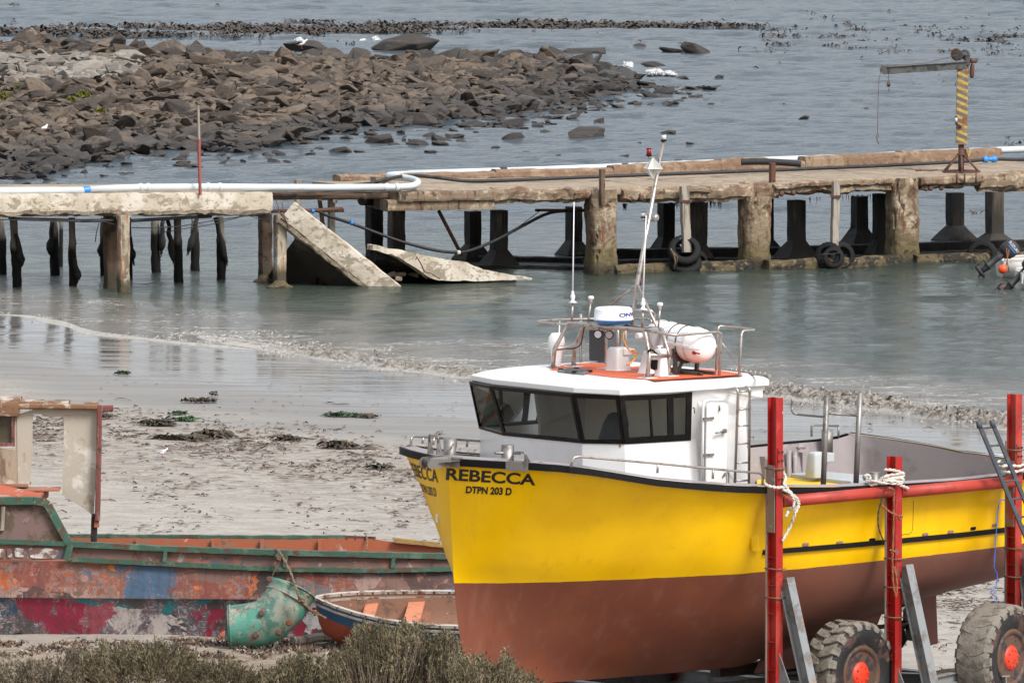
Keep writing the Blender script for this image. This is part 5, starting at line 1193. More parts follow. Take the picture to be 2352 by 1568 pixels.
b.loft([loop(ins_t), loop(ins_b, .2)], False, True, closed=True); b.build('bulwark', m_gdeck, boat, recalc=False)
b = MB(); lo_ = loop(sheer, .42); li_ = [L3(p.x, p.y, p.z) for p in []]; b.loft([[q+V((0, 0, .012)) for q in lo_], [q+V((0, 0, .04)) for q in loop(ins_t)]], False, False, closed=True); b.build('capping_rail', m_gdeck, boat, recalc=False)
b = MB()
for x0, x1, z in ((-.4, 4.6, None), (4.4, 9.9, .3)):
    row = [p for p in inrow((lambda X: dz(min(X, 4.2))) if z is None else (lambda X: .3), .1) if x0 <= p.x <= x1]
    b.loft([[L3(p.x, p.y, z if z is not None else dz(p.x)) for p in row], [L3(p.x, -p.y, z if z is not None else dz(p.x)) for p in row]], False, False, closed=False)
b.build('deck', m_gdeck, boat, recalc=False)
b = MB()   # frames of the bulwark inside
for X in (5.1, 6.0, 6.35, 7.3, 8.3):
    pass
for u, v0, v1 in ((1838, 1012, 1120), (1752, 1022, 1100)):
    p = Bl(u, v0, -2.2); b.box(p+V((0, -.05, -.62)), (.1, .12, .9))
for u in (1812, 1826): p = Bl(u, 1027, -2.1); b.tube([p-V((0, 0, .05)), p-V((0, 0, .9))], .04, 10)
b.tube([Bl(1848, 1026, -2.05), Bl(1836, 1025, -2.05), Bl(1832, 1030, -2.05)], .035, 8); b.build('bulwark_frame', m_gdeck, boat)
# rubber strakes
def strake(lvl, zoff, h, th, x0, x1, name='rubbing_strake', side=1, src=None):
    row = [p for p in (src or full[lvl]) if x0 <= p.x <= x1]; r = []
    for i, p in enumerate(row):
        a, c = row[max(i-1, 0)], row[min(i+1, len(row)-1)]; t = (V((c.x-a.x, c.y-a.y, 0))).normalized(); nn = V((-t.y, t.x, 0)) if t.x > 0 else V((-t.y, t.x, 0))
        nn = V((-t.y, t.x, 0)); q = V(p)+V((0, 0, zoff)); r.append([HL((q+nn*a_).x, side*(q+nn*a_).y, q.z+z_) for a_, z_ in ((-.03, -h/2), (th, -h/2), (th, h/2), (-.03, h/2))])
    b = MB(); b.loft(r, True, False); return b.build(name, m_blk, boat)
for sd_ in (1, -1): strake(0, -.045, .1, .035, -.9, 9.95, side=sd_)
st_row = zrow(lambda X: .32+.01*(X-4.4))
for sd_ in (1, -1): strake(0, 0, .075, .03, 4.25, 9.95, src=st_row, side=sd_)
b = MB()   # white screws along the sheer strake
for u in list(range(1195, 1760, 62))+[1793, 1835, 1872, 1880, 1917, 1960, 2115, 2124, 2178, 2245, 2303]:
    h = on_hull(u, table([(1195, 1075), (1300, 1087), (1500, 1111), (1700, 1126), (1800, 1128), (1960, 1125), (2115, 1119), (2303, 1106)], u), .0)
    if h: q, nr = h; b.lathe([(.009, .042), (.011, .03)], Matrix.Translation(q)@nr.to_track_quat('Z', 'Y').to_matrix().to_4x4(), 8)
b.build('strake_bolt', m_lens, boat)
b = MB()
for u, v in [(1042, 1062)]: pass
# stainless plates in the sheer strake
def plate(u0, u1, zt=.012, h=.13, side=1, nm='fairlead', hoop=True):
    row = [p for p in sheer if p.x > -1]; 
    def at(u): # nearest sheer parameter for a sight column
        best = min(range(len(row)), key=lambda i: abs(1176+FL*(b2w(L3(row[i].x, side*row[i].y, row[i].z)).x)/b2w(L3(row[i].x, side*row[i].y, row[i].z)).y-u)); return best
    i0, i1 = at(u0), at(u1); i0, i1 = min(i0, i1), max(i0, i1)+ (1 if i0 == i1 else 0); b = MB(); r = []
    for i in range(i0, i1+1):
        p = row[i]; a, c = row[max(i-1, 0)], row[min(i+1, len(row)-1)]; t = V((c.x-a.x, c.y-a.y, 0)).normalized(); nn = V((-t.y, t.x, 0))
        r.append([HL((V(p)+nn*k).x, side*(V(p)+nn*k).y, p.z+z_) for k, z_ in ((-.14, .03), (.045, .02), (.045, -.115), (.03, -.115), (.03, .0), (-.14, .012))])
    b.loft(r, True, False)
    e0, e1 = r[0][1].lerp(r[0][0], .4), r[-1][1].lerp(r[-1][0], .4)
    if hoop:
        up_ = V((0, 0, .13)); m0, m1 = e0.lerp(e1, .22), e0.lerp(e1, .78); b.tube([m0, m0+up_*.9, m0.lerp(m1, .08)+up_, m1.lerp(m0, .08)+up_, m1+up_*.9, m1], .013, 8)
        for f, m_ in ((e0, m0), (e1, m1)): b.add([f, m_, m_+up_*.9, f+(m_-f)*.2+up_*.0, f+V((0, -.01, 0)), m_+V((0, -.01, 0)), m_+up_*.9+V((0, -.01, 0))], [(0, 1, 2), (4, 6, 5), (0, 2, 6, 4)])
    return b.build(nm, m_sso, boat)
plate(1163, 1212); plate(1035, 1062, hoop=False)
# anchor roller at the stem head
b = MB()
for s in (-1, 1):
    c = L3(-.5, s*.09, 1.82); pts = [c+V((cos(a)*.085, 0, sin(a)*.085-.02)) for a in [radians(k) for k in range(80, 281, 20)]]+[L3(-.13, s*.11, 1.75), L3(.1, s*.12, 1.82), L3(-.15, s*.1, 1.89)]
    b.prism(pts, (0, .016, 0))
    b.prism([L3(-.42, s*.1, 1.92), L3(-.3, s*.1, 1.92), L3(-.37, s*.1, 2.18), L3(-.40, s*.1, 2.18)], (0, .014, 0))
b.build('anchor_roller_cheek', m_sso, boat); b = MB(); b.tube([L3(-.5, -.08, 1.81), L3(-.5, .08, 1.81)], [.05, .05], 16); b.build('anchor_roller', m_galv, boat)
b = MB(); b.tube([L3(-.39, -.1, 2.1), L3(-.39, -.1, 2.2), L3(-.39, .1, 2.2), L3(-.39, .1, 2.1)], .014, 8); b.add([L3(-.4, .1, 1.8), L3(.06, .42, 1.846), L3(.4, .05, 1.85), L3(.06, -.42, 1.846), L3(-.4, -.1, 1.8)], [(0, 1, 2, 3, 4)]); b.build('stem_plate', m_sso, boat)
# bitts
def bitt(u, v0, v1, r, l, bar=None, m=m_sso):
    p = Bl(u, v1, l); q = Bl(u, v0, l); b = MB(); b.tube([p-V((0, 0, .3)), q], r, 18)
    if bar: a = Bl(bar[0], bar[2], l); c = Bl(bar[1], bar[2]+1, l); b.tube([a, c], .02, 8)
    return b.build('mooring_bitt', m, boat)
bitt(1033, 1007, 1042, .095, -.2); bitt(1166, 1021, 1060, .097, .55, (1137, 1195, 1040)); bitt(1900, 986, 1003, .09, -2.0); bitt(2009, 1084, 1110, .095, 2.1)
b = MB(); b.tube([Bl(1041, 1021, -.08), Bl(1041, 1021, .12)], .022, 8); b.build('bitt_pin', m_sso, boat)
b = MB(); a, c = Bl(1864, 1002, -2.1), Bl(1926, 1003, -2.1); h = V((0, 0, .17)); b.tube([a, a+h, a+h+(c-a)*.06+V((0, 0, .01)), c+h], .017, 8); b.tube([c, c+h], .017, 8); b.build('stern_fairlead', m_sso, boat)
# bow rails and side rails
def rail(pts, r=.019, name='guard_rail', m=m_ss): b = MB(); b.tube(pts, r, 8); return b.build(name, m, boat)
def railset(path, posts, r=.019, nm='guard_rail'):
    b = MB(); b.tube(path, r, 8)
    for a, c in posts: b.tube([a, c], r*.95, 8)
    return b.build(nm, m_ss, boat)
lb = -1.75
railset([Bl(943, 1029, -1.45), Bl(944.5, 1008, -1.45), Bl(946, 1003.5, -1.46), Bl(952, 1002, -1.5), Bl(1000, 1004, -1.75), Bl(1052, 1009, -1.95), Bl(1096, 1012, -2.05), Bl(1200, 1014, -2.2), Bl(1500, 1010, -2.25)], [(Bl(1048, 1008, -1.9), Bl(1046, 1028, -1.9)), (Bl(997, 1004, -1.72), Bl(995, 1022, -1.72)), (Bl(972, 1003, -1.6), Bl(970, 1018, -1.6)), (Bl(1074, 1010, -1.98), Bl(1072, 1026, -1.98))])
railset([Bl(1312, 1073, 1.98), Bl(1314, 1058, 1.98), Bl(1319, 1050, 1.99), Bl(1330, 1048, 2.0), Bl(1420, 1056, 2.1), Bl(1511, 1064, 2.18), Bl(1604, 1073, 2.23), Bl(1700, 1082, 2.26), Bl(1744, 1086, 2.27), Bl(1750, 1089, 2.27), Bl(1752, 1096, 2.27), Bl(1751, 1112, 2.27)], [(Bl(1511, 1064, 2.18), Bl(1510, 1086, 2.18)), (Bl(1638, 1077, 2.24), Bl(1637, 1099, 2.24))])
# ---- wheelhouse
FB = [(2.35, -1.42), (1.78, -.88), (1.78, .88), (2.1, 1.42)]; FB[0] = (2.1, -1.42)
z0, z1 = 2.03, 2.78
PB = [(3.38, -1.55), (2.1, -1.42), (1.74, -.88), (1.72, .9), (2.1, 1.42), (3.38, 1.55)]           # plan at the window sill, starboard round to port
PT = [(3.42, -1.8), (1.76, -1.68), (1.52, -.95), (1.46, .98), (1.74, 1.69), (3.2, 1.80)]
q_ = Bz(1102, 983, z0); PB[1] = (q_.x, -q_.y); PB[0] = (3.5, -q_.y-.06) if q_.y > 0 else (3.5, -q_.y+.0)
PB[0] = (3.5, PB[1][1]-.05)
PB[5] = (Bl(1586, 1012, 1.56).x, 1.56); PT[5] = (Bl(1589, 905, 1.80).x, 1.80)        # plan at the window head
def framed(bl, br, tr, tl, bars, inset_, nm='window'):
    """black surround with panes: bars = positions (0..1) of mullions"""
    bl, br, tr, tl = map(V, (bl, br, tr, tl)); out = (br-bl).cross(tl-bl).normalized(); th = .03
    P = lambda s, t: bl.lerp(br, s).lerp(tl.lerp(tr, s), t)
    W_ = (br-bl).length; H_ = (tl-bl).length; ix, it, ib = inset_[0]/W_, inset_[1]/H_, inset_[2]/H_
    fr = MB(); 
    def bar(s0, t0, s1, t1):
        q = [P(s0, t0), P(s1, t0), P(s1, t1), P(s0, t1)]; fr.prism([x-out*th/2 for x in q], out*th)
    bar(0, 0, 1, ib); bar(0, 1-it, 1, 1); bar(0, ib, ix, 1-it); bar(1-ix, ib, 1, 1-it)
    for s, wd in bars: bar(s-wd/W_/2, ib, s+wd/W_/2, 1-it)
    f = fr.build(nm, m_frame, boat, recalc=True)
    g = MB(); g.add([P(ix*.5, ib*.5), P(1-ix*.5, ib*.5), P(1-ix*.5, 1-it*.5), P(ix*.5, 1-it*.5)], [(0, 1, 2, 3)]); g.build('pane', m_glass, f, recalc=False)
    return f
cor = [(L3(*PB[i], z0), L3(*PT[i], z1)) for i in range(6)]
specs = {0: ([(.62, .05), (.25, .1)], (.06, .08, .06)), 1: ([], (.04, .06, .05)), 2: ([], (.05, .06, .055)), 3: ([], (.045, .065, .055)), 4: ([(.42, .03), (.70, .10)], (.09, .1, .1))}
for i in range(5):
    (b0, t0_), (b1, t1_) = cor[i], cor[i+1]; bars, ins = specs[i]; framed(b0, b1, t1_, t0_, bars, ins)
# walls below and beside the windows
def wallstrip(idx, zb_, m=m_gel, nm='wall'):
    b = MB()
    for i in idx:
        a, c = PB[i], PB[i+1]; p = [L3(a[0], a[1], z0), L3(c[0], c[1], z0), L3(c[0]+(.05 if c[0] < 2.2 else 0), c[1]*1.0, zb_), L3(a[0]+(.05 if a[0] < 2.2 else 0), a[1], zb_)]
        o_ = (p[1]-p[0]).cross(p[3]-p[0]).normalized()*.04; b.prism(p, -o_ if o_.dot(p[0]-L3(3, 0, z0)) > 0 else o_)
    return b
b = wallstrip(range(5), 1.0)
for s in (-1, 1):      # side wall aft of the windows with the sloping after edge
    tl_ = 1.80; q9 = lambda l: l if s > 0 else max(l, 1.87)
    poly = [L3(PB[5][0], s*q9(1.55), .95), L3(4.36, s*q9(1.66), .95), L3(4.31, s*q9(1.69), 1.7), L3(4.22, s*q9(1.74), 2.45), L3(4.25, s*q9(1.75), 2.56), L3(4.34, s*q9(1.76), 2.6), L3(4.52, s*1.78, 2.61), L3(4.52, s*1.80, 2.86), L3(PT[5][0], s*1.82, 2.86), L3(PT[5][0], s*1.80, z1), L3(PB[5][0], s*q9(1.55), z0)]
    b.prism(poly, (0, s*.05, 0))
b.build('wheelhouse_wall', m_gel, boat)
b = MB(); b.box(L3(4.2, -.12, 1.9), (.05, 3.55, 1.8)); b.build('after_bulkhead', m_cream, boat)
b = MB(); b.box(L3(3.25, 0, 1.05), (2.0, 2.5, .04)); b.prism([L3(1.84, -.8, 1.98), L3(1.84, .8, 1.98), L3(2.3, 1.2, 1.94), L3(2.3, -1.2, 1.94)], (0, 0, -.5)); b.build('dashboard', m_cream, boat)
b = MB(); b.prism([L3(3.75, 1.52, 1.1), L3(3.75, .4, 1.1), L3(3.75, .4, 2.75), L3(3.75, 1.6, 2.75)], (.04, 0, 0)); b.build('partition', m_cream, boat)
b = MB(); p = Bl(1285, 985, .35); rings = []
for z, w_, d_ in ((1.75, .3, .12), (2.0, .3, .13), (2.25, .26, .11), (2.38, .19, .08), (2.41, .1, .04)): rings.append([L3(2.55+cos(t)*d_+ (z-1.9)*.25, .62+sin(t)*w_, z) for t in [2*pi*k/18 for k in range(18)]])
b.loft(rings, True, True); b.build('helm_seat', m_seat, boat)
b = MB(); b.box(L3(2.5, 1.2, 2.0), (.9, .35, .04)); b.build('varnished_shelf', mat('varnished wood', (.4, .16, .04), [], .4, bump=0), boat)
# roof
def ringz(plan, z): return [L3(x, l, z) for x, l in plan]
R0 = [(4.55, -1.86), (2.65, -1.86), (1.83, -1.74), (1.58, -.97), (1.47, 1.0), (1.72, 1.75), (2.65, 1.87), (4.58, 1.87)]
def grow(pl_, d, cx=3.1): return [(x+(d if x > 4 else -d)*1.0 if abs(x-cx) > 1.2 or True and x < 2.2 else x, l+(d if l > 0 else -d)) if x < 2.2 or x > 4 else (x, l+(d if l > 0 else -d)) for x, l in pl_]
R1 = [(4.56, -1.60), (2.75, -1.60), (2.1, -1.45), (1.95, -.8), (1.88, .85), (2.05, 1.45), (2.75, 1.62), (4.50, 1.62)]
b = MB(); b.loft([ringz(grow(R0, -.10), 2.755), ringz(R0, 2.79), ringz(R0, 2.872), ringz([(lerp(a[0], c[0], .5), lerp(a[1], c[1], .5)) for a, c in zip(R0, R1)], 2.93), ringz(R1, 2.965)], True, False); roof = b.build('wheelhouse_roof', m_gel, boat, bevel=.012)
ZR = 2.966
op = [Bz(1262, 849, ZR), Bz(1300, 836.5, ZR), Bz(1356, 833.5, ZR), Bz(1452, 842.5, ZR), Bz(1500, 838, ZR), Bz(1560, 855, ZR), Bz(1600, 846, ZR), Bz(1655, 851.5, ZR), Bz(1712, 860, ZR), Bz(1650, 864.5, ZR), Bz(1506, 873.5, ZR), Bz(1410, 867, ZR)]
b = MB(); b.add([V((q.x, q.y, q.z+.005)) for q in op], [tuple(range(len(op)))]); b.build('non_slip_deck', m_orange, roof)
b = MB()      # pale pads under feet
def pad(u, v, a=.13): q = Bz(u, v, ZR); b.box((q.x, q.y, ZR+ZO+.008), (a*1.6, a*1.8, .008))
for u, v in ((1316, 842), (1487, 868.5), (1536, 864), (1392, 847), (1520, 858)): pad(u, v)
b.build('mounting_pad', m_gel, roof)
# hatch
hq = [Bz(u, v, ZR) for u, v in ((1280, 855), (1303, 849.5), (1362, 854.5), (1341, 861.5))]
b = MB(); b.prism([V((q.x, q.y, ZR+ZO+.0)) for q in hq], (0, 0, .035)); hat = b.build('roof_hatch', m_sso, boat, .01); c = sum(hq, V((0, 0, 0)))/4
b = MB(); b.prism([V((c.x+(q.x-c.x)*.78, c.y+(q.y-c.y)*.78, ZR+ZO+.035)) for q in hq], (0, 0, .004)); b.build('pane', m_seat, hat)
b = MB()
for i, j in ((0, 1), (1, 2), (2, 3), (3, 0)): q = hq[i].lerp(hq[j], .35); b.box((q.x, q.y, ZR+ZO+.035), (.07, .05, .03))
b.build('hinge', m_blk, hat, .006)
# ---- instrument arch
def AF(u, v, l): return Bl(u, v, l)
arch = None
fl0, fr0 = Bz(1269.5, 845, ZR), Bz(1486.5, 868, ZR); rl0, rr0 = Bz(1316.5, 841.5, ZR), Bz(1536, 863.5, ZR)
lf = lambda q: -q.y
FLk, FLt = AF(1274, 801, lf(fl0)), AF(1305, 742.5, lf(fl0)+.13); FRk, FRt = AF(1491.7, 815.7, lf(fr0)), AF(1480.7, 758.5, lf(fr0)-.22)
RLk, RLt = AF(1320, 796, lf(rl0)), AF(1343.7, 742.4, lf(rl0)+.1); RRk, RRt = AF(1537, 817, lf(rr0)), AF(1519.4, 755.6, lf(rr0)-.22)
b = MB(); rt = .032
b.tube([fl0, FLk, FLt-(FLt-FLk)*.1, FLt, FLt.lerp(FRt, .04), FLt.lerp(FRt, .96), FRt, FRt.lerp(FRk, .1), FRk, fr0], rt, 10); b.tube([rl0, RLk, RLt, RLt.lerp(RRt, .04), RLt.lerp(RRt, .96), RRt, RRk, rr0], rt, 10)
b.tube([FLk, RLk], rt, 10); b.tube([FRk+V((0, 0, 0)), RRk], rt, 10); b.tube([FLt.lerp(FRt, .45), RLt.lerp(RRt, .45)], rt, 10); b.tube([FLt, RLt], rt*.8, 10)
arch = b.build('instrument_arch', m_ss, boat)
b = MB()
for q in (fl0, fr0, rl0, rr0):
    b.box((q.x, q.y, ZR+ZO+.016), (.16, .1, .012))
    for s in (-1, 1): b.tube([(q.x+s*.055, q.y, ZR+ZO+.02), (q.x+s*.055, q.y, ZR+ZO+.045)], .011, 6)
b.build('foot_plate', m_ss, arch)
# radar dome
rc = FLt.lerp(FRt, .5).lerp(RLt.lerp(RRt, .5), .5); rp = Bl(1409, 746, lf(rc))
b = MB(); Mr = Matrix.Translation((rp.x, rp.y, rp.z)); b.lathe([(.16, .0), (.25, .025), (.292, .075), (.29, .08)], Mr, 36); radar = b.build('radar_base', m_radb, boat)
b = MB(); b.lathe([(.299, .078), (.302, .1), (.29, .105), (.283, .22), (.276, .245), (.255, .262), (.15, .272), (.001, .275)], Mr, 40); rw = b.build('radar_dome', m_radw, boat)
def text_mesh(body, size, name, m, parent, mapf, sx=1.0, shear=0.0, font=None, bold=0.0, sub=2, spacing=1.0):
    cu = bpy.data.curves.new('t', 'FONT'); cu.body = body; cu.size = size; cu.align_x = 'LEFT'; cu.shear = shear; cu.offset = bold; cu.space_character = spacing
    to = bpy.data.objects.new('t', cu); COL.objects.link(to); dg = bpy.context.evaluated_depsgraph_get(); me = bpy.data.meshes.new_from_object(to.evaluated_get(dg)); bpy.data.objects.remove(to)
    bm = bmesh.new(); bm.from_mesh(me); bmesh.ops.triangulate(bm, faces=bm.faces); 
    if sub: bmesh.ops.subdivide_edges(bm, edges=bm.edges, cuts=sub, use_grid_fill=True)
    xs = [v.co.x for v in bm.verts]; x0_, x1_ = min(xs), max(xs); ys = [v.co.y for v in bm.verts]; y1_ = max(ys); y0_ = 0 if min(ys) > -.2*size else min(ys)
    for v in bm.verts: v.co = mapf((v.co.x-x0_)/(x1_-x0_), v.co.y/y1_)
    bm.to_mesh(me); bm.free(); me.materials.clear(); me.materials.append(m); ob = bpy.data.objects.new(name, me); COL.objects.link(ob); ob.parent = parent; return ob
def dome_map(s, t):   # name wrapped on the dome wall, facing port aft
    a = radians(-49-PSI*0)-PSI+radians(10)+s*radians(92); a0 = radians(-41)
    ang = -pi/2-PSI+radians(16)+s*radians(95); return V((rp.x+cos(ang)*.2895, rp.y+sin(ang)*.2895, rp.z+.135+t*.062))
text_mesh('ONWA', .1, 'lettering', m_navy, rw, dome_map, bold=.004)
# floodlights under the arch
for u, v in ((1374, 767.5), (1399.5, 768.5)):
    q = Bl(u, v, lf(FLt.lerp(FRt, .42))); d = w2b(b2w(q)+V((-.25, -1, -.05)))-q; Ml = Matrix.Translation(q)@d.to_track_quat('Z', 'Y').to_matrix().to_4x4()
    b = MB(); b.lathe([(.03, -.07), (.055, -.05), (.068, 0), (.068, .015), (.055, .018)], Ml, 22, True); f = b.build('floodlight', m_blk, arch); b = MB(); b.lathe([(.054, .016), (.054, .021)], Ml, 22); b.build('lens', m_lens, f)
    b = MB(); b.beam(q+V((0, 0, .06)), FLt.lerp(FRt, .42)+V((0, 0, -.02)), .025, .02); b.build('light_bracket', m_ss, f)
# mast
mj = Bl(1463.5, 652, .15); mt = Bl(1524, 322, .15); mf = Bl(1449, 762, .15)
mt = V((mj.x+(mt.x-mj.x), mj.y, mt.z))
b = MB(); b.tube([mf, mj, mt], [.028, .034, .026], 12); mast = b.build('mast', m_ss, boat)
b = MB(); b.tube([mj, Bl(1403, 702, -.5)], .02, 8); b.tube([mj, Bl(1511, 756, .9)], .02, 8); b.tube([Bl(1457, 712, .3), Bl(1496, 714, .5), Bl(1502, 720, .5), Bl(1502, 756, .5)], .024, 8); b.build('mast_stay', m_ss, mast)
def lampo(u, v0, v1, wd, l, m, nm, lab=None, cap=True):
    p, q = Bl(u, v1, l), Bl(u, v0, l); r = wd/2/FL*167.5; b = MB(); b.tube([p, p.lerp(q, .25)], r*1.05, 14); b.tube([p.lerp(q, .93), q], r*1.0, 14); o = b.build(nm, m_blk, mast); b = MB(); b.tube([p.lerp(q, .25), p.lerp(q, .93)], r*.92, 14); b.build('lens', m, o); tag(o, lab); return o
lampo(1524.5, 308, 325, 13, .15, m_lens, 'masthead_lamp', 'clear white masthead lamp'); lampo(1490.5, 341, 359, 12.5, .0, m_redl, 'signal_lamp', 'upper red signal lamp'); lampo(1466.5, 637, 655, 12, .1, m_redl, 'signal_lamp', 'lower red signal lamp'); lampo(1478, 487, 501, 13, -.02, m_lens, 'deck_lamp', 'square clear lamp halfway up the mast')
b = MB(); b.beam(Bl(1515, 363, .15), Bl(1492, 365, 0), .05, .03); b.tube([Bl(1491, 365, 0), Bl(1491, 358, 0)], .02, 8); b.beam(Bl(1480, 505, 0), Bl(1508, 507, .2), .04, .03); b.tube([Bl(1478, 501, 0), Bl(1478, 507, 0)], .02, 8); b.lathe([(.045, -.03), (.06, .01), (.03, .04)], Matrix.Translation(Bl(1506, 500, .2))@Matrix.Rotation(pi/2, 4, 'X'), 16); b.build('lamp_bracket', m_ss, mast)
# radar reflector: three crossed pale discs making an octahedron
ro = Bl(1500, 387, .1); s_ = 26/FL*167.5
b = MB(); ax = [V((cos(radians(20)), sin(radians(20)), 0)), V((-sin(radians(20)), cos(radians(20)), 0)), V((0, 0, 1))]
for i in range(3):
    e, f_ = ax[i], ax[(i+1) % 3]; nn = e.cross(f_)*.004; b.prism([ro+e*s_-nn, ro+f_*s_-nn, ro-e*s_-nn, ro-f_*s_-nn], nn*2)
m_refl = mat('pale translucent plastic', (.6, .59, .55), [], .4, bump=0); b.build('radar_reflector', m_refl, mast)
# whip aerials
def whip(u0, v0, u1, v1, ub, vb, l):
    p, q, t = Bl(ub, vb, l), Bl(u0, v0, l), Bl(u1, v1, l); b = MB(); b.tube([p, q], .018, 8); st = b.build('aerial_stalk', m_ss, arch)
    b = MB(); b.lathe([(.075, 0), (.03, .025), (.022, .05), (.034, .07), (.036, .1), (.02, .13), (.018, .17)], Matrix.Translation(q), 14); b.tube([q+V((0, 0, .16)), t], [.011, .007], 7); b.build('whip_aerial', m_radw, st)
whip(1315.5, 695, 1318.5, 464, 1313, 742, -.9); whip(1477, 711, 1484, 495, 1474.5, 752, .9)
for u0, v0, ub, vb, l in ((1357.5, 692, 1350, 742, -.8), (1516, 707, 1512, 753, 1.1)):
    q = Bl(u0, v0, l); b = MB(); b.tube([Bl(ub, vb, l), q], .014, 8); st = b.build('aerial_stalk', m_ss, arch); b = MB(); b.lathe([(.022, 0), (.024, .05), (.042, .055), (.044, .085), (.03, .1)], Matrix.Translation(q-V((0, 0, .02))), 14); b.build('gps_aerial', m_radw, st)
# roof rails
ZT = 3.78
railset([Bl(1480, 758, 1.2), Bl(1520, 765, 1.45), Bl(1545, 769, 1.6), Bl(1556, 769.5, 1.62), Bl(1640, 763, 1.62), Bl(1650, 763, 1.62), Bl(1656, 766, 1.62), Bl(1657, 774, 1.62), Bz(1652, 863, ZR)], [], .021, 'roof_rail')
railset([Bz(1645, 850.5, ZR), Bl(1649, 758, .9), Bl(1651, 751, .9), Bl(1656, 748.5, .9), Bl(1700, 753, 1.2), Bl(1732, 757.5, 1.55), Bl(1728, 759, 1.6), Bl(1712, 759, 1.6), Bl(1706, 761, 1.6), Bl(1703, 768, 1.6), Bz(1698, 861, ZR)], [], .021, 'roof_rail')
railset([Bl(1304, 745, -.8), Bl(1240, 741, -1.5), Bl(1236, 739.5, -1.55), Bl(1240, 737, -1.58), Bl(1285, 734, -1.6), Bl(1360, 732, -1.6), Bl(1440, 731, -1.3), Bl(1488, 732.5, -.8), Bl(1495, 736, -.7), Bl(1498, 744, -.7)], [(Bl(1285, 734, -1.6), Bl(1282, 836, -1.6))], .018, 'roof_rail')
# vents and horn boxes in white
def vent(u, v0, v1, w0, w1, hook=True, ex=.34):
    q = Bz(u, v1, ZR); top = Bl(u, v0, lf(q)); H_ = top.z-q.z; b = MB(); s0, s1 = w0/FL*167, w1/FL*167
    # tapered trunk with a cowl lip toward port
    rings = []
    for z, s in ((0, s0*1.12), (.04*H_, s0), (.85*H_, s1), (.96*H_, s1*.93), (H_, s1*.75)): rings.append([V((q.x+math.copysign(abs(cos(t))**.35, cos(t))*s*.5, q.y+math.copysign(abs(sin(t))**.35, sin(t))*s*.5, q.z+z)) for t in [2*pi*k/24 for k in range(24)]])
    b.loft(rings, True, True)
    if hook: b.box((q.x+s1*.35, q.y-s1*.2, q.z+H_*.8), (s1*.9, s1*.8, H_*.28)) 
    return b.build('air_vent', m_gel, boat, .02)
vent(1420, 797, 850, 46, 40); vent(1490, 806, 857, 40, 22, False); vent(1519, 800, 864, 26, 20, False)
b = MB(); q = Bz(1278, 838, ZR); rings = []
for z, s, o_ in ((0, .05, 0), (.2, .07, 0), (.38, .09, 0.0), (.47, .12, 0), (.56, .11, 0), (.62, .07, 0)): rings.append([V((q.x+cos(t)*s*1.2, q.y+sin(t)*s*.9, q.z+z-.14)) for t in [2*pi*k/16 for k in range(16)]])
b.loft(rings, True, True); b.build('mushroom_vent', m_gel, boat)
# engine funnel and box behind the radar
b = MB(); q = Bz(1398, 834, ZR); b.box(q+V((.1, .2, .33)), (.28, .42, .62)); b.build('funnel_casing', m_seat, boat, .02)
b = MB()
for dx, dy in ((-.12, .5), (-.12, -.08), (.25, -.1), (.25, .5)): b.tube([q+V((dx, dy, -.02)), q+V((dx, dy, .72))], .022, 8)
b.beam(q+V((-.12, -.3, .52)), q+V((-.12, .52, .52)), .03, .05); b.tube([q+V((-.1, -.32, 0)), q+V((-.1, -.32, .75))], .024, 8); b.build('funnel_frame', m_ss, boat)
b = MB(); b.tube(cr([Bl(1433, 762, .3), Bl(1432, 778, .4), Bl(1438, 794, .5), Bl(1447, 806, .5), Bl(1458, 812, .6), Bl(1459, 822, .6), Bl(1450, 832, .6), Bl(1440, 838, .6)]), .012, 6); b.tube(cr([Bl(1450, 806, .5), Bl(1458, 806, .6), Bl(1461, 818, .6), Bl(1452, 830, .6), Bl(1440, 836, .6)]), .011, 6); b.build('orange_cable', m_ocable, boat)
# searchlight, panel, horn, cables on the port arch leg
q = Bl(1467, 772, .55); b = MB(); d = w2b(b2w(q)+V((-.9, -1, 0)))-q; b.lathe([(.03, -.1), (.05, -.08), (.05, .03), (.04, .04)], Matrix.Translation(q)@d.to_track_quat('Z', 'Y').to_matrix().to_4x4(), 18); b.build('camera_housing', m_gel, arch)
b = MB(); qs = [Bl(1488, 757, .9), Bl(1511, 753, 1.0), Bl(1528, 790, 1.0), Bl(1500, 797, .9)]; b.prism(qs, (.0, .06, .0)); b.build('junction_panel', m_pgrey, arch)
b = MB(); q = Bl(1498, 806, .8); d = w2b(b2w(q)+V((-1, -.5, -.4)))-q; b.lathe([(.02, -.22), (.045, -.12), (.1, 0)], Matrix.Translation(q)@d.to_track_quat('Z', 'Y').to_matrix().to_4x4(), 18, True, False); b.build('loudhailer', m_radw, arch)
b = MB(); b.tube(cr([FRk+V((0, -.03, .1)), Bl(1489, 808, 1.3), Bl(1497, 804, 1.3), Bl(1508, 812, 1.3), Bl(1512, 818, 1.3)]), .014, 6); b.tube(cr([Bl(1519, 797, 1.2), Bl(1526, 808, 1.2), Bl(1533, 815, 1.2)]), .009, 6); b.tube(cr([Bl(1497, 846, 1.1), Bl(1505, 852, 1.1), Bl(1500, 862, 1.1), Bl(1490, 864, 1.1)]), .007, 6); b.tube(cr([Bl(1343, 744, -.7), Bl(1338, 775, -.7), Bl(1332, 792, -.7), Bl(1318, 800, -.75), Bl(1300, 800, -.8)]), .009, 6); b.build('cable', m_blk, arch)
b = MB(); q = Bl(1504, 837, 1.15); b.box(q, (.09, .1, .14)); b.build('speaker', m_blk, arch, .01)
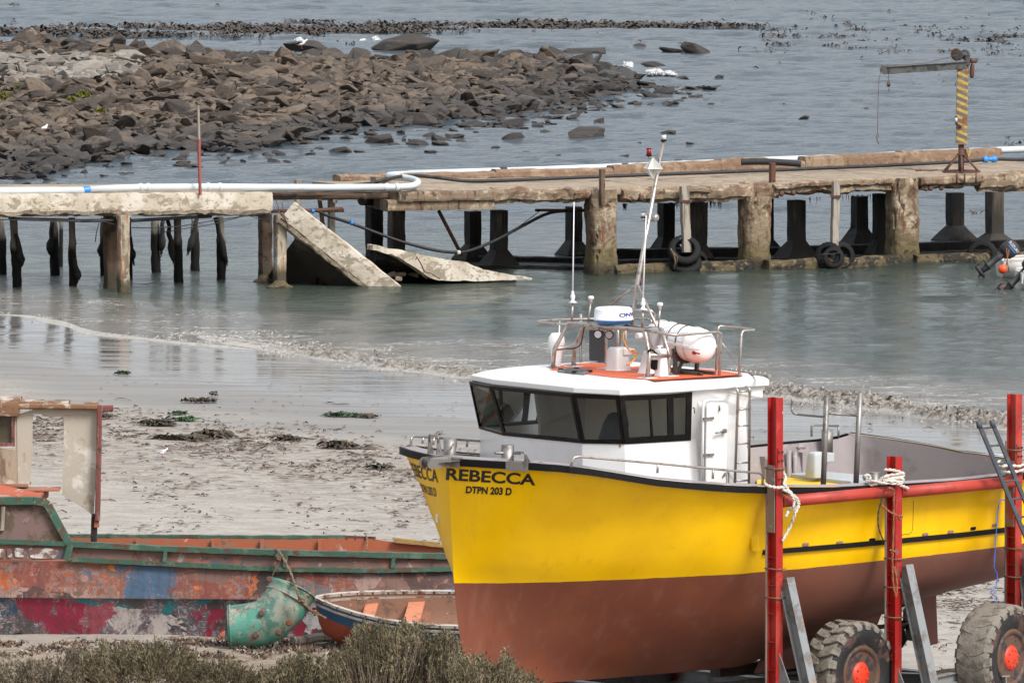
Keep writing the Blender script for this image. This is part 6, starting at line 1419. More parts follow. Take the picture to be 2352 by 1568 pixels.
# raft cradle (the raft itself is a thing of its own)
ra, rb = Bx(1499, 772, 3.62), Bx(1624, 797, 3.62); rr_ = .262
rdir = (rb-ra).normalized(); rlen = (rb-ra).length
b = MB()
for t in (.22, .62):
    c = ra.lerp(rb, t); f0 = V((c.x-.2, c.y, ZR+ZO)); f1 = V((c.x+.2, c.y, ZR+ZO))
    arc = [c+V((cos(a)*(rr_+.015), 0, sin(a)*(rr_+.015))) for a in [radians(k) for k in range(195, 346, 15)]]
    for p, q in zip(arc, arc[1:]): b.beam(p, q, .06, .02, up=(0, 1, 0))
    b.beam(f0, arc[1], .05, .05); b.beam(f1, arc[-2], .05, .05); b.beam(f0, arc[4], .04, .04)
b.beam(V((ra.x-.1, ra.y, ZR+ZO+.03)), V((rb.x-.1, rb.y, ZR+ZO+.03)), .05, .05); b.beam(V((ra.x+.15, ra.y, ZR+ZO+.03)), V((rb.x+.15, rb.y, ZR+ZO+.03)), .05, .05)
b.build('raft_cradle', m_galv, boat)
b = MB(); b.tube([Bl(1657, 784, 1.5), Bl(1696, 844, 1.5)], .007, 5); b.tube([Bz(1655, 848, ZR), Bz(1736, 859, ZR), Bz(1768, 863, ZR+.02)], .024, 8)
for i in range(8): q = Bz(1680+i*11, 852+i*1.4, ZR); b.tube([q+V((0, 0, -.02)), q+V((0, 0, .05))], .009, 6)
b.build('folded_aerial', m_ss, boat)
# door, ladder, fittings on the port wall (the wall leans: use its own plane)
def WL(u, v, o=0): return Bl(u, v, 1.72+o)
def wallp(u, v, o=0):
    q = Bl(u, v, 1.70); l = 1.60+max(0, min(1, (q.z-ZO-.95)/1.9))*.225+.055+o; return Bl(u, v, l)
b = MB(); dp = [(1618, 1110), (1619, 1000), (1620, 935), (1623, 927), (1630, 924), (1662, 924.5), (1668, 928), (1671, 935), (1670, 1000), (1668, 1110)]
b.prism([wallp(u, v, .0) for u, v in dp], (0, -.035, 0)); dr = b.build('door', m_gel, boat, .012)
b = MB(); fr_pts = [(1613, 1113), (1614, 1000), (1615, 930), (1619, 921), (1628, 918.5), (1660, 919)]; b.tube([wallp(u, v, .012) for u, v in fr_pts], .022, 8); b.build('door_frame', m_gel, dr)
b = MB()
for v in (961, 1044.5): q = wallp(1622, v, .05); b.box(q+V((.05, 0, 0)), (.2, .025, .035))
b.build('hinge', m_sso, dr); b = MB(); q = wallp(1663, 989, .06); b.tube([q, q+V((0, -.03, 0))], .035, 14); b.tube([q+V((0, -.03, 0)), q+V((-.2, -.04, -.02))], .014, 8); b.build('handle', m_sso, dr)
b = MB()
def lad(u0, u1): return [wallp(u0[0], u0[1], .02), wallp(u0[0]+3, u0[1]+.5, .12), wallp(u0[0]+8, u0[1]+5, .17), wallp(u0[0]+9, u0[1]+14, .17), wallp(u1[0], u1[1], .17)]
b.tube(lad((1686, 891), (1688, 1108)), .021, 8); b.tube(lad((1713, 888), (1720, 1112)), .021, 8)
for v in (899, 940, 978, 1019, 1063, 1104): 
    t = (v-900)/208; b.tube([wallp(lerp(1698, 1689.5, t), v, .17), wallp(lerp(1725, 1720, t), v-1.6, .17)], .014, 8)
b.build('boarding_ladder', m_ss, boat)
b = MB()
for u, v in ((1592, 936), (1650, 931)): q = wallp(u, v, .02); b.tube([q, q+V((0, -.03, 0)), q+V((0, -.03, -.08))], .012, 6)
q = wallp(1661, 1095, .05); b.tube(cr([q, q+V((.02, -.03, .06)), q+V((.08, -.03, .05)), q+V((.09, -.02, -.12))]), .013, 6); b.build('hook', m_sso, boat)
# ---- working deck gear
yz = .92
b = MB(); yp = [Bz(u, v, yz) for u, v in ((1735, 1082), (1770, 1080), (1830, 1084), (1952, 1098), (1972, 1104), (1965, 1108), (1900, 1113), (1740, 1118))]; b.prism(yp, (0, 0, -.7)); b.build('yellow_deck_locker', m_ylw, boat, .01)
b = MB(); gp = [Bz(u, v, yz+.06) for u, v in ((1790, 1084), (1850, 1078), (1985, 1090), (2000, 1096), (1955, 1104), (1930, 1102))]; b.prism(gp, (0, 0, -.09)); b.build('grey_hatch_cover', m_pgrey, boat, .01)
b = MB(); q = Bz(1885, 1097, yz+.06); s = .13; rings = []
for z, sx, sy in ((0, .3, .26), (.35, .27, .23), (.7, .24, .2), (.8, .22, .18), (.84, .15, .12)): rings.append([V((q.x+math.copysign(abs(cos(t))**.4, cos(t))*sx*.5, q.y+math.copysign(abs(sin(t))**.4, sin(t))*sy*.5+.1, q.z+z*.47)) for t in [2*pi*k/20 for k in range(20)]])
b.loft(rings, True, True); b.box((q.x+.2, q.y+.1, q.z+.3), (.18, .2, .14)); b.build('ventilator', m_pgrey, boat, .015)
b = MB(); b.tube([Bl(1899, 907, 2.12), Bl(1891, 1112, 2.12)], .042, 12); b.tube([Bl(1975.5, 902, 2.12), Bl(1966, 1109, 2.12)], .042, 12); b.tube(cr([Bl(1820, 916, 1.3), Bl(1819, 940, 1.3), Bl(1824, 949, 1.4), Bl(1840, 952, 1.5), Bl(1894, 957, 2.1)], 4), .019, 8); b.tube([Bl(1903, 949, 2.12), Bl(1972, 954, 2.12)], .019, 8); b.build('pot_rail_post', m_sso, boat)
b = MB(); q = Bz(2280, 1104, .78); rings = []
for z, sx in ((-.5, .55), (0, .5), (.12, .42), (.3, .38)): rings.append([V((q.x+math.copysign(abs(cos(t))**.4, cos(t))*sx*.5, q.y+.12+math.copysign(abs(sin(t))**.4, sin(t))*sx*.42, q.z+z-.02)) for t in [2*pi*k/20 for k in range(20)]])
b.loft(rings, True, True); b.box((q.x, q.y+.12, q.z+.3), (.56, .45, .2)); lh = b.build('hauler_casing', m_pgrey, boat, .03)
text_mesh('FRESH WATER', .1, 'lettering', m_letter, boat, lambda s, t: Bl(lerp(1811, 1835, s), lerp(1022.5, 1019.5, s)-t*3.6, -2.12), sub=0)
text_mesh('CLOSE IN EVENT OF FIRE', .1, 'lettering', m_redl, lh, lambda s, t: Bl(lerp(2253, 2275, s), 1050+s*.5-t*3, .98), sub=0)
# ---- lettering on the bow, both sides
def hm(u0, v0, u1, v1, h0, h1, skew=0.0, vfun=None):
    def f(s, t):
        u = lerp(u0, u1, s)+skew*t; v = lerp(v0, v1, s)-t*lerp(h0, h1, s); h = on_hull(u, v, .006)
        return h[0] if h else V((0, 0, 0))
    return f
text_mesh('REBECCA', 1, 'name_lettering', m_letter, hob, hm(1024.5, 1100.5, 1230, 1113, 26.5, 24.5, 2), bold=.028, sub=3)
text_mesh('DTPN 203 D', 1, 'registration_lettering', m_letter, hob, hm(1070, 1131, 1175, 1136, 15.5, 16.5, 1.5), bold=.04, sub=2)
def star_map(l0, l1, za, zb_, h):
    """letters on the starboard bow, placed along the hull at a given height"""
    def f(s, t):
        X = lerp(l1, l0, 1-s); z = lerp(za, zb_, s)+t*h
        o = L3(X, -4, z); d = V((0, -1, 0)); d = V((0, 1, 0)); loc, nor, _, _ = bvh.ray_cast(L3(X, -5, z), V((0, -1, 0)))
        if loc is None: return V((X, 0, z))
        return loc+V((-.35, .93, 0)).normalized()*.006
    return f
def srow(zt, s0, s1):
    """plan curve of the hull at height zt as arclength -> point (starboard)"""
    row = zrow(lambda X: zt); return row
def star_text(body, zlo, h, a0, a1, nm, bold):
    rows = {}
    def f(s, t):
        z = round(zlo(s)+t*h, 3); k = round(z, 2)
        if k not in rows:
            row = [p for p in zrow(lambda X: k)]; row = sorted(row, key=lambda p: p.x); ac = [0]
            for p, q in zip(row, row[1:]): ac.append(ac[-1]+(q-p).length)
            rows[k] = (row, ac)
        row, ac = rows[k]; d = lerp(a1, a0, s); x = float(np.interp(d, ac, [p.x for p in row])); y = float(np.interp(d, ac, [p.y for p in row])); x2 = float(np.interp(d+.02, ac, [p.x for p in row])); y2 = float(np.interp(d+.02, ac, [p.y for p in row])); t_ = V((x2-x, y2-y, 0)).normalized(); nn = V((-t_.y, t_.x, 0)); return HL(x+nn.x*.008, -(y+nn.y*.008), z)
    return text_mesh(body, 1, nm, m_letter, hob, f, bold=bold, sub=2)
star_text('REBECCA', lambda s: 1.46, .19, .32, 1.5, 'name_lettering', .012)
star_text('DTPN 203 D', lambda s: 1.24, .125, .42, 1.1, 'registration_lettering', .02)
# scuppers, fitting, seams
for k, (u, v) in enumerate([(1850, 1250), (1928, 1246), (2003, 1239), (2125, 1227), (2183, 1221), (2235, 1213), (2284, 1206)]):
    h = on_hull(u, v, .004)
    if not h: continue
    q, nr = h; M_ = Matrix.Translation(q)@nr.to_track_quat('Z', 'Y').to_matrix().to_4x4(); b = MB(); pts = [M_@V((cos(t)*.055 if 0 else math.copysign(abs(cos(t))**.5, cos(t))*.062, math.copysign(abs(sin(t))**.5, sin(t))*.028, 0)) for t in [2*pi*j/16 for j in range(16)]]
    tdir = V((1, 0, 0)); up_ = nr.cross(tdir).normalized(); tdir = up_.cross(nr).normalized(); up_ = up_ if up_.z > 0 else -up_
    pts = [q+tdir*math.copysign(abs(cos(t))**.5, cos(t))*.062+up_*math.copysign(abs(sin(t))**.5, sin(t))*.027 for t in [2*pi*j/16 for j in range(16)]]
    b.add(pts, [tuple(range(16))]); dk = k in (2, 5); sc_ = b.build('scupper', m_blk if dk else m_sso, boat)
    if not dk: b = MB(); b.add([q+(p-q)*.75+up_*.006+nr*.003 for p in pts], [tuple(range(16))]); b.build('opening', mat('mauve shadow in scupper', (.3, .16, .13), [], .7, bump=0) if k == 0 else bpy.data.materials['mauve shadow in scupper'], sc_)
h = on_hull(1733, 1243, -.02)
if h:
    q, nr = h; b = MB(); tdir = V((1, 0, 0)); b.prism([q+V((-.08, 0, .06)), q+V((-.05, 0, .13)), q+V((.04, 0, .13)), q+V((.07, 0, .06)), q+V((.09, 0, -.14)), q+V((-.06, 0, -.14))], nr*.06); b.build('discharge_cover', hob.data.materials[0], boat, .02)
b = MB(); pts = []
for u, v in ((2098, 1150), (2097, 1190), (2096, 1215), (2093, 1222), (2086, 1226), (2070, 1227.5), (2060, 1228)):
    h = on_hull(u, v, .001)
    if h: pts.append(h[0])
if len(pts) > 2: b.tube(pts, .004, 4); b.build('port_seam', m_blk, boat)
# keel skeg, rudder and propeller
b = MB(); b.prism([L3(6.2, -.04, -1.45), L3(8.6, -.04, -.95), L3(8.3, -.04, -1.5), L3(7.6, -.04, -1.7), L3(6.0, -.04, -1.75)], (0, -.08, 0)); b.build('skeg', hob.data.materials[0], boat)
b = MB()
for k in range(4):
    a = 2*pi*k/4+.4; u1 = V((0, cos(a), sin(a))); u2 = V((0, -sin(a), cos(a))); c = L3(9.05, 0, -1.22); pts = [c+u1*.06+u2*.03, c+u1*.2+u2*.16+V((-.04, 0, 0)), c+u1*.36+u2*.1+V((-.03, 0, 0)), c+u1*.36-u2*.08+V((.03, 0, 0)), c+u1*.18-u2*.13+V((.04, 0, 0)), c+u1*.06-u2*.04]; b.prism(pts, (.02, 0, 0))
b.lathe([(.03, -.12), (.07, -.05), (.07, .08), (.02, .16)], Matrix.Translation(L3(9.05, 0, -1.22))@Matrix.Rotation(pi/2, 4, 'Y'), 14); b.tube([L3(8.4, 0, -1.22), L3(9.05, 0, -1.22)], .035, 8); b.build('propeller', m_bronze, boat)
b = MB(); b.prism([L3(9.35, -.03, -.75), L3(9.7, -.03, -.7), L3(9.75, -.03, -1.55), L3(9.4, -.03, -1.6)], (0, -.06, 0)); b.build('rudder', hob.data.materials[0], boat)
# white stem eye
h = on_hull(1006, 1190, .0)
b = MB(); q = h[0] if h else L3(-.1, -.25, .95); b.box(q, (.06, .05, .13)); b.build('stem_fitting', m_gel, boat, .01)

# ---- life raft canister resting in the cradle
raft = thing('life_raft_canister', 'white barrel shaped life raft canister strapped in its cradle on the wheelhouse roof', 'life raft', b2w(V((ra.lerp(rb, .5).x, ra.lerp(rb, .5).y, ra.z-rr_))), world=False, rz=PSI)
ro_ = V((ra.lerp(rb, .5).x, ra.lerp(rb, .5).y, ra.z-rr_)); Mq = Matrix.Translation(ra-ro_)@rdir.to_track_quat('Z', 'X').to_matrix().to_4x4()
hl_ = rlen
prof = [(.05, -.035), (.15, -.02), (.215, .03), (.255, .11), (rr_, .2), (rr_, hl_-.2), (.255, hl_-.11), (.215, hl_-.03), (.15, hl_+.02), (.05, hl_+.035)]
b = MB(); b.lathe([(r*.985, z) for r, z in prof], Mq, 28); bd = b.build('canister', m_raft, raft)
b = MB(); up_ = V((0, 0, 1)); c0, c1 = ra-ro_, rb-ro_; sd2 = rdir.cross(up_).normalized()
outl = [(r+.014, z) for r, z in prof]; pts = [c0+rdir*z+sd2*r for r, z in outl]+[c0+rdir*z-sd2*r for r, z in reversed(outl)]
b.prism([p-up_*.018 for p in pts], up_*.036); b.build('rim', m_raft, raft)
for t in (.16, .33, .5, .66, .8):
    b = MB(); c = c0.lerp(c1, t); rg = [c+sd2*cos(a)*(rr_+.008)+up_*sin(a)*(rr_+.008) for a in [2*pi*k/28 for k in range(29)]]; b.tube(rg, .0065, 6, False); b.build('strap', m_blk if t in (.5, .66) else m_pgrey, raft)
for k, (t0, t1) in enumerate(((.36, .48), (.52, .64), (.68, .79))):
    b = MB(); vs = []
    for i in range(9):
        a = radians(100-60*i/8) if False else radians(62-50*i/8); 
        for t in (t0, t1): c = c0.lerp(c1, t); vs.append(c-sd2*cos(a)*(rr_+.004)*-1*(-1 if sd2.dot(V((cos(PSI), -sin(PSI), 0))) > 0 else 1)+up_*sin(a)*(rr_+.004))
    b.add(vs, [(2*i, 2*i+1, 2*i+3, 2*i+2) for i in range(8)]); lb_ = b.build('label', m_radw, raft); b = MB()
    for row in range(6):
        for col in range(3):
            i = row+1; f0, f1 = .12+col*.28+.03*((row*7+col*3) % 3), .12+col*.28+.2
            if (row+col+k) % 4 == 3: continue
            p0, p1, p2, p3 = V(vs[2*i]), V(vs[2*i+1]), V(vs[2*i+2]), V(vs[2*i+3]); nn = (p1-p0).cross(p2-p0).normalized()*.003; nn = nn if nn.z > 0 else -nn
            b.add([p0.lerp(p1, f0)+nn, p0.lerp(p1, f1)+nn, p0.lerp(p1, f1).lerp(p2.lerp(p3, f1), .35)+nn, p0.lerp(p1, f0).lerp(p2.lerp(p3, f0), .35)+nn], [(0, 1, 2, 3)])
    b.build('print', m_graytxt, lb_)
b = MB(); e = c1+rdir*-.06+V((0, -.0, -.08)); fwd_ = -sd2 if (-sd2).dot(w2b(b2w(V((0, 0, 0)))+V((0, -1, 0)))-V((0, 0, 0))) > 0 else sd2
e = e+fwd_*.2; b.tube([e, e+rdir*.12], .012, 6); b.tube([e-rdir*.02, e+rdir*.02], .03, 10); b.build('painter_end', m_redl, raft)
# ================================================================== THE TROLLEY UNDER THE BOAT
def TW(X, l, z): return OB+A_*X+N_*l+V((0, 0, z))
def Tl(u, v, l): return b2w(Bl(u, v, l))
GZ = -2.35
tro = thing('boat_trolley', 'heavy red and grey steel boat trolley with tall guide posts under the yellow boat', 'trailer', TW(5.5, 1, GZ))
def post_(X, ztop, zbot, seed):
    b = MB(); l0 = 2.47
    for l in (l0-.09, l0+.09): b.beam(TW(X, l, zbot), TW(X, l, ztop), .014, .135, up=A_)
    b.beam(TW(X, l0, zbot), TW(X, l0, ztop), .17, .014, up=A_)
    p = b.build('guide_post', m_red, tro)
    b = MB()
    z = zbot+.3
    while z < min(ztop-.5, 1.0):
        for s in (-1, 1): b.box(TW(X+s*.035, l0, z), (.001, .001, .001))
        b.beam(TW(X, l0-.085, z), TW(X, l0+.085, z), .13, .012); z += .42
    b.build('stiffener', m_red, p)
    b = MB(); b.beam(TW(X-.03, 2.36, zbot+.5), TW(X-.03, 2.36, min(ztop-.2, 1.75)), .025, .11, up=A_); b.build('rubbing_board', m_gwood, p)
    return p
for X, zt, up_ in ((4.15, 2.67, True), (6.56, 1.66, False), (9.03, 2.46, True)):
    p = post_(X, zt, -2.1, 1)
    if up_:       # bolted extension on top
        b = MB(); b.beam(TW(X, 2.575, zt-1.02), TW(X, 2.575, zt-1.32+.0), .02, .12, up=A_); b.beam(TW(X, 2.575, zt-1.3), TW(X, 2.575, zt-.75), .018, .1, up=A_); q = b.build('splice_plate', m_red, p); b = MB()
        for z in (.8, .93, 1.06, 1.2):
            for dx in (-.03, .03): c = TW(X+dx, 2.585, zt-z); b.tube([c, c+N_*.03], .014, 6)
        b.build('bolt', m_rusty, q)
        b = MB(); b.add([TW(X-.09, l, z) for l, z in ((2.375, zt-1.0), (2.375, zt-2.1), (2.55, zt-2.1), (2.55, zt-1.0))], [(0, 1, 2, 3)])
        b = MB(); b.prism([TW(X-.075, l, z) for l, z in ((2.385, zt-1.0), (2.385, zt-2.0), (2.55, zt-2.0), (2.55, zt-1.0))], -A_*.012); b.build('bare_plate', mat('bare scraped plate %d' % int(X), (.2, .15, .12), [((.33, .05, .04), 3, .5, .6), ((.3, .27, .24), 5, .6, .66)], .6), p)
b = MB()
for X0, X1 in ((4.24, 6.5), (6.63, 8.96)): b.tube([TW(X0, 2.5, 1.12), TW(X1, 2.5, 1.14)], .087, 18)
b.build('side_pipe', m_redp, tro)
b = MB()
for X in (4.15, 6.56, 9.03):
    for z in (.13, -.3, 1.62 if X != 6.56 else -.75): b.tube([TW(X-.09, 2.34, z), TW(X-.09, 2.6, z), TW(X+.09, 2.6, z)], .011, 6)
b.build('lashing_wire', m_brope, tro)
def ibeam(b, p, q, w, h, side):
    d = (q-p).normalized(); x = V(side).normalized(); y = d.cross(x).normalized()
    b.beam(p, q, .014, h, up=y) if False else None
    for s in (-1, 1): b.beam(p+y*(s*h/2), q+y*(s*h/2), w, .016, up=y)
    b.beam(p, q, .016, h, up=y)
for X, z0_, lo in ((4.15, -.02, 3.28), (6.56, .02, 3.28), (9.03, -.02, 3.0)):
    b = MB(); ibeam(b, TW(X+.1, 2.6, z0_+.0), TW(X+.1, lo, -2.1), .15, .19, A_); b.build('raking_strut', m_sgrey, tro)
    b = MB(); b.prism([TW(X-.01, 2.5, -1.0), TW(X-.01, 2.5, -2.1), TW(X-.01, 3.1, -2.1)], A_*.02) if X == 4.15 else b.prism([TW(X-.01, 2.5, -1.4), TW(X-.01, 2.5, -2.1), TW(X-.01, 2.9, -2.1)], A_*.02); b.build('gusset', m_sgrey, tro)
b = MB(); ibeam(b, TW(1.2, 2.45, -2.05), TW(11, 2.45, -2.05), .2, .25, N_); ibeam(b, TW(1.2, -2.45, -2.05), TW(11, -2.45, -2.05), .2, .25, N_); b.build('chassis_rail', m_sgrey, tro)
b = MB()
for X, le in ((1.6, 3.3), (4.15, 3.35), (6.56, 3.35), (9.03, 2.75)): ibeam(b, TW(X, -2.6, -2.0), TW(X, le, -2.0), .18, .2, A_)
b.build('cross_member', m_sgrey, tro)
b = MB(); ibeam(b, TW(7.9, 1.0, -1.9), TW(7.9, 3.5, -1.75), .16, .2, A_); ibeam(b, Tl(2128, 1568, 3.0), Tl(2232, 1545, 3.0), .12, .14, N_); b.build('axle_beam', m_sgrey, tro)
for X, z in ((4.15, 2.67), (6.56, 1.66), (9.03, 2.46)):   # starboard posts, mostly hidden by the hull
    b = MB()
    for l in (-2.38, -2.56): b.beam(TW(X, l, -2.1), TW(X, l, .2), .014, .135, up=A_)
    b.beam(TW(X, -2.47, -2.1), TW(X, -2.47, .2), .17, .014, up=A_); b.build('guide_post', m_red, tro)
# wheels with sandy lugs
def wheel(c, yaw, R_, W_, mudlevel, label):
    """axle along local y; outer face at -y"""
    g = bpy.data.objects.new('wheel', None); COL.objects.link(g); g.parent = tro; g['_w'] = 1; g.location = (0, 0, 0); tag(g, label)
    Mw = Matrix.Translation(c)@Matrix.Rotation(yaw, 4, 'Z')
    def T(b): b.v = [tuple(Mw@V(p)) for p in b.v]; return b
    b = MB(); prof = [(R_*.52, -W_*.40), (R_*.60, -W_*.47), (R_*.75, -W_*.52), (R_*.88, -W_*.50), (R_*.935, -W_*.43), (R_*.94, 0), (R_*.935, W_*.43), (R_*.88, W_*.5), (R_*.6, W_*.47), (R_*.52, W_*.4)]
    rings = [[V((cos(2*pi*k/64)*r, y, sin(2*pi*k/64)*r)) for k in range(64)] for r, y in prof]; b.m = 0; b.loft(rings, False, True)
    for i in range(0, len(b.f)): b.mi[i] = 1 if 4 <= i//64 <= 5 else 0
    T(b).build('tyre', [m_side, m_mud], g)
    b = MB(); nl = 22
    for s in (-1, 1):
        for i in range(nl):
            a0 = 2*pi*(i+(.5 if s > 0 else 0))/nl; vs_o, vs_i = [], []
            for k, (yy, da, wd) in enumerate([(.53, .0, .62), (.40, .0, .62), (.24, .16, .62), (.06, .3, .5), (-.03, .3, .42)]):
                y = s*yy*W_; a = a0+da*2*pi/nl*1.3
                for e in (-1, 1):
                    aa = a+e*wd*pi/nl; ro = R_*(1.0 if k else .93); rin = R_*.91 if k else R_*.84
                    jj = 1+.012*noise.noise(V((aa*9, y*9, mudlevel*5)))
                    vs_o.append(V((cos(aa)*ro*jj, y, sin(aa)*ro*jj))); vs_i.append(V((cos(aa)*rin, y, sin(aa)*rin)))
            n5 = len(vs_o); f = []
            for k in range(4):
                o = 2*k; f += [(o, o+1, o+3, o+2), (o+n5, o+2+n5, o+3+n5, o+1+n5), (o, o+2, o+2+n5, o+n5), (o+1, o+1+n5, o+3+n5, o+3)]
            f += [(0, n5, n5+1, 1), (n5-2, n5-1, 2*n5-1, 2*n5-2)]; b.add(vs_o+vs_i, f)
    if mudlevel > 1:
        rings = [[V((cos(2*pi*k/90)*r*(1+.012*noise.noise(V((cos(2*pi*k/90)*5, sin(2*pi*k/90)*5, y*4)))+.012*sin(k*22/90*2*pi+abs(y)*14)), y, sin(2*pi*k/90)*r*(1+.012*noise.noise(V((cos(2*pi*k/90)*5, sin(2*pi*k/90)*5, y*4)))+.012*sin(k*22/90*2*pi+abs(y)*14)))) for k in range(90)] for r, y in [(R_*.9, -W_*.5), (R_*.985, -W_*.44), (R_*.995, -W_*.25), (R_*1.0, 0), (R_*.995, W_*.25), (R_*.985, W_*.44), (R_*.9, W_*.5)]]; b.loft(rings, False, True)
    T(b).build('tread', m_mud, g, .012 if mudlevel < 1 else 0)
    b = MB(); b.lathe([(R_*.53, .0), (R_*.56, -.015), (R_*.52, -.04), (R_*.46, -.03), (R_*.42, .05), (R_*.36, .12), (R_*.34, .14), (R_*.02, .14)], Matrix.Translation((0, -W_*.40, 0))@Matrix.Rotation(-pi/2, 4, 'X'), 48, True); 
    T(b).build('rim', m_rim, g)
    b = MB(); Mh = Matrix.Translation((0, -W_*.40+.10, 0))@Matrix.Rotation(pi/2, 4, 'X')
    b.lathe([(R_*.30, -.0), (R_*.30, .05), (R_*.25, .06), (R_*.24, .1), (R_*.2, .13), (R_*.08, .15), (R_*.01, .15)], Mh, 32)
    for k in range(20): a = 2*pi*k/20; q = Mh@V((cos(a)*R_*.275, sin(a)*R_*.275, .05)); b.tube([q, Mh@V((cos(a)*R_*.275, sin(a)*R_*.275, .085))], .018, 6)
    for k in range(8): a = 2*pi*k/8+.2; b.tube([Mh@V((cos(a)*R_*.16, sin(a)*R_*.16, .12)), Mh@V((cos(a)*R_*.16, sin(a)*R_*.16, .155))], .016, 6)
    T(b).build('hub', m_hub, g)
RW = .8
c1 = Pz(1950, 1546, OB.z+GZ+RW-.02); c2 = Pz(2296, 1502, OB.z+GZ+RW-.02)
c2 = Py(2292, 1508, 169.9)
wheel(c1, radians(49), RW, .56, .4, 'wheel with clean blocky lugs caked in sand, between the two front posts')
wheel(c2, radians(56), RW, .58, 1.4, 'wheel with tread packed solid with grey sand, at the right edge')
# sleepers stacked under the hull
sr = random.Random(4); k = 0
for X, l, z, Lg, yw in [(2.2, 1.1, -2.2, 2.4, 90), (2.6, 1.2, -1.98, 2.4, 88), (3.3, 1.0, -2.2, 2.4, 92), (3.1, 1.3, -1.98, 2.2, 80), (5.4, .9, -2.2, 2.6, 90), (5.3, .8, -1.98, 2.5, 94), (6.2, .9, -2.2, 2.5, 88), (7.2, .9, -2.2, 2.6, 90), (7.3, .7, -1.98, 2.4, 86), (7.25, .6, -1.76, 2.2, 92), (8.2, .5, -2.2, 2.6, 90), (8.3, .4, -1.98, 2.4, 95), (6.4, -.2, -1.98, 2.6, 2), (7.0, -.5, -1.76, 2.6, -3), (4.6, 1.7, -2.2, 2.4, 3), (4.2, 1.6, -1.98, 2.4, -4), (7.6, .1, -1.55, 1.6, 20), (9.2, 1.2, -2.2, 2.4, 5), (9.0, .8, -1.98, 2.2, 10)]:
    b = MB(); c = TW(X, l, z+.02); a = PSI+radians(yw); d = V((cos(a), sin(a), 0)); b.rough(c-d*Lg/2, c+d*Lg/2, .24, .19, 16, .012, seed=k); k += 1
    single(b, 'timber_sleeper', m_sleeper, 'dark timber sleeper stacked under the yellow hull', 'sleeper', group='sleepers under the hull')
# ---- ladder against the stern
lad_ = thing('leaning_ladder', 'narrow slate grey ladder leaning against the yellow boat by the last red post', 'ladder', Tl(2440, 1500, 3.4))
def LP(u, v): return Tl(u, v, 2.72+(v-967)*.0011)
def side(u0, v0, u1, v1, nm='rail'):
    b = MB(); p, q = LP(u0, v0), LP(u1, v1); b.beam(p, q, .06, .06); b.build(nm, m_ladder, lad_, .006)
side(2246, 967, 2466, 1500); side(2277, 965, 2496, 1490)
b = MB()
for i in range(13):
    t = .03+i*.077; p, q = LP(lerp(2246, 2466, t), lerp(967, 1500, t)), LP(lerp(2277, 2496, t), lerp(965, 1490, t)); b.tube([p, q], .017, 8)
b.build('rung', m_ladder, lad_)
b = MB()
for u, v in ((2247, 968), (2278, 966)): p = LP(u, v); b.tube([p+V((0, 0, .01)), p-V((-.02, 0, .1))], .042, 10)
b.build('end_cap', m_ladder, lad_)
# ---- ropes
def rope(nm, paths, r, m, label):
    b = MB()
    for P in paths:
        Q = cr([Tl(*p) for p in P], 6)
        for k in range(2):
            o = []
            for i, q in enumerate(Q): a = i*1.1+pi*k; o.append(q+V((cos(a)*r*.45, sin(a)*r*.3, sin(a)*r*.45)))
            b.tube(o, r*.72, 6)
    return single(b, nm, m, label, 'rope')
rope('mooring_rope', [[(1757, 1110, 2.62), (1765, 1115, 2.7), (1785, 1119, 2.7), (1797, 1118, 2.66), (1800, 1124, 2.66), (1812, 1130, 2.66), (1826, 1143, 2.68), (1833, 1156, 2.7), (1830, 1166, 2.7), (1822, 1172, 2.66)], [(1799, 1084, 2.5), (1805, 1096, 2.62), (1801, 1110, 2.66), (1806, 1122, 2.66), (1818, 1136, 2.7), (1824, 1150, 2.7), (1822, 1164, 2.7), (1810, 1170, 2.6)], [(1806, 1098, 2.6), (1803, 1112, 2.62), (1816, 1130, 2.68), (1832, 1146, 2.7), (1835, 1160, 2.7), (1826, 1180, 2.7), (1815, 1210, 2.62), (1797, 1242, 2.6)], [(1812, 1170, 2.6), (1806, 1186, 2.66)]], .022, m_rope, 'white twisted rope knotted round the first red post and pipe')
rope('mooring_rope', [[(1986, 1100, 2.2), (1984, 1094, 2.3), (1990, 1090, 2.35), (1998, 1093, 2.3), (2000, 1104, 2.4), (2010, 1108, 2.5), (2030, 1100, 2.6), (2060, 1097, 2.68), (2074, 1100, 2.68), (2070, 1106, 2.68), (2040, 1104, 2.66), (2020, 1106, 2.5)], [(1988, 1100, 2.25), (1995, 1110, 2.4), (2008, 1112, 2.5), (2032, 1094, 2.62), (2062, 1088, 2.68), (2075, 1086, 2.68), (2073, 1095, 2.68), (2045, 1104, 2.66)], [(2032, 1078, 2.62), (2050, 1079, 2.68), (2072, 1085, 2.68), (2075, 1093, 2.68), (2060, 1096, 2.68), (2030, 1096, 2.6)], [(1990, 1106, 2.4), (2006, 1104, 2.5), (2030, 1108, 2.62), (2060, 1110, 2.68), (2072, 1109, 2.68)], [(2060, 1112, 2.5), (2074, 1116, 2.6), (2086, 1121, 2.62)], [(2000, 1110, 2.4), (2014, 1104, 2.4), (2024, 1108, 2.5), (2006, 1114, 2.45)]], .022, m_rope, 'white rope wound round the bitt and the middle red post')
rope('mooring_rope', [[(2296, 1058, 2.5), (2292, 1066, 2.6), (2300, 1072, 2.66), (2318, 1068, 2.68), (2340, 1070, 2.7), (2352, 1064, 2.6), (2346, 1060, 2.5)], [(2300, 1085, 2.6), (2292, 1080, 2.6), (2305, 1083, 2.68), (2330, 1083, 2.7), (2350, 1078, 2.6)], [(2300, 1062, 2.6), (2308, 1070, 2.66), (2296, 1074, 2.6)]], .022, m_rope, 'white rope made fast on the last red post beside the ladder')
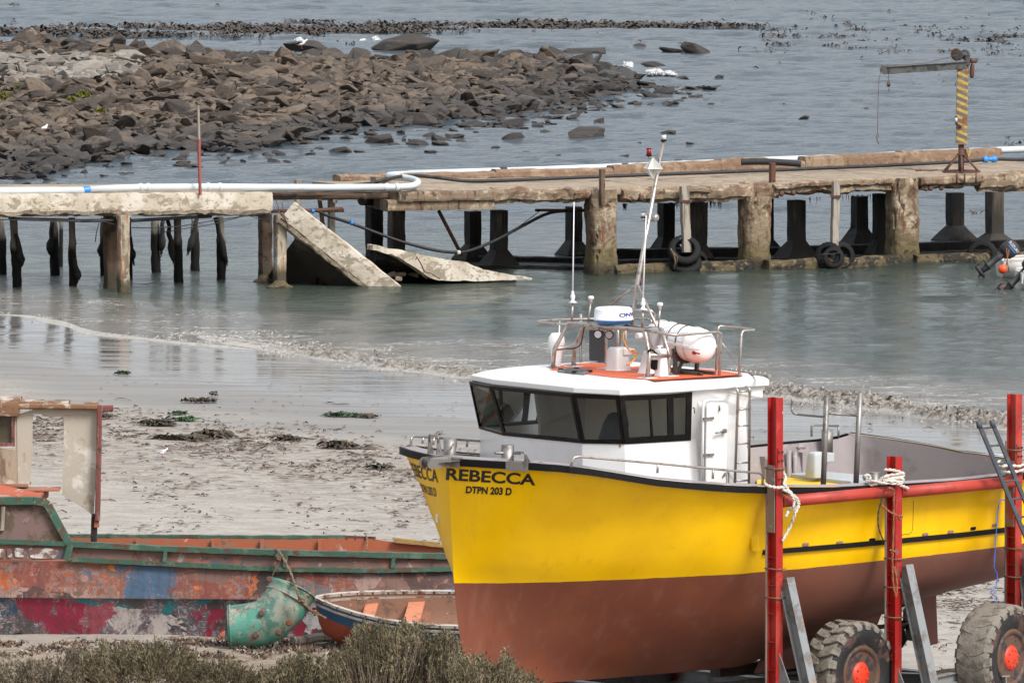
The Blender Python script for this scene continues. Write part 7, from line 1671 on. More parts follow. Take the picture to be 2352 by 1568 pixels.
rope('brown_lashing', [[(2030, 1128, 2.6), (2042, 1120, 2.7), (2052, 1126, 2.7), (2053, 1150, 2.7), (2052, 1230, 2.7), (2050, 1290, 2.7), (2052, 1340, 2.7), (2058, 1368, 2.72), (2060, 1340, 2.72), (2054, 1300, 2.7)], [(2026, 1160, 2.6), (2040, 1172, 2.68), (2054, 1180, 2.7), (2068, 1186, 2.68)], [(2062, 1182, 2.7), (2072, 1186, 2.7), (2066, 1192, 2.7), (2064, 1184, 2.72)], [(2044, 1262, 2.7), (2056, 1266, 2.72), (2048, 1270, 2.7)]], .016, m_rrope, 'rust coloured rope hanging down the middle red post')
rope('grey_line', [[(2030, 1120, 2.5), (2024, 1150, 2.55), (2017, 1180, 2.55), (2018, 1210, 2.55), (2028, 1238, 2.55), (2035, 1242, 2.5)]], .01, m_hose, 'thin grey line hanging left of the middle red post')
rope('blue_string', [[(2308, 1148, 2.7), (2296, 1152, 2.7), (2290, 1200, 2.72), (2284, 1290, 2.74), (2284, 1305, 2.74), (2290, 1318, 2.74), (2288, 1345, 2.74), (2276, 1358, 2.76), (2282, 1366, 2.76), (2290, 1372, 2.76), (2284, 1400, 2.78), (2282, 1450, 2.8), (2278, 1480, 2.8)]], .008, m_bluerope, 'thin kinked blue string dangling in front of the hull')
# ================================================================== FORESHORE: WRECK, DUCT, DINGHY, SCRUB
wd_ = V((cos(radians(-4)), sin(radians(-4)), 0)); WA = Pg(250, 1462); WB = WA+wd_*5
def WP(u, v, off=0.0): return plane_pt(WA, WB, u, v, off)
wn = V((-wd_.y, wd_.x, 0))
def graffiti(name, pal, seed, sc1=1.3):
    m, n, p = nodes(name); P = coords(n, 'World')
    mp = n.nodes.new('ShaderNodeMapping'); mp.inputs['Location'].default_value = (seed*3.1, seed, seed*2); mp.inputs['Scale'].default_value = (1.0, .2, 1.5); n.links.new(P, mp.inputs[0])
    nz = n.nodes.new('ShaderNodeTexNoise'); nz.inputs['Scale'].default_value = 2.6; nz.inputs['Detail'].default_value = 9; n.links.new(mp.outputs[0], nz.inputs['Vector'])
    ad = n.nodes.new('ShaderNodeMix'); ad.data_type = 'VECTOR'; ad.inputs[0].default_value = .5; n.links.new(mp.outputs[0], ad.inputs[4]); n.links.new(nz.outputs['Color'], ad.inputs[5])
    vo = n.nodes.new('ShaderNodeTexVoronoi'); vo.distance = 'CHEBYCHEV'; vo.inputs['Scale'].default_value = sc1*2.2; n.links.new(ad.outputs[1], vo.inputs['Vector'])
    s_ = n.nodes.new('ShaderNodeSeparateColor'); n.links.new(vo.outputs['Color'], s_.inputs[0])
    cr_ = n.nodes.new('ShaderNodeValToRGB'); e = cr_.color_ramp.elements; cr_.color_ramp.interpolation = 'CONSTANT'
    while len(e) < len(pal): e.new(.5)
    for i, c in enumerate(pal): e[i].position = i/len(pal); e[i].color = c4(c)
    n.links.new(s_.outputs[0], cr_.inputs[0]); c = cr_.outputs[0]
    # brushed second coat: streaky strokes of other colours
    c2 = n.nodes.new('ShaderNodeValToRGB'); e = c2.color_ramp.elements
    while len(e) < len(pal): e.new(.5)
    for i, k in enumerate(list(reversed(pal))): e[i].position = .32+.36*i/len(pal); e[i].color = c4(k)
    n.links.new(noi(n, coords(n, 'World', (1.2, 1, 2.6)), 1.9+seed*.1, 9, .72, 2.2), c2.inputs[0])
    c = mixc(n, ramp(n, noi(n, coords(n, 'World', (1.5, 1, .9)), 1.6, 8, .8, .5), .5, .55), c, c2.outputs[0])
    c = mixc(n, ramp(n, noi(n, coords(n, 'World', (5, 5, .7)), 1.5, 9, .8, .4), .60, .68), c, pal[3])
    c = mixc(n, ramp(n, noi(n, coords(n, 'World', (3, 3, 1.4)), 1.3, 9, .85, 1.2), .60, .63), c, (.46, .44, .42))
    c = mixc(n, ramp(n, noi(n, coords(n, 'World', (.6, 1, 1)), .9, 9, .8, 1), .57, .65), c, (.08, .045, .035)); c = mixc(n, ramp(n, noi(n, P, 8, 9, .85), .6, .66), c, (.05, .035, .03))
    c = mixc(n, math_(n, 'MULTIPLY', ramp(n, noi(n, coords(n, 'World', (4, 4, .35)), 1.6, 9, .8, .3), .46, .64), .5), c, (.045, .035, .03))
    n.links.new(c, p.inputs['Base Color']); p.inputs['Roughness'].default_value = .6
    b = n.nodes.new('ShaderNodeBump'); b.inputs['Strength'].default_value = .4; b.inputs['Distance'].default_value = .03; n.links.new(noi(n, P, 12, 8, .7), b.inputs['Height']); n.links.new(b.outputs[0], p.inputs['Normal']); return m
m_up = graffiti('old paint, rust and orange', [(.26, .055, .025), (.08, .04, .035), (.5, .11, .02), (.17, .09, .07), (.2, .05, .035), (.32, .2, .17), (.12, .12, .13), (.55, .15, .02), (.05, .035, .03), (.05, .1, .17)], 1)
m_lowp = graffiti('old paint, teal white and crimson', [(.01, .16, .19), (.26, .015, .045), (.5, .5, .5), (.06, .05, .05), (.015, .15, .175), (.35, .06, .09), (.09, .08, .08), (.5, .44, .42), (.02, .07, .13), (.12, .1, .1)], 4, 1.0)
m_band = mat('worn brown bulwark paint', (.16, .09, .075), [((.26, .11, .08), 1.8, .5, .6), ((.09, .1, .12), 2.6, .56, .64, (1, 1, 2)), ((.3, .26, .24), 4, .62, .68), ((.1, .045, .035), 5, .55, .65)], .7, bump=.4)
m_grn = mat('flaking green paint', (.035, .09, .06), [((.08, .135, .095), 3, .5, .6), ((.08, .045, .025), 4, .52, .6), ((.45, .4, .12), 9, .68, .71), ((.3, .28, .24), 12, .66, .7)], .7, bump=.5)
m_inner = mat('orange brown inside paint', (.36, .1, .045), [((.26, .13, .08), 1.5, .48, .6), ((.42, .33, .28), 4, .62, .68), ((.15, .07, .04), 6, .6, .7)], .75, bump=.3)
m_cab = mat('stained cream board', (.42, .37, .3), [((.3, .22, .14), 3, .56, .68, (1, 1, .6)), ((.62, .58, .52), 2, .52, .66), ((.1, .07, .04), 11, .66, .7), ((.35, .15, .05), 7, .68, .74)], .85, bump=.3)
m_cabd = mat('browned cream board', (.36, .28, .2), [((.18, .12, .08), 5, .5, .62, (1, 1, .4)), ((.48, .42, .35), 4, .58, .66)], .85, bump=.3)
m_rw = mat('weathered red timber', (.17, .055, .045), [((.26, .18, .15), 4, .54, .62, (3, 3, .5)), ((.07, .035, .03), 6, .55, .65)], .85, bump=.5)
m_maroon = mat('mottled maroon panel', (.16, .1, .09), [((.09, .065, .04), 4, .46, .58), ((.24, .15, .14), 5, .58, .66)], .85, bump=.3)
m_ored = mat('flaking orange red roof paint', (.36, .09, .05), [((.42, .32, .28), 3, .52, .6), ((.2, .08, .03), 6, .58, .66)], .75, bump=.4)
m_roofw = mat('rotten cabin roof edge', (.2, .105, .055), [((.46, .4, .34), 3.5, .5, .58), ((.08, .05, .03), 6, .58, .66)], .85, bump=.5)
wk = thing('wrecked_boat', 'derelict wooden boat covered in peeling multicoloured paint on the sand at the left', 'boat', WA)
RAILN = [(-300, 1236), (0, 1238), (150, 1243), (160, 1243), (260, 1248), (400, 1255), (640, 1263), (860, 1268), (1015, 1271), (1250, 1280)]
LOWR = [(-300, 1283), (0, 1286), (155, 1284), (165, 1279), (260, 1284), (400, 1291), (640, 1302), (860, 1305), (1015, 1302), (1250, 1300)]
KNK = [(-300, 1370), (0, 1371), (400, 1374), (640, 1375), (900, 1370), (1250, 1350)]
BOTW = [(-300, 1455), (0, 1466), (250, 1470), (420, 1464), (560, 1462), (760, 1455), (900, 1440), (1250, 1400)]
def curveoff(u): return .9*max(0, (u-700)/550)**2+.5*max(0, (-u)/300)**2
def strip_(t0, t1, o0, o1, name, m, parent, d0=0, d1=0, us=None, th=.05, rows=6):
    us = us or [(-280+i*14) for i in range(110)]; b = MB(); rings = []
    for u in us:
        co = curveoff(u); r = []
        for k in range(rows+1): t = k/rows; v = lerp(table(t0, u)+d0, table(t1, u)+d1, t); r.append(WP(u, v, co+lerp(o0, o1, t))+V((0, noise.noise(V((u*.02, v*.03, 3)))*.012, 0)))
        r += [q+wn*th for q in reversed(r)]; rings.append(r)
    b.loft(rings, True, False); return b.build(name, m, parent)
strip_(RAILN, LOWR, .03, .03, 'bulwark_band', m_band, wk, 8, 0)
strip_(LOWR, KNK, .05, .0, 'upper_planking', m_up, wk, 4, 0)
strip_(KNK, BOTW, .06, .30, 'lower_planking', m_lowp, wk, 1, 4, th=.08)
def railb(tb, h, wdt, off, u0, u1, name, m, dv=0, far=False, step=12):
    b = MB(); us = [u0+i*(u1-u0)/max(1, int((u1-u0)/step)) for i in range(int((u1-u0)/step)+1)]; rings = []
    for u in us:
        co = curveoff(u) if not far else -.3*max(0, (u-700)/550)**2; p = WP(u, table(tb, u)+dv, co+off); j = noise.noise(V((u*.05, off, h)))*.01
        rings.append([p+V((0, 0, j)), p+wn*wdt+V((0, 0, j)), p+wn*wdt-V((0, 0, h)), p-V((0, 0, h+j))])
    b.loft(rings, True, False); return b.build(name, m, wk)
railb(RAILN, .075, .14, -.03, -280, 156, 'gunwale', m_grn); railb(RAILN, .085, .15, -.05, 162, 1200, 'gunwale', m_grn)
railb(LOWR, .07, .07, -.04, 162, 1200, 'rubbing_rail', m_grn)
FARR = [(-300, 1222), (165, 1226.5), (640, 1230), (790, 1229.5), (880, 1232), (900, 1235), (1010, 1246), (1250, 1270)]
railb(FARR, .055, .12, 2.4, -280, 792, 'gunwale', m_grn, far=True); railb(FARR, .06, .1, 2.4, 792, 862, 'gunwale', m_rusty, 1, True); railb(FARR, .07, .12, 2.3, 903, 1200, 'gunwale', mat('yellow lichen timber', (.33, .2, .07), [((.12, .07, .04), 5, .5, .6), ((.5, .4, .2), 7, .6, .66)], .85, bump=.5), 0, True)
b = MB(); rings = []
for i in range(70):
    u = -280+i*21.5; ca = -.3*max(0, (u-700)/550)**2; a = WP(u, table(FARR, u)+(6 if not 862 < u < 903 else 9), 2.4+ca); rings.append([a+V((0, 0, noise.noise(V((u*.06, 1, 1)))*.02)), a-V((0, 0, .35)), a-V((0, 0, .9))-wn*.3, a-V((0, 0, .9))-wn*.28, a-V((0, 0, .35))+wn*.04, a+wn*.04])
b.loft(rings, True, False); b.build('far_planking', m_inner, wk)
b = MB()
for u in (316, 602, 490, 735): a = WP(u, table(FARR, u)+8, 2.34); b.beam(a, a-V((0, 0, .5)), .06, .05)
b.build('rib', m_inner, wk)
b = MB(); 
for u in (381, 658, 905): a = WP(u, table(RAILN, u)+10, curveoff(u)-.02); c = WP(u-4, table(LOWR, u), curveoff(u)-.03); b.beam(a, c, .06, .05, up=(0, 1, 0))
a = WP(163, 1246, -.04); c = WP(152, 1286, -.04); b.beam(a, c, .1, .07, up=(0, 1, 0)); b.build('stanchion', m_grn, wk)
b = MB(); b.box(WP(250, 1440, 1.5), (6.5, 1.6, .3)); b.build('bottom', m_brace, wk)
# white daubs on the band at the left
b = MB()
for (u0, u1, v0, v1) in ((-6, 12, 1260, 1282), (16, 28, 1259, 1281), (33, 56, 1258, 1280), (65, 132, 1258, 1283)):
    pts = []
    for k in range(14): a = 2*pi*k/14; u = lerp(u0, u1, .5+.5*math.copysign(abs(cos(a))**.5, cos(a))*(1+.1*sin(k*5))); v = lerp(v0, v1, .5+.5*math.copysign(abs(sin(a))**.5, sin(a))*(1+.12*cos(k*7))); pts.append(WP(u, v, .012))
    b.add(pts, [tuple(range(14))])
b.build('paint_daub', mat('brushed white paint', (.55, .53, .5), [((.4, .12, .1), 4, .58, .66, (1, 1, 2)), ((.16, .09, .075), 3, .44, .54, (1, 1, 1.6))], .7), wk, recalc=False)
# trunk cabin with green edge
Z5 = lambda x, y: (x/3.901, 890+y/3.901)
def W5(x, y, off=0.0): return WP(*Z5(x, y), off)
b = MB(); b.prism([W5(-600, 1040, .12), W5(380, 1040, .12), W5(600, 1395, .05), W5(-600, 1365, .05)], wn*.05); b.build('cabin_side', m_maroon, wk)
b = MB(); pts = [W5(-600, 1015, .05), W5(300, 1012, .05), W5(390, 1022, .05), W5(430, 1050, .05), W5(620, 1400, .0)]
for p, q in zip(pts, pts[1:]): b.beam(p, q, .13, .075, up=(0, 1, 0))
b.build('green_edging', m_grn, wk, .01)
b = MB(); b.beam(W5(30, 1065, .03), W5(20, 1275, .03), .06, .05, up=(0, 1, 0)); b.beam(W5(-40, 1270, .03), W5(28, 1270, .03), .06, .03); b.build('window_frame', m_pale if False else m_gwood, wk)
b = MB(); b.prism([W5(-600, 870, .6), W5(30, 885, .5), W5(365, 958, .3), W5(350, 990, .1), W5(-600, 985, .1)], (0, .02, .02)); b.prism([W5(-600, 965, .08), W5(360, 960, .08), W5(360, 985, .06), W5(-600, 1000, .06)], wn*.5); b.build('cabin_roof', m_ored, wk)
b = MB(); b.prism([W5(240, 925, .8), W5(410, 912, .8), W5(405, 1002, .8), W5(250, 1000, .8)], wn*.5); b.box(W5(340, 908, 1.0), (.72, .62, .02)); b.prism([W5(-100, 865, .9), W5(240, 870, .9), W5(245, 890, .9), W5(-100, 890, .9)], wn*.6); b.build('engine_box', m_inner, wk)
# upright remains of the wheelhouse
ho = 1.1
b = MB(); b.prism([W5(-700, 240, ho), W5(-5, 240, ho), W5(-5, 560, ho), W5(130, 560, ho), W5(130, 240, ho), W5(292, 235, ho), W5(288, 600, ho), W5(258, 895, ho), W5(-700, 895, ho)], wn*.05); b.build('wheelhouse_board', m_cab, wk)
b = MB(); b.prism([W5(-20, 540, ho-.005), W5(165, 560, ho-.005), W5(160, 880, ho-.005), W5(-20, 880, ho-.005)], wn*.003); b.build('stained_lower_board', m_cabd, wk)
b = MB(); b.prism([W5(150, 240, ho-.012), W5(292, 200, ho-.012), W5(290, 420, ho-.012), W5(260, 893, ho-.012), W5(160, 880, ho-.012)], wn*.008); b.build('corner_board', m_cab, wk)
b = MB(); b.prism([W5(-120, 240, ho+.03), W5(130, 240, ho+.03), W5(126, 525, ho+.03), W5(-120, 525, ho+.03)], wn*.02); b.build('dark_window', mat('dirty window', (.07, .055, .035), [((.1, .08, .05), 6, .5, .6)], .35, bump=0), wk)
b = MB()
for p, q in ((W5(-120, 505, ho-.01), W5(126, 510, ho-.01)), (W5(118, 240, ho-.01), W5(118, 525, ho-.01))): b.beam(p, q, .05, .06, up=(0, 1, 0))
b.build('window_frame', m_rw, wk)
b = MB(); b.prism([W5(575, 240, ho), W5(880, 238, ho), W5(870, 620, ho), W5(838, 1145, ho), W5(700, 1050, ho), W5(640, 1010, ho), W5(556, 955, ho), W5(566, 600, ho)], wn*.04); b.build('torn_side_board', m_cab, wk)
b = MB(); b.prism([W5(290, 190, ho-.01), W5(870, 185, ho-.01), W5(870, 238, ho-.01), W5(575, 245, ho-.01), W5(565, 262, ho-.01), W5(425, 262, ho-.01), W5(425, 240, ho-.01), W5(290, 235, ho-.01)], wn*.05); b.build('header_board', m_cab, wk)
b = MB(); b.rough(W5(170, 165, ho-.06), W5(880, 172, ho-.06), .16, .09, 30, .012, seed=3); b.rough(W5(-700, 180, ho-.06), W5(175, 190, ho-.06), .18, .24, 30, .012, seed=4); b.build('roof_beam', m_roofw, wk)
b = MB(); b.rough(W5(-700, 95, ho+.3), W5(180, 110, ho+.3), .5, .09, 26, .02, seed=5); b.rough(W5(180, 128, ho+.2), W5(620, 132, ho+.2), .3, .06, 26, .02, seed=6); b.rough(W5(752, 146, ho+.1), W5(878, 146, ho+.1), .2, .05, 8, .015, seed=7); b.build('roof_remains', m_roofw, wk)
b = MB(); b.rough(W5(893, 158, ho-.1), W5(873, 1190, ho-.1), .085, .085, 24, .008, up=wn, seed=8); b.build('corner_post', m_rw, wk); b = MB(); b.rough(W5(920, 190, ho-.05), W5(1012, 190, ho-.05), .09, .11, 6, .008, seed=9); b.build('beam_end', m_rw, wk)
b = MB(); b.rough(W5(846, 1130, ho-.02), W5(842, 1385, ho-.02), .1, .1, 12, .008, up=wn, seed=10); b.build('post_foot', mat('charred post', (.025, .02, .02), [((.16, .09, .07), 8, .62, .68)], .9, bump=.5), wk); b = MB(); b.beam(W5(866, 1185, ho-.08), W5(866, 1250, ho-.08), .08, .05, up=(0, 1, 0)); b.build('post_splice', m_inner, wk)
text_mesh_w = None
# loose ropes over the wreck
def wrope(nm, P, r, m, label, knots=()):
    b = MB(); Q = cr(P, 6)
    for k in range(2):
        o = []
        for i, q in enumerate(Q): a = i*1.2+pi*k; o.append(q+V((cos(a)*r*.5, sin(a)*r*.3, sin(a)*r*.5)))
        b.tube(o, r*.75, 6)
    for c, s in knots:
        for k in range(3): a = k*1.3; b.tube([c+V((cos(a), -.3, sin(a)))*s, c+V((-cos(a)*.4, -.6, sin(a+1)))*s, c-V((cos(a), .3, sin(a)))*s], r*.9, 6)
    return single(b, nm, m, label, 'rope')
DP = Pg(600, 1491); YD = DP.y+.3
def D(u, v, dy=0.0): return Py(u, v, YD+dy)
wrope('brown_rope', [WP(628, 1262, .1), WP(637, 1262, -.06), D(650, 1280, .4), D(668, 1315, .0), D(680, 1350, -.48), D(690, 1375, -.48), D(714, 1400, -.45), D(736, 1412, -.3), Py(748, 1418, YD-.4)], .018, m_brope, 'knotted brown rope from the wreck gunwale over the green duct to the dinghy bow', [(WP(638, 1281, -.08), .05), (D(693, 1377, -.5), .05), (D(724, 1407, -.42), .045)])
wrope('brown_rope', [WP(638, 1284, -.08), WP(630, 1295, -.1), WP(634, 1305, -.1), WP(627, 1318, -.08), WP(624, 1326, -.05)], .012, m_brope, 'frayed rope tail dangling above the green duct')
wrope('brown_rope', [WP(840, 1226, 2.35), WP(844, 1240, 2.3), WP(843, 1258, 2.0), WP(846, 1263, 1.8)], .012, m_brope, 'thin rope loop over the far gunwale of the wreck')
# ---- green duct elbow
m_duct = mat('battered sea green duct', (.065, .24, .18), [((.22, .235, .19), 2.2, .46, .54), ((.055, .15, .115), 3, .5, .6), ((.28, .27, .22), 6, .56, .62), ((.16, .1, .065), 5, .58, .63), ((.07, .035, .02), 9, .64, .67)], .55, bump=.4)
du = thing('duct_elbow', 'large dented green metal duct elbow lying against the wreck', 'duct', D(590, 1488))
path = cr([D(524, 1441, 0), D(556, 1439, 0), D(592, 1434, 0), D(622, 1420, .02), D(645, 1398, .05), D(660, 1374, .1), D(670, 1352, .15)], 4); Lp = len(path); b = MB(); rings = []; x = V((0, 1, 0))
for i, p in enumerate(path):
    t = (path[min(i+1, Lp-1)]-path[max(i-1, 0)]).normalized(); y = x.cross(t).normalized(); xx = t.cross(y)
    r = .335*(1.0+.05*(i < 1)+ (.06 if i > Lp-3 else 0)+(.035 if i in (7, 12, 17) else 0)+.0*i)+.03*(i/Lp)
    rings.append([p+(xx*cos(a)*.95+y*sin(a))*(r+noise.noise(p*2+V((cos(a), sin(a), 0))*1.2)*.035) for a in [2*pi*k/40 for k in range(40)]])
b.loft(rings, False, True); sh = b.build('shell', m_duct, du, recalc=False); sh.modifiers.new('solid', 'SOLIDIFY').thickness = .012
for idx, rr2 in ((1, .372), (Lp-1, .402), (Lp-5, .385)):
    p = path[idx]; t = (path[min(idx+1, Lp-1)]-path[max(idx-1, 0)]).normalized(); y = x.cross(t).normalized(); xx = t.cross(y); b = MB(); pts = [p+(xx*cos(a)*.95+y*sin(a))*rr2*.985 for a in [2*pi*k/44 for k in range(45)]]; b.tube(pts, .015, 6, False); b.build('flange', m_duct, du)
b = MB()
for u, v in ((600, 1408), (587, 1459), (640, 1452), (664, 1430), (618, 1330)):
    r = ray(u, v).normalized(); p = D(u, v, -.33); b.lathe([(.05, 0), (.052, .012), (.03, .02)], Matrix.Translation(p)@V((0, -1, .2)).to_track_quat('Z', 'Y').to_matrix().to_4x4(), 12)
b.build('bolt_boss', m_rusty, du)
b = MB(); b.beam(D(523, 1402, -.1), D(520, 1470, -.1), .05, .03, up=(0, 1, 0)); b.build('loose_strip', m_duct, du)
# ---- small dinghy heeled toward the viewer
dg_ = Pg(745, 1488); dgy = thing('old_dinghy', 'small old dinghy with white gunwale, blue topsides and orange bottom, half hidden by the scrub', 'boat', (dg_.x-.12, dg_.y+.2, dg_.z-.02), world=False); dgy.rotation_euler = (radians(17), 0, radians(-6))
m_dblue = mat('faded blue dinghy paint', (.02, .075, .16), [((.08, .14, .2), 3, .54, .64, (1, 1, .5)), ((.3, .28, .25), 7, .66, .7)], .7, bump=.3, co='Object'); m_dor = mat('orange red bottom paint', (.3, .06, .03), [((.2, .05, .03), 4, .5, .6)], .7, bump=.3); m_din = mat('brown dinghy inside', (.25, .13, .085), [((.36, .16, .1), 2, .5, .62), ((.45, .42, .38), 8, .66, .7), ((.15, .09, .06), 5, .56, .66)], .8, bump=.3, co='Object')
m_dw = mat('chipped white gunwale', (.42, .38, .33), [((.16, .1, .07), 6, .5, .58), ((.3, .26, .22), 3, .52, .64)], .8, bump=.5, co='Object')
DS = [(0, .015, .86, .45), (.12, .12, .85, .25), (.35, .27, .82, .12), (.7, .44, .78, .05), (1.2, .6, .73, .01), (1.8, .7, .7, 0), (2.4, .73, .69, 0), (3.0, .7, .7, .02), (3.5, .62, .72, .05)]
DS = [(V((x_, a, 0)), 0) and (x_, a, s, k) for x_, a, s, k in DS]
def dsec(x_, w_, s, k, d=0): return [(w_-d, s), (w_*.93-d, lerp(s, k, .38)), (w_*.8-d, lerp(s, k, .7)), (w_*.42, k+d*.4+.03), (0, k+d)]
def dring(S_, i0, i1, d=0.0):
    out = []
    for q in S_: s = dsec(*q, d=d); out.append(([V((q[0]-(.0 if q[0] else .0)+(.10 if q[0] == 0 else 0)*(1-y_[1]/q[2]), -y_[0], y_[1])) for y_ in s[i0:i1+1]], [V((q[0]+(.10 if q[0] == 0 else 0)*(1-y_[1]/q[2]), y_[0], y_[1])) for y_ in s[i0:i1+1]]))
    return out
for nm, i0, i1, m in (('topside', 0, 1, m_dblue), ('bottom', 1, 4, m_dor)):
    b = MB(); q = dring(DS, i0, i1); b.loft([a for a, c in q], False, True, closed=False); b.loft([c for a, c in q], False, True, closed=False); o = b.build(nm, m, dgy)
b = MB(); q = dring(DS, 0, 4, .03); b.loft([a for a, c in q], False, True, closed=False); b.loft([c for a, c in q], False, True, closed=False); b.build('inside_planking', m_din, dgy)
b = MB()
for s in (-1, 1):
    for z_, w_, t_ in ((.03, .07, .045), (-.06, .05, .035)):
        b.loft([[V((x_, s*(a-.045), h_+z_)), V((x_, s*(a+.02), h_+z_)), V((x_, s*(a+.02), h_+z_-t_)), V((x_, s*(a-.045), h_+z_-t_))] for x_, a, h_, k in DS], True, False)
b.build('gunwale', m_dw, dgy)
b = MB(); b.box((3.5, 0, .4), (.04, 1.1, .62)); b.build('transom', m_din, dgy)
for x_, w_, dz_ in ((.85, .2, .17), (1.55, .26, .2), (2.7, .3, .22)): b = MB(); b.box((x_, 0, .75-dz_), (w_, 1.25, .035)); b.build('thwart', mat('orange thwart', (.5, .19, .1), [((.38, .14, .08), 5, .5, .6)], .7, co='Object') if x_ < 1 else bpy.data.materials['orange thwart'], dgy)
b = MB()
for i in range(14):
    x_ = .15+i*.24; a = float(np.interp(x_, [q[0] for q in DS], [q[1] for q in DS])); h_ = float(np.interp(x_, [q[0] for q in DS], [q[2] for q in DS]))
    for s in (-1, 1): b.box((x_, s*(a+.021 if s < 0 else a-.047), h_+.008), (.03, .006, .03))
b.build('gunwale_bolt', m_rusty, dgy)
def dmap(x0, x1, zt, zh):
    def f(s, t):
        x_ = lerp(x0, x1, s)+t*.03; a = float(np.interp(x_, [q[0] for q in DS], [q[1] for q in DS])); h_ = float(np.interp(x_, [q[0] for q in DS], [q[2] for q in DS])); z = h_-zt+t*zh; return V((x_, -(a*lerp(1, .93, min(1, (h_-z)/(h_*.38))))-.008, z))
    return f
text_mesh('E', 1, 'lettering', m_dw, dgy, dmap(1.66, 1.74, .25, .12), sub=1); text_mesh('WILLI', 1, 'lettering', m_dw, dgy, dmap(1.88, 2.2, .27, .12), shear=.3, sub=1); text_mesh('TO', 1, 'lettering', m_dw, dgy, dmap(.95, 1.25, .22, .1), sub=1)
# driftwood, shells and litter by the wreck
b = MB(); b.rough(Pg(672, 1484)+V((0, 0, .08)), Pg(775, 1476)+V((0, 0, .13)), .16, .14, 12, .03, seed=2); single(b, 'driftwood_log', m_gwood, 'grey driftwood log lying between the green duct and the dinghy', 'driftwood')
b = MB(); b.rough(Pg(508, 1470)+V((0, 0, .05)), Pg(530, 1450)+V((0, 0, .1)), .1, .06, 5, .02, seed=3); single(b, 'broken_board', m_inner, 'orange scrap board leaning at the open left end of the duct', 'scrap')
lb2 = MB(); lr = random.Random(8)
for i in range(10000):
    u = lr.uniform(-20, 800); v = 1471+lr.random()**1.4*44+(6 if u < 400 else 0)
    if lr.random() > .5+1.4*noise.noise(V((u*.02, v*.06, 0)))-(v-1470)/90: continue
    p = Pg(u, v); s = lr.uniform(.015, .06); e1 = V((lr.uniform(-1, 1), lr.uniform(-1, 1), lr.uniform(0, .7))).normalized()*s; e2 = V((lr.uniform(-1, 1), lr.uniform(-1, 1), lr.uniform(0, .8))).normalized()*s*.5; p.z += .02
    lb2.m = 1 if lr.random() < .13 else 0; lb2.add([p-e1, p+e2, p+e1+V((0, 0, s*.4)), p-e2], [(0, 1, 2, 3)])
o = lb2.build('shell_litter', [m_wrack, mat('broken shell', (.42, .37, .3), [], .7, bump=0)], recalc=False); tag(o, 'dark seaweed litter and broken shells along the foot of the wreck', 'litter', kind='stuff')
# ---- scrub
def leafm(name, a, b_):
    m, n, p = nodes(name); gi = n.nodes.new('ShaderNodeNewGeometry'); c = mixc(n, gi.outputs['Random Per Island'], a, b_); c = mixc(n, ramp(n, noi(n, coords(n, 'World'), 2.2, 3), .4, .6), c, tuple(x*.6 for x in a))
    n.links.new(c, p.inputs['Base Color']); p.inputs['Roughness'].default_value = .85; return m
m_leaf = leafm('grey green scrub leaf', (.12, .1, .05), (.26, .215, .13)); m_leaf2 = leafm('straw scrub leaf', (.17, .14, .09), (.31, .26, .19)); m_twig = mat('grey twig', (.26, .2, .15), [], .9, bump=0)
def shrub(tops, Yc, dep, n_, label, seed, leaf=m_leaf, twig_share=.3, ls=.062, base_v=None):
    """tops: outline of the crown as sight points; the crown fills the space down to the ground"""
    r = random.Random(seed); us = [t[0] for t in tops]; u0, u1 = us[0], us[-1]; um = (u0+u1)/2; c = Py(um, 1500, Yc); gz = ground(c.x, Yc)
    g = thing('scrub_bush', label, 'bush', (c.x, Yc, gz)); lf = MB(); tw = MB(); dn = min(t[1] for t in tops)
    for i in range(n_):
        u = r.uniform(u0, u1); yy = Yc+r.gauss(0, dep*.5); vt = table(tops, u)+abs(yy-Yc)/dep*14*r.uniform(.5, 1.2)+46*abs(noise.noise(V((u*.045, seed, 1))))+26*abs(noise.noise(V((u*.16, seed, 5)))); tip = Py(u, vt+r.random()**1.35*(175 if dn < 1470 else 70)-9*r.random()**3, yy); 
        if tip.z < ground(tip.x, yy)+.03: continue
        H = tip.z-gz; root = V((lerp(tip.x, c.x, .45)+r.gauss(0, .08), lerp(yy, Yc, .5), gz-.05)); mid = root.lerp(tip, .6)+V((r.gauss(0, .05), r.gauss(0, .05), H*.08)); 
        if r.random() < twig_share*1.6: tw.tube([mid, tip], [.006, .003], 4, False)
        d = (tip-mid).normalized(); d = (d+V((r.gauss(0, .5), r.gauss(0, .5), .35))).normalized()
        L = r.uniform(.1, .34)
        for k in range(r.randint(9, 15)):
            p = tip+d*(L*(r.random()-.6))+V((r.gauss(0, .018), r.gauss(0, .018), r.gauss(0, .015))); a = (d*1.3+V((0, 0, .3))+V((r.gauss(0, .45), r.gauss(0, .45), r.gauss(0, .45)))).normalized()*r.uniform(.5, 1)*ls; s = a.orthogonal().normalized()*ls*.2; s.rotate(Matrix.Rotation(r.uniform(0, 6.28), 3, a.normalized()))
            lf.add([p-s, p+s, p+a+s*.4], [(0, 1, 2)])
    lf.build('foliage', leaf, g, recalc=False); tw.build('branches', m_twig, g)
shrub([(742, 1535), (772, 1500), (796, 1462), (815, 1440), (835, 1428), (862, 1446), (880, 1424), (905, 1452), (925, 1428), (948, 1432), (962, 1426), (985, 1458), (1005, 1478), (1020, 1500)], 164, .6, 2100, 'tallest grey green bush, rising in front of the dinghy and yellow bow', 1,  twig_share=.4)
shrub([(985, 1490), (1000, 1462), (1022, 1448), (1045, 1462), (1056, 1475), (1064, 1500), (1070, 1520)], 163.4, .5, 700, 'narrow bush between the tallest bush and the foot of the yellow bow', 2, twig_share=.4)
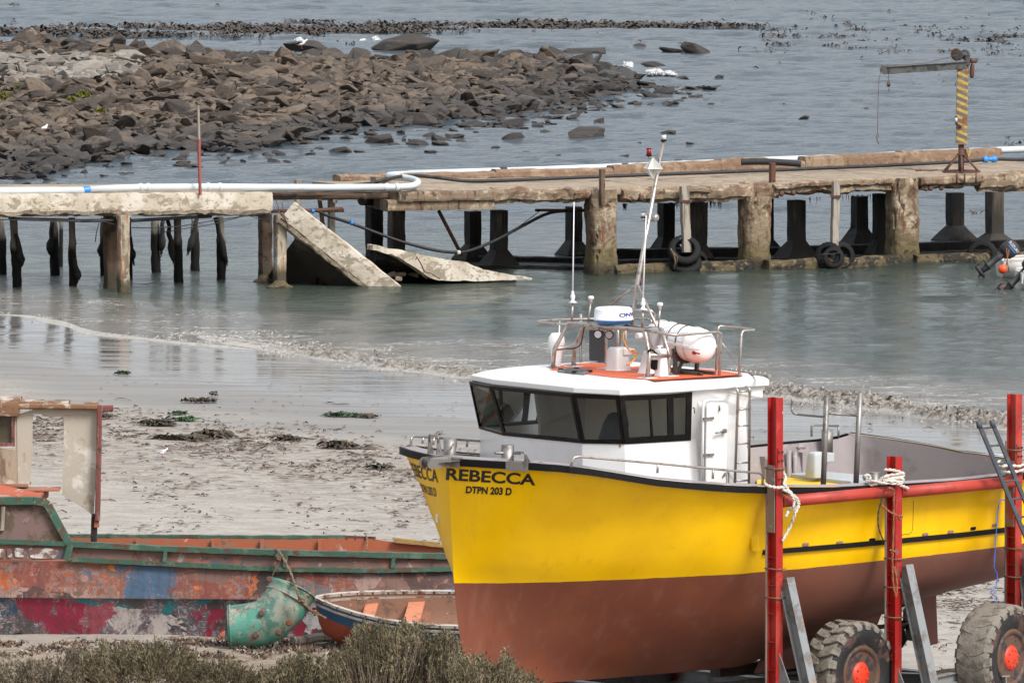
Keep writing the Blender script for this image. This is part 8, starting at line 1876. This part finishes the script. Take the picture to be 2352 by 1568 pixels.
shrub([(1035, 1530), (1062, 1500), (1085, 1496), (1110, 1508), (1135, 1520), (1150, 1500), (1162, 1492), (1172, 1505), (1180, 1535), (1215, 1548), (1245, 1560)], 163, .6, 1000, 'spiky bush low in front of the brown hull bottom', 3, twig_share=.4)
shrub([(600, 1545), (640, 1520), (662, 1502), (700, 1498), (735, 1502), (765, 1495), (790, 1520)], 165, .6, 800, 'low bush left of the tallest bush, below the dinghy bow', 4, twig_share=.15)
shrub([(-20, 1520), (30, 1512), (80, 1518), (120, 1508), (160, 1495), (190, 1500)], 173.0, .7, 800, 'dry straw coloured bush at the bottom left corner', 5, m_leaf2, .3)
shrub([(170, 1510), (195, 1490), (230, 1478), (270, 1484), (320, 1476), (370, 1470), (410, 1476), (440, 1488), (470, 1520)], 173.4, .8, 1400, 'broad tangled bush in front of the wreck, grey with bare twigs', 6, m_leaf, .3)
shrub([(440, 1535), (480, 1518), (520, 1508), (560, 1522), (600, 1530), (640, 1545)], 172.6, .6, 600, 'small low bush on the sand below the green duct', 7, m_leaf, .3)
def split_loose(o):
    me = o.data; nv = len(me.vertices); par = list(range(nv))
    def find(a):
        while par[a] != a: par[a] = par[par[a]]; a = par[a]
        return a
    for e in me.edges:
        a, c = find(e.vertices[0]), find(e.vertices[1])
        if a != c: par[a] = c
    comp = {}
    for f in me.polygons: comp.setdefault(find(f.vertices[0]), []).append(f)
    if len(comp) < 2 or len(comp) > 60: return
    for fs in list(comp.values()):
        ids = sorted({i for f in fs for i in f.vertices}); mp = {v: k for k, v in enumerate(ids)}
        m2 = bpy.data.meshes.new(o.name); m2.from_pydata([me.vertices[i].co[:] for i in ids], [], [[mp[i] for i in f.vertices] for f in fs])
        m2.polygons.foreach_set('use_smooth', [f.use_smooth for f in fs])
        for m in me.materials: m2.materials.append(m)
        n2 = o.copy(); n2.data = m2; COL.objects.link(n2)
    bpy.data.objects.remove(o)
SPLIT = {'stanchion', 'bolt_plate', 'foot_plate', 'rib', 'pipe_joint', 'mounting_pad', 'hinge', 'bolt_boss', 'strake_bolt', 'gunwale_bolt', 'cross_log', 'paint_daub', 'bolt', 'lashing_wire', 'rung', 'end_cap', 'anchor_rod', 'cable', 'clamp', 'brace', 'control_box', 'bent_rebar', 'broken_lump', 'stiffener', 'roof_remains', 'roof_beam', 'mast_stay', 'lamp_bracket', 'axle_beam', 'chassis_rail', 'cross_member', 'orange_cable', 'pot_rail_post', 'opening', 'leg', 'window_frame', 'wheelhouse_board', 'hook', 'motor', 'wire_rope', 'winch_bracket'}
for o in list(bpy.data.objects):
    if o.type == 'MESH' and o.parent is not None and not o.children and o.name.split('.')[0] in SPLIT and len(o.data.vertices) < 6000 and o.data.users == 1: split_loose(o)
for o in bpy.data.objects:
    if '_w' in o: del o['_w']
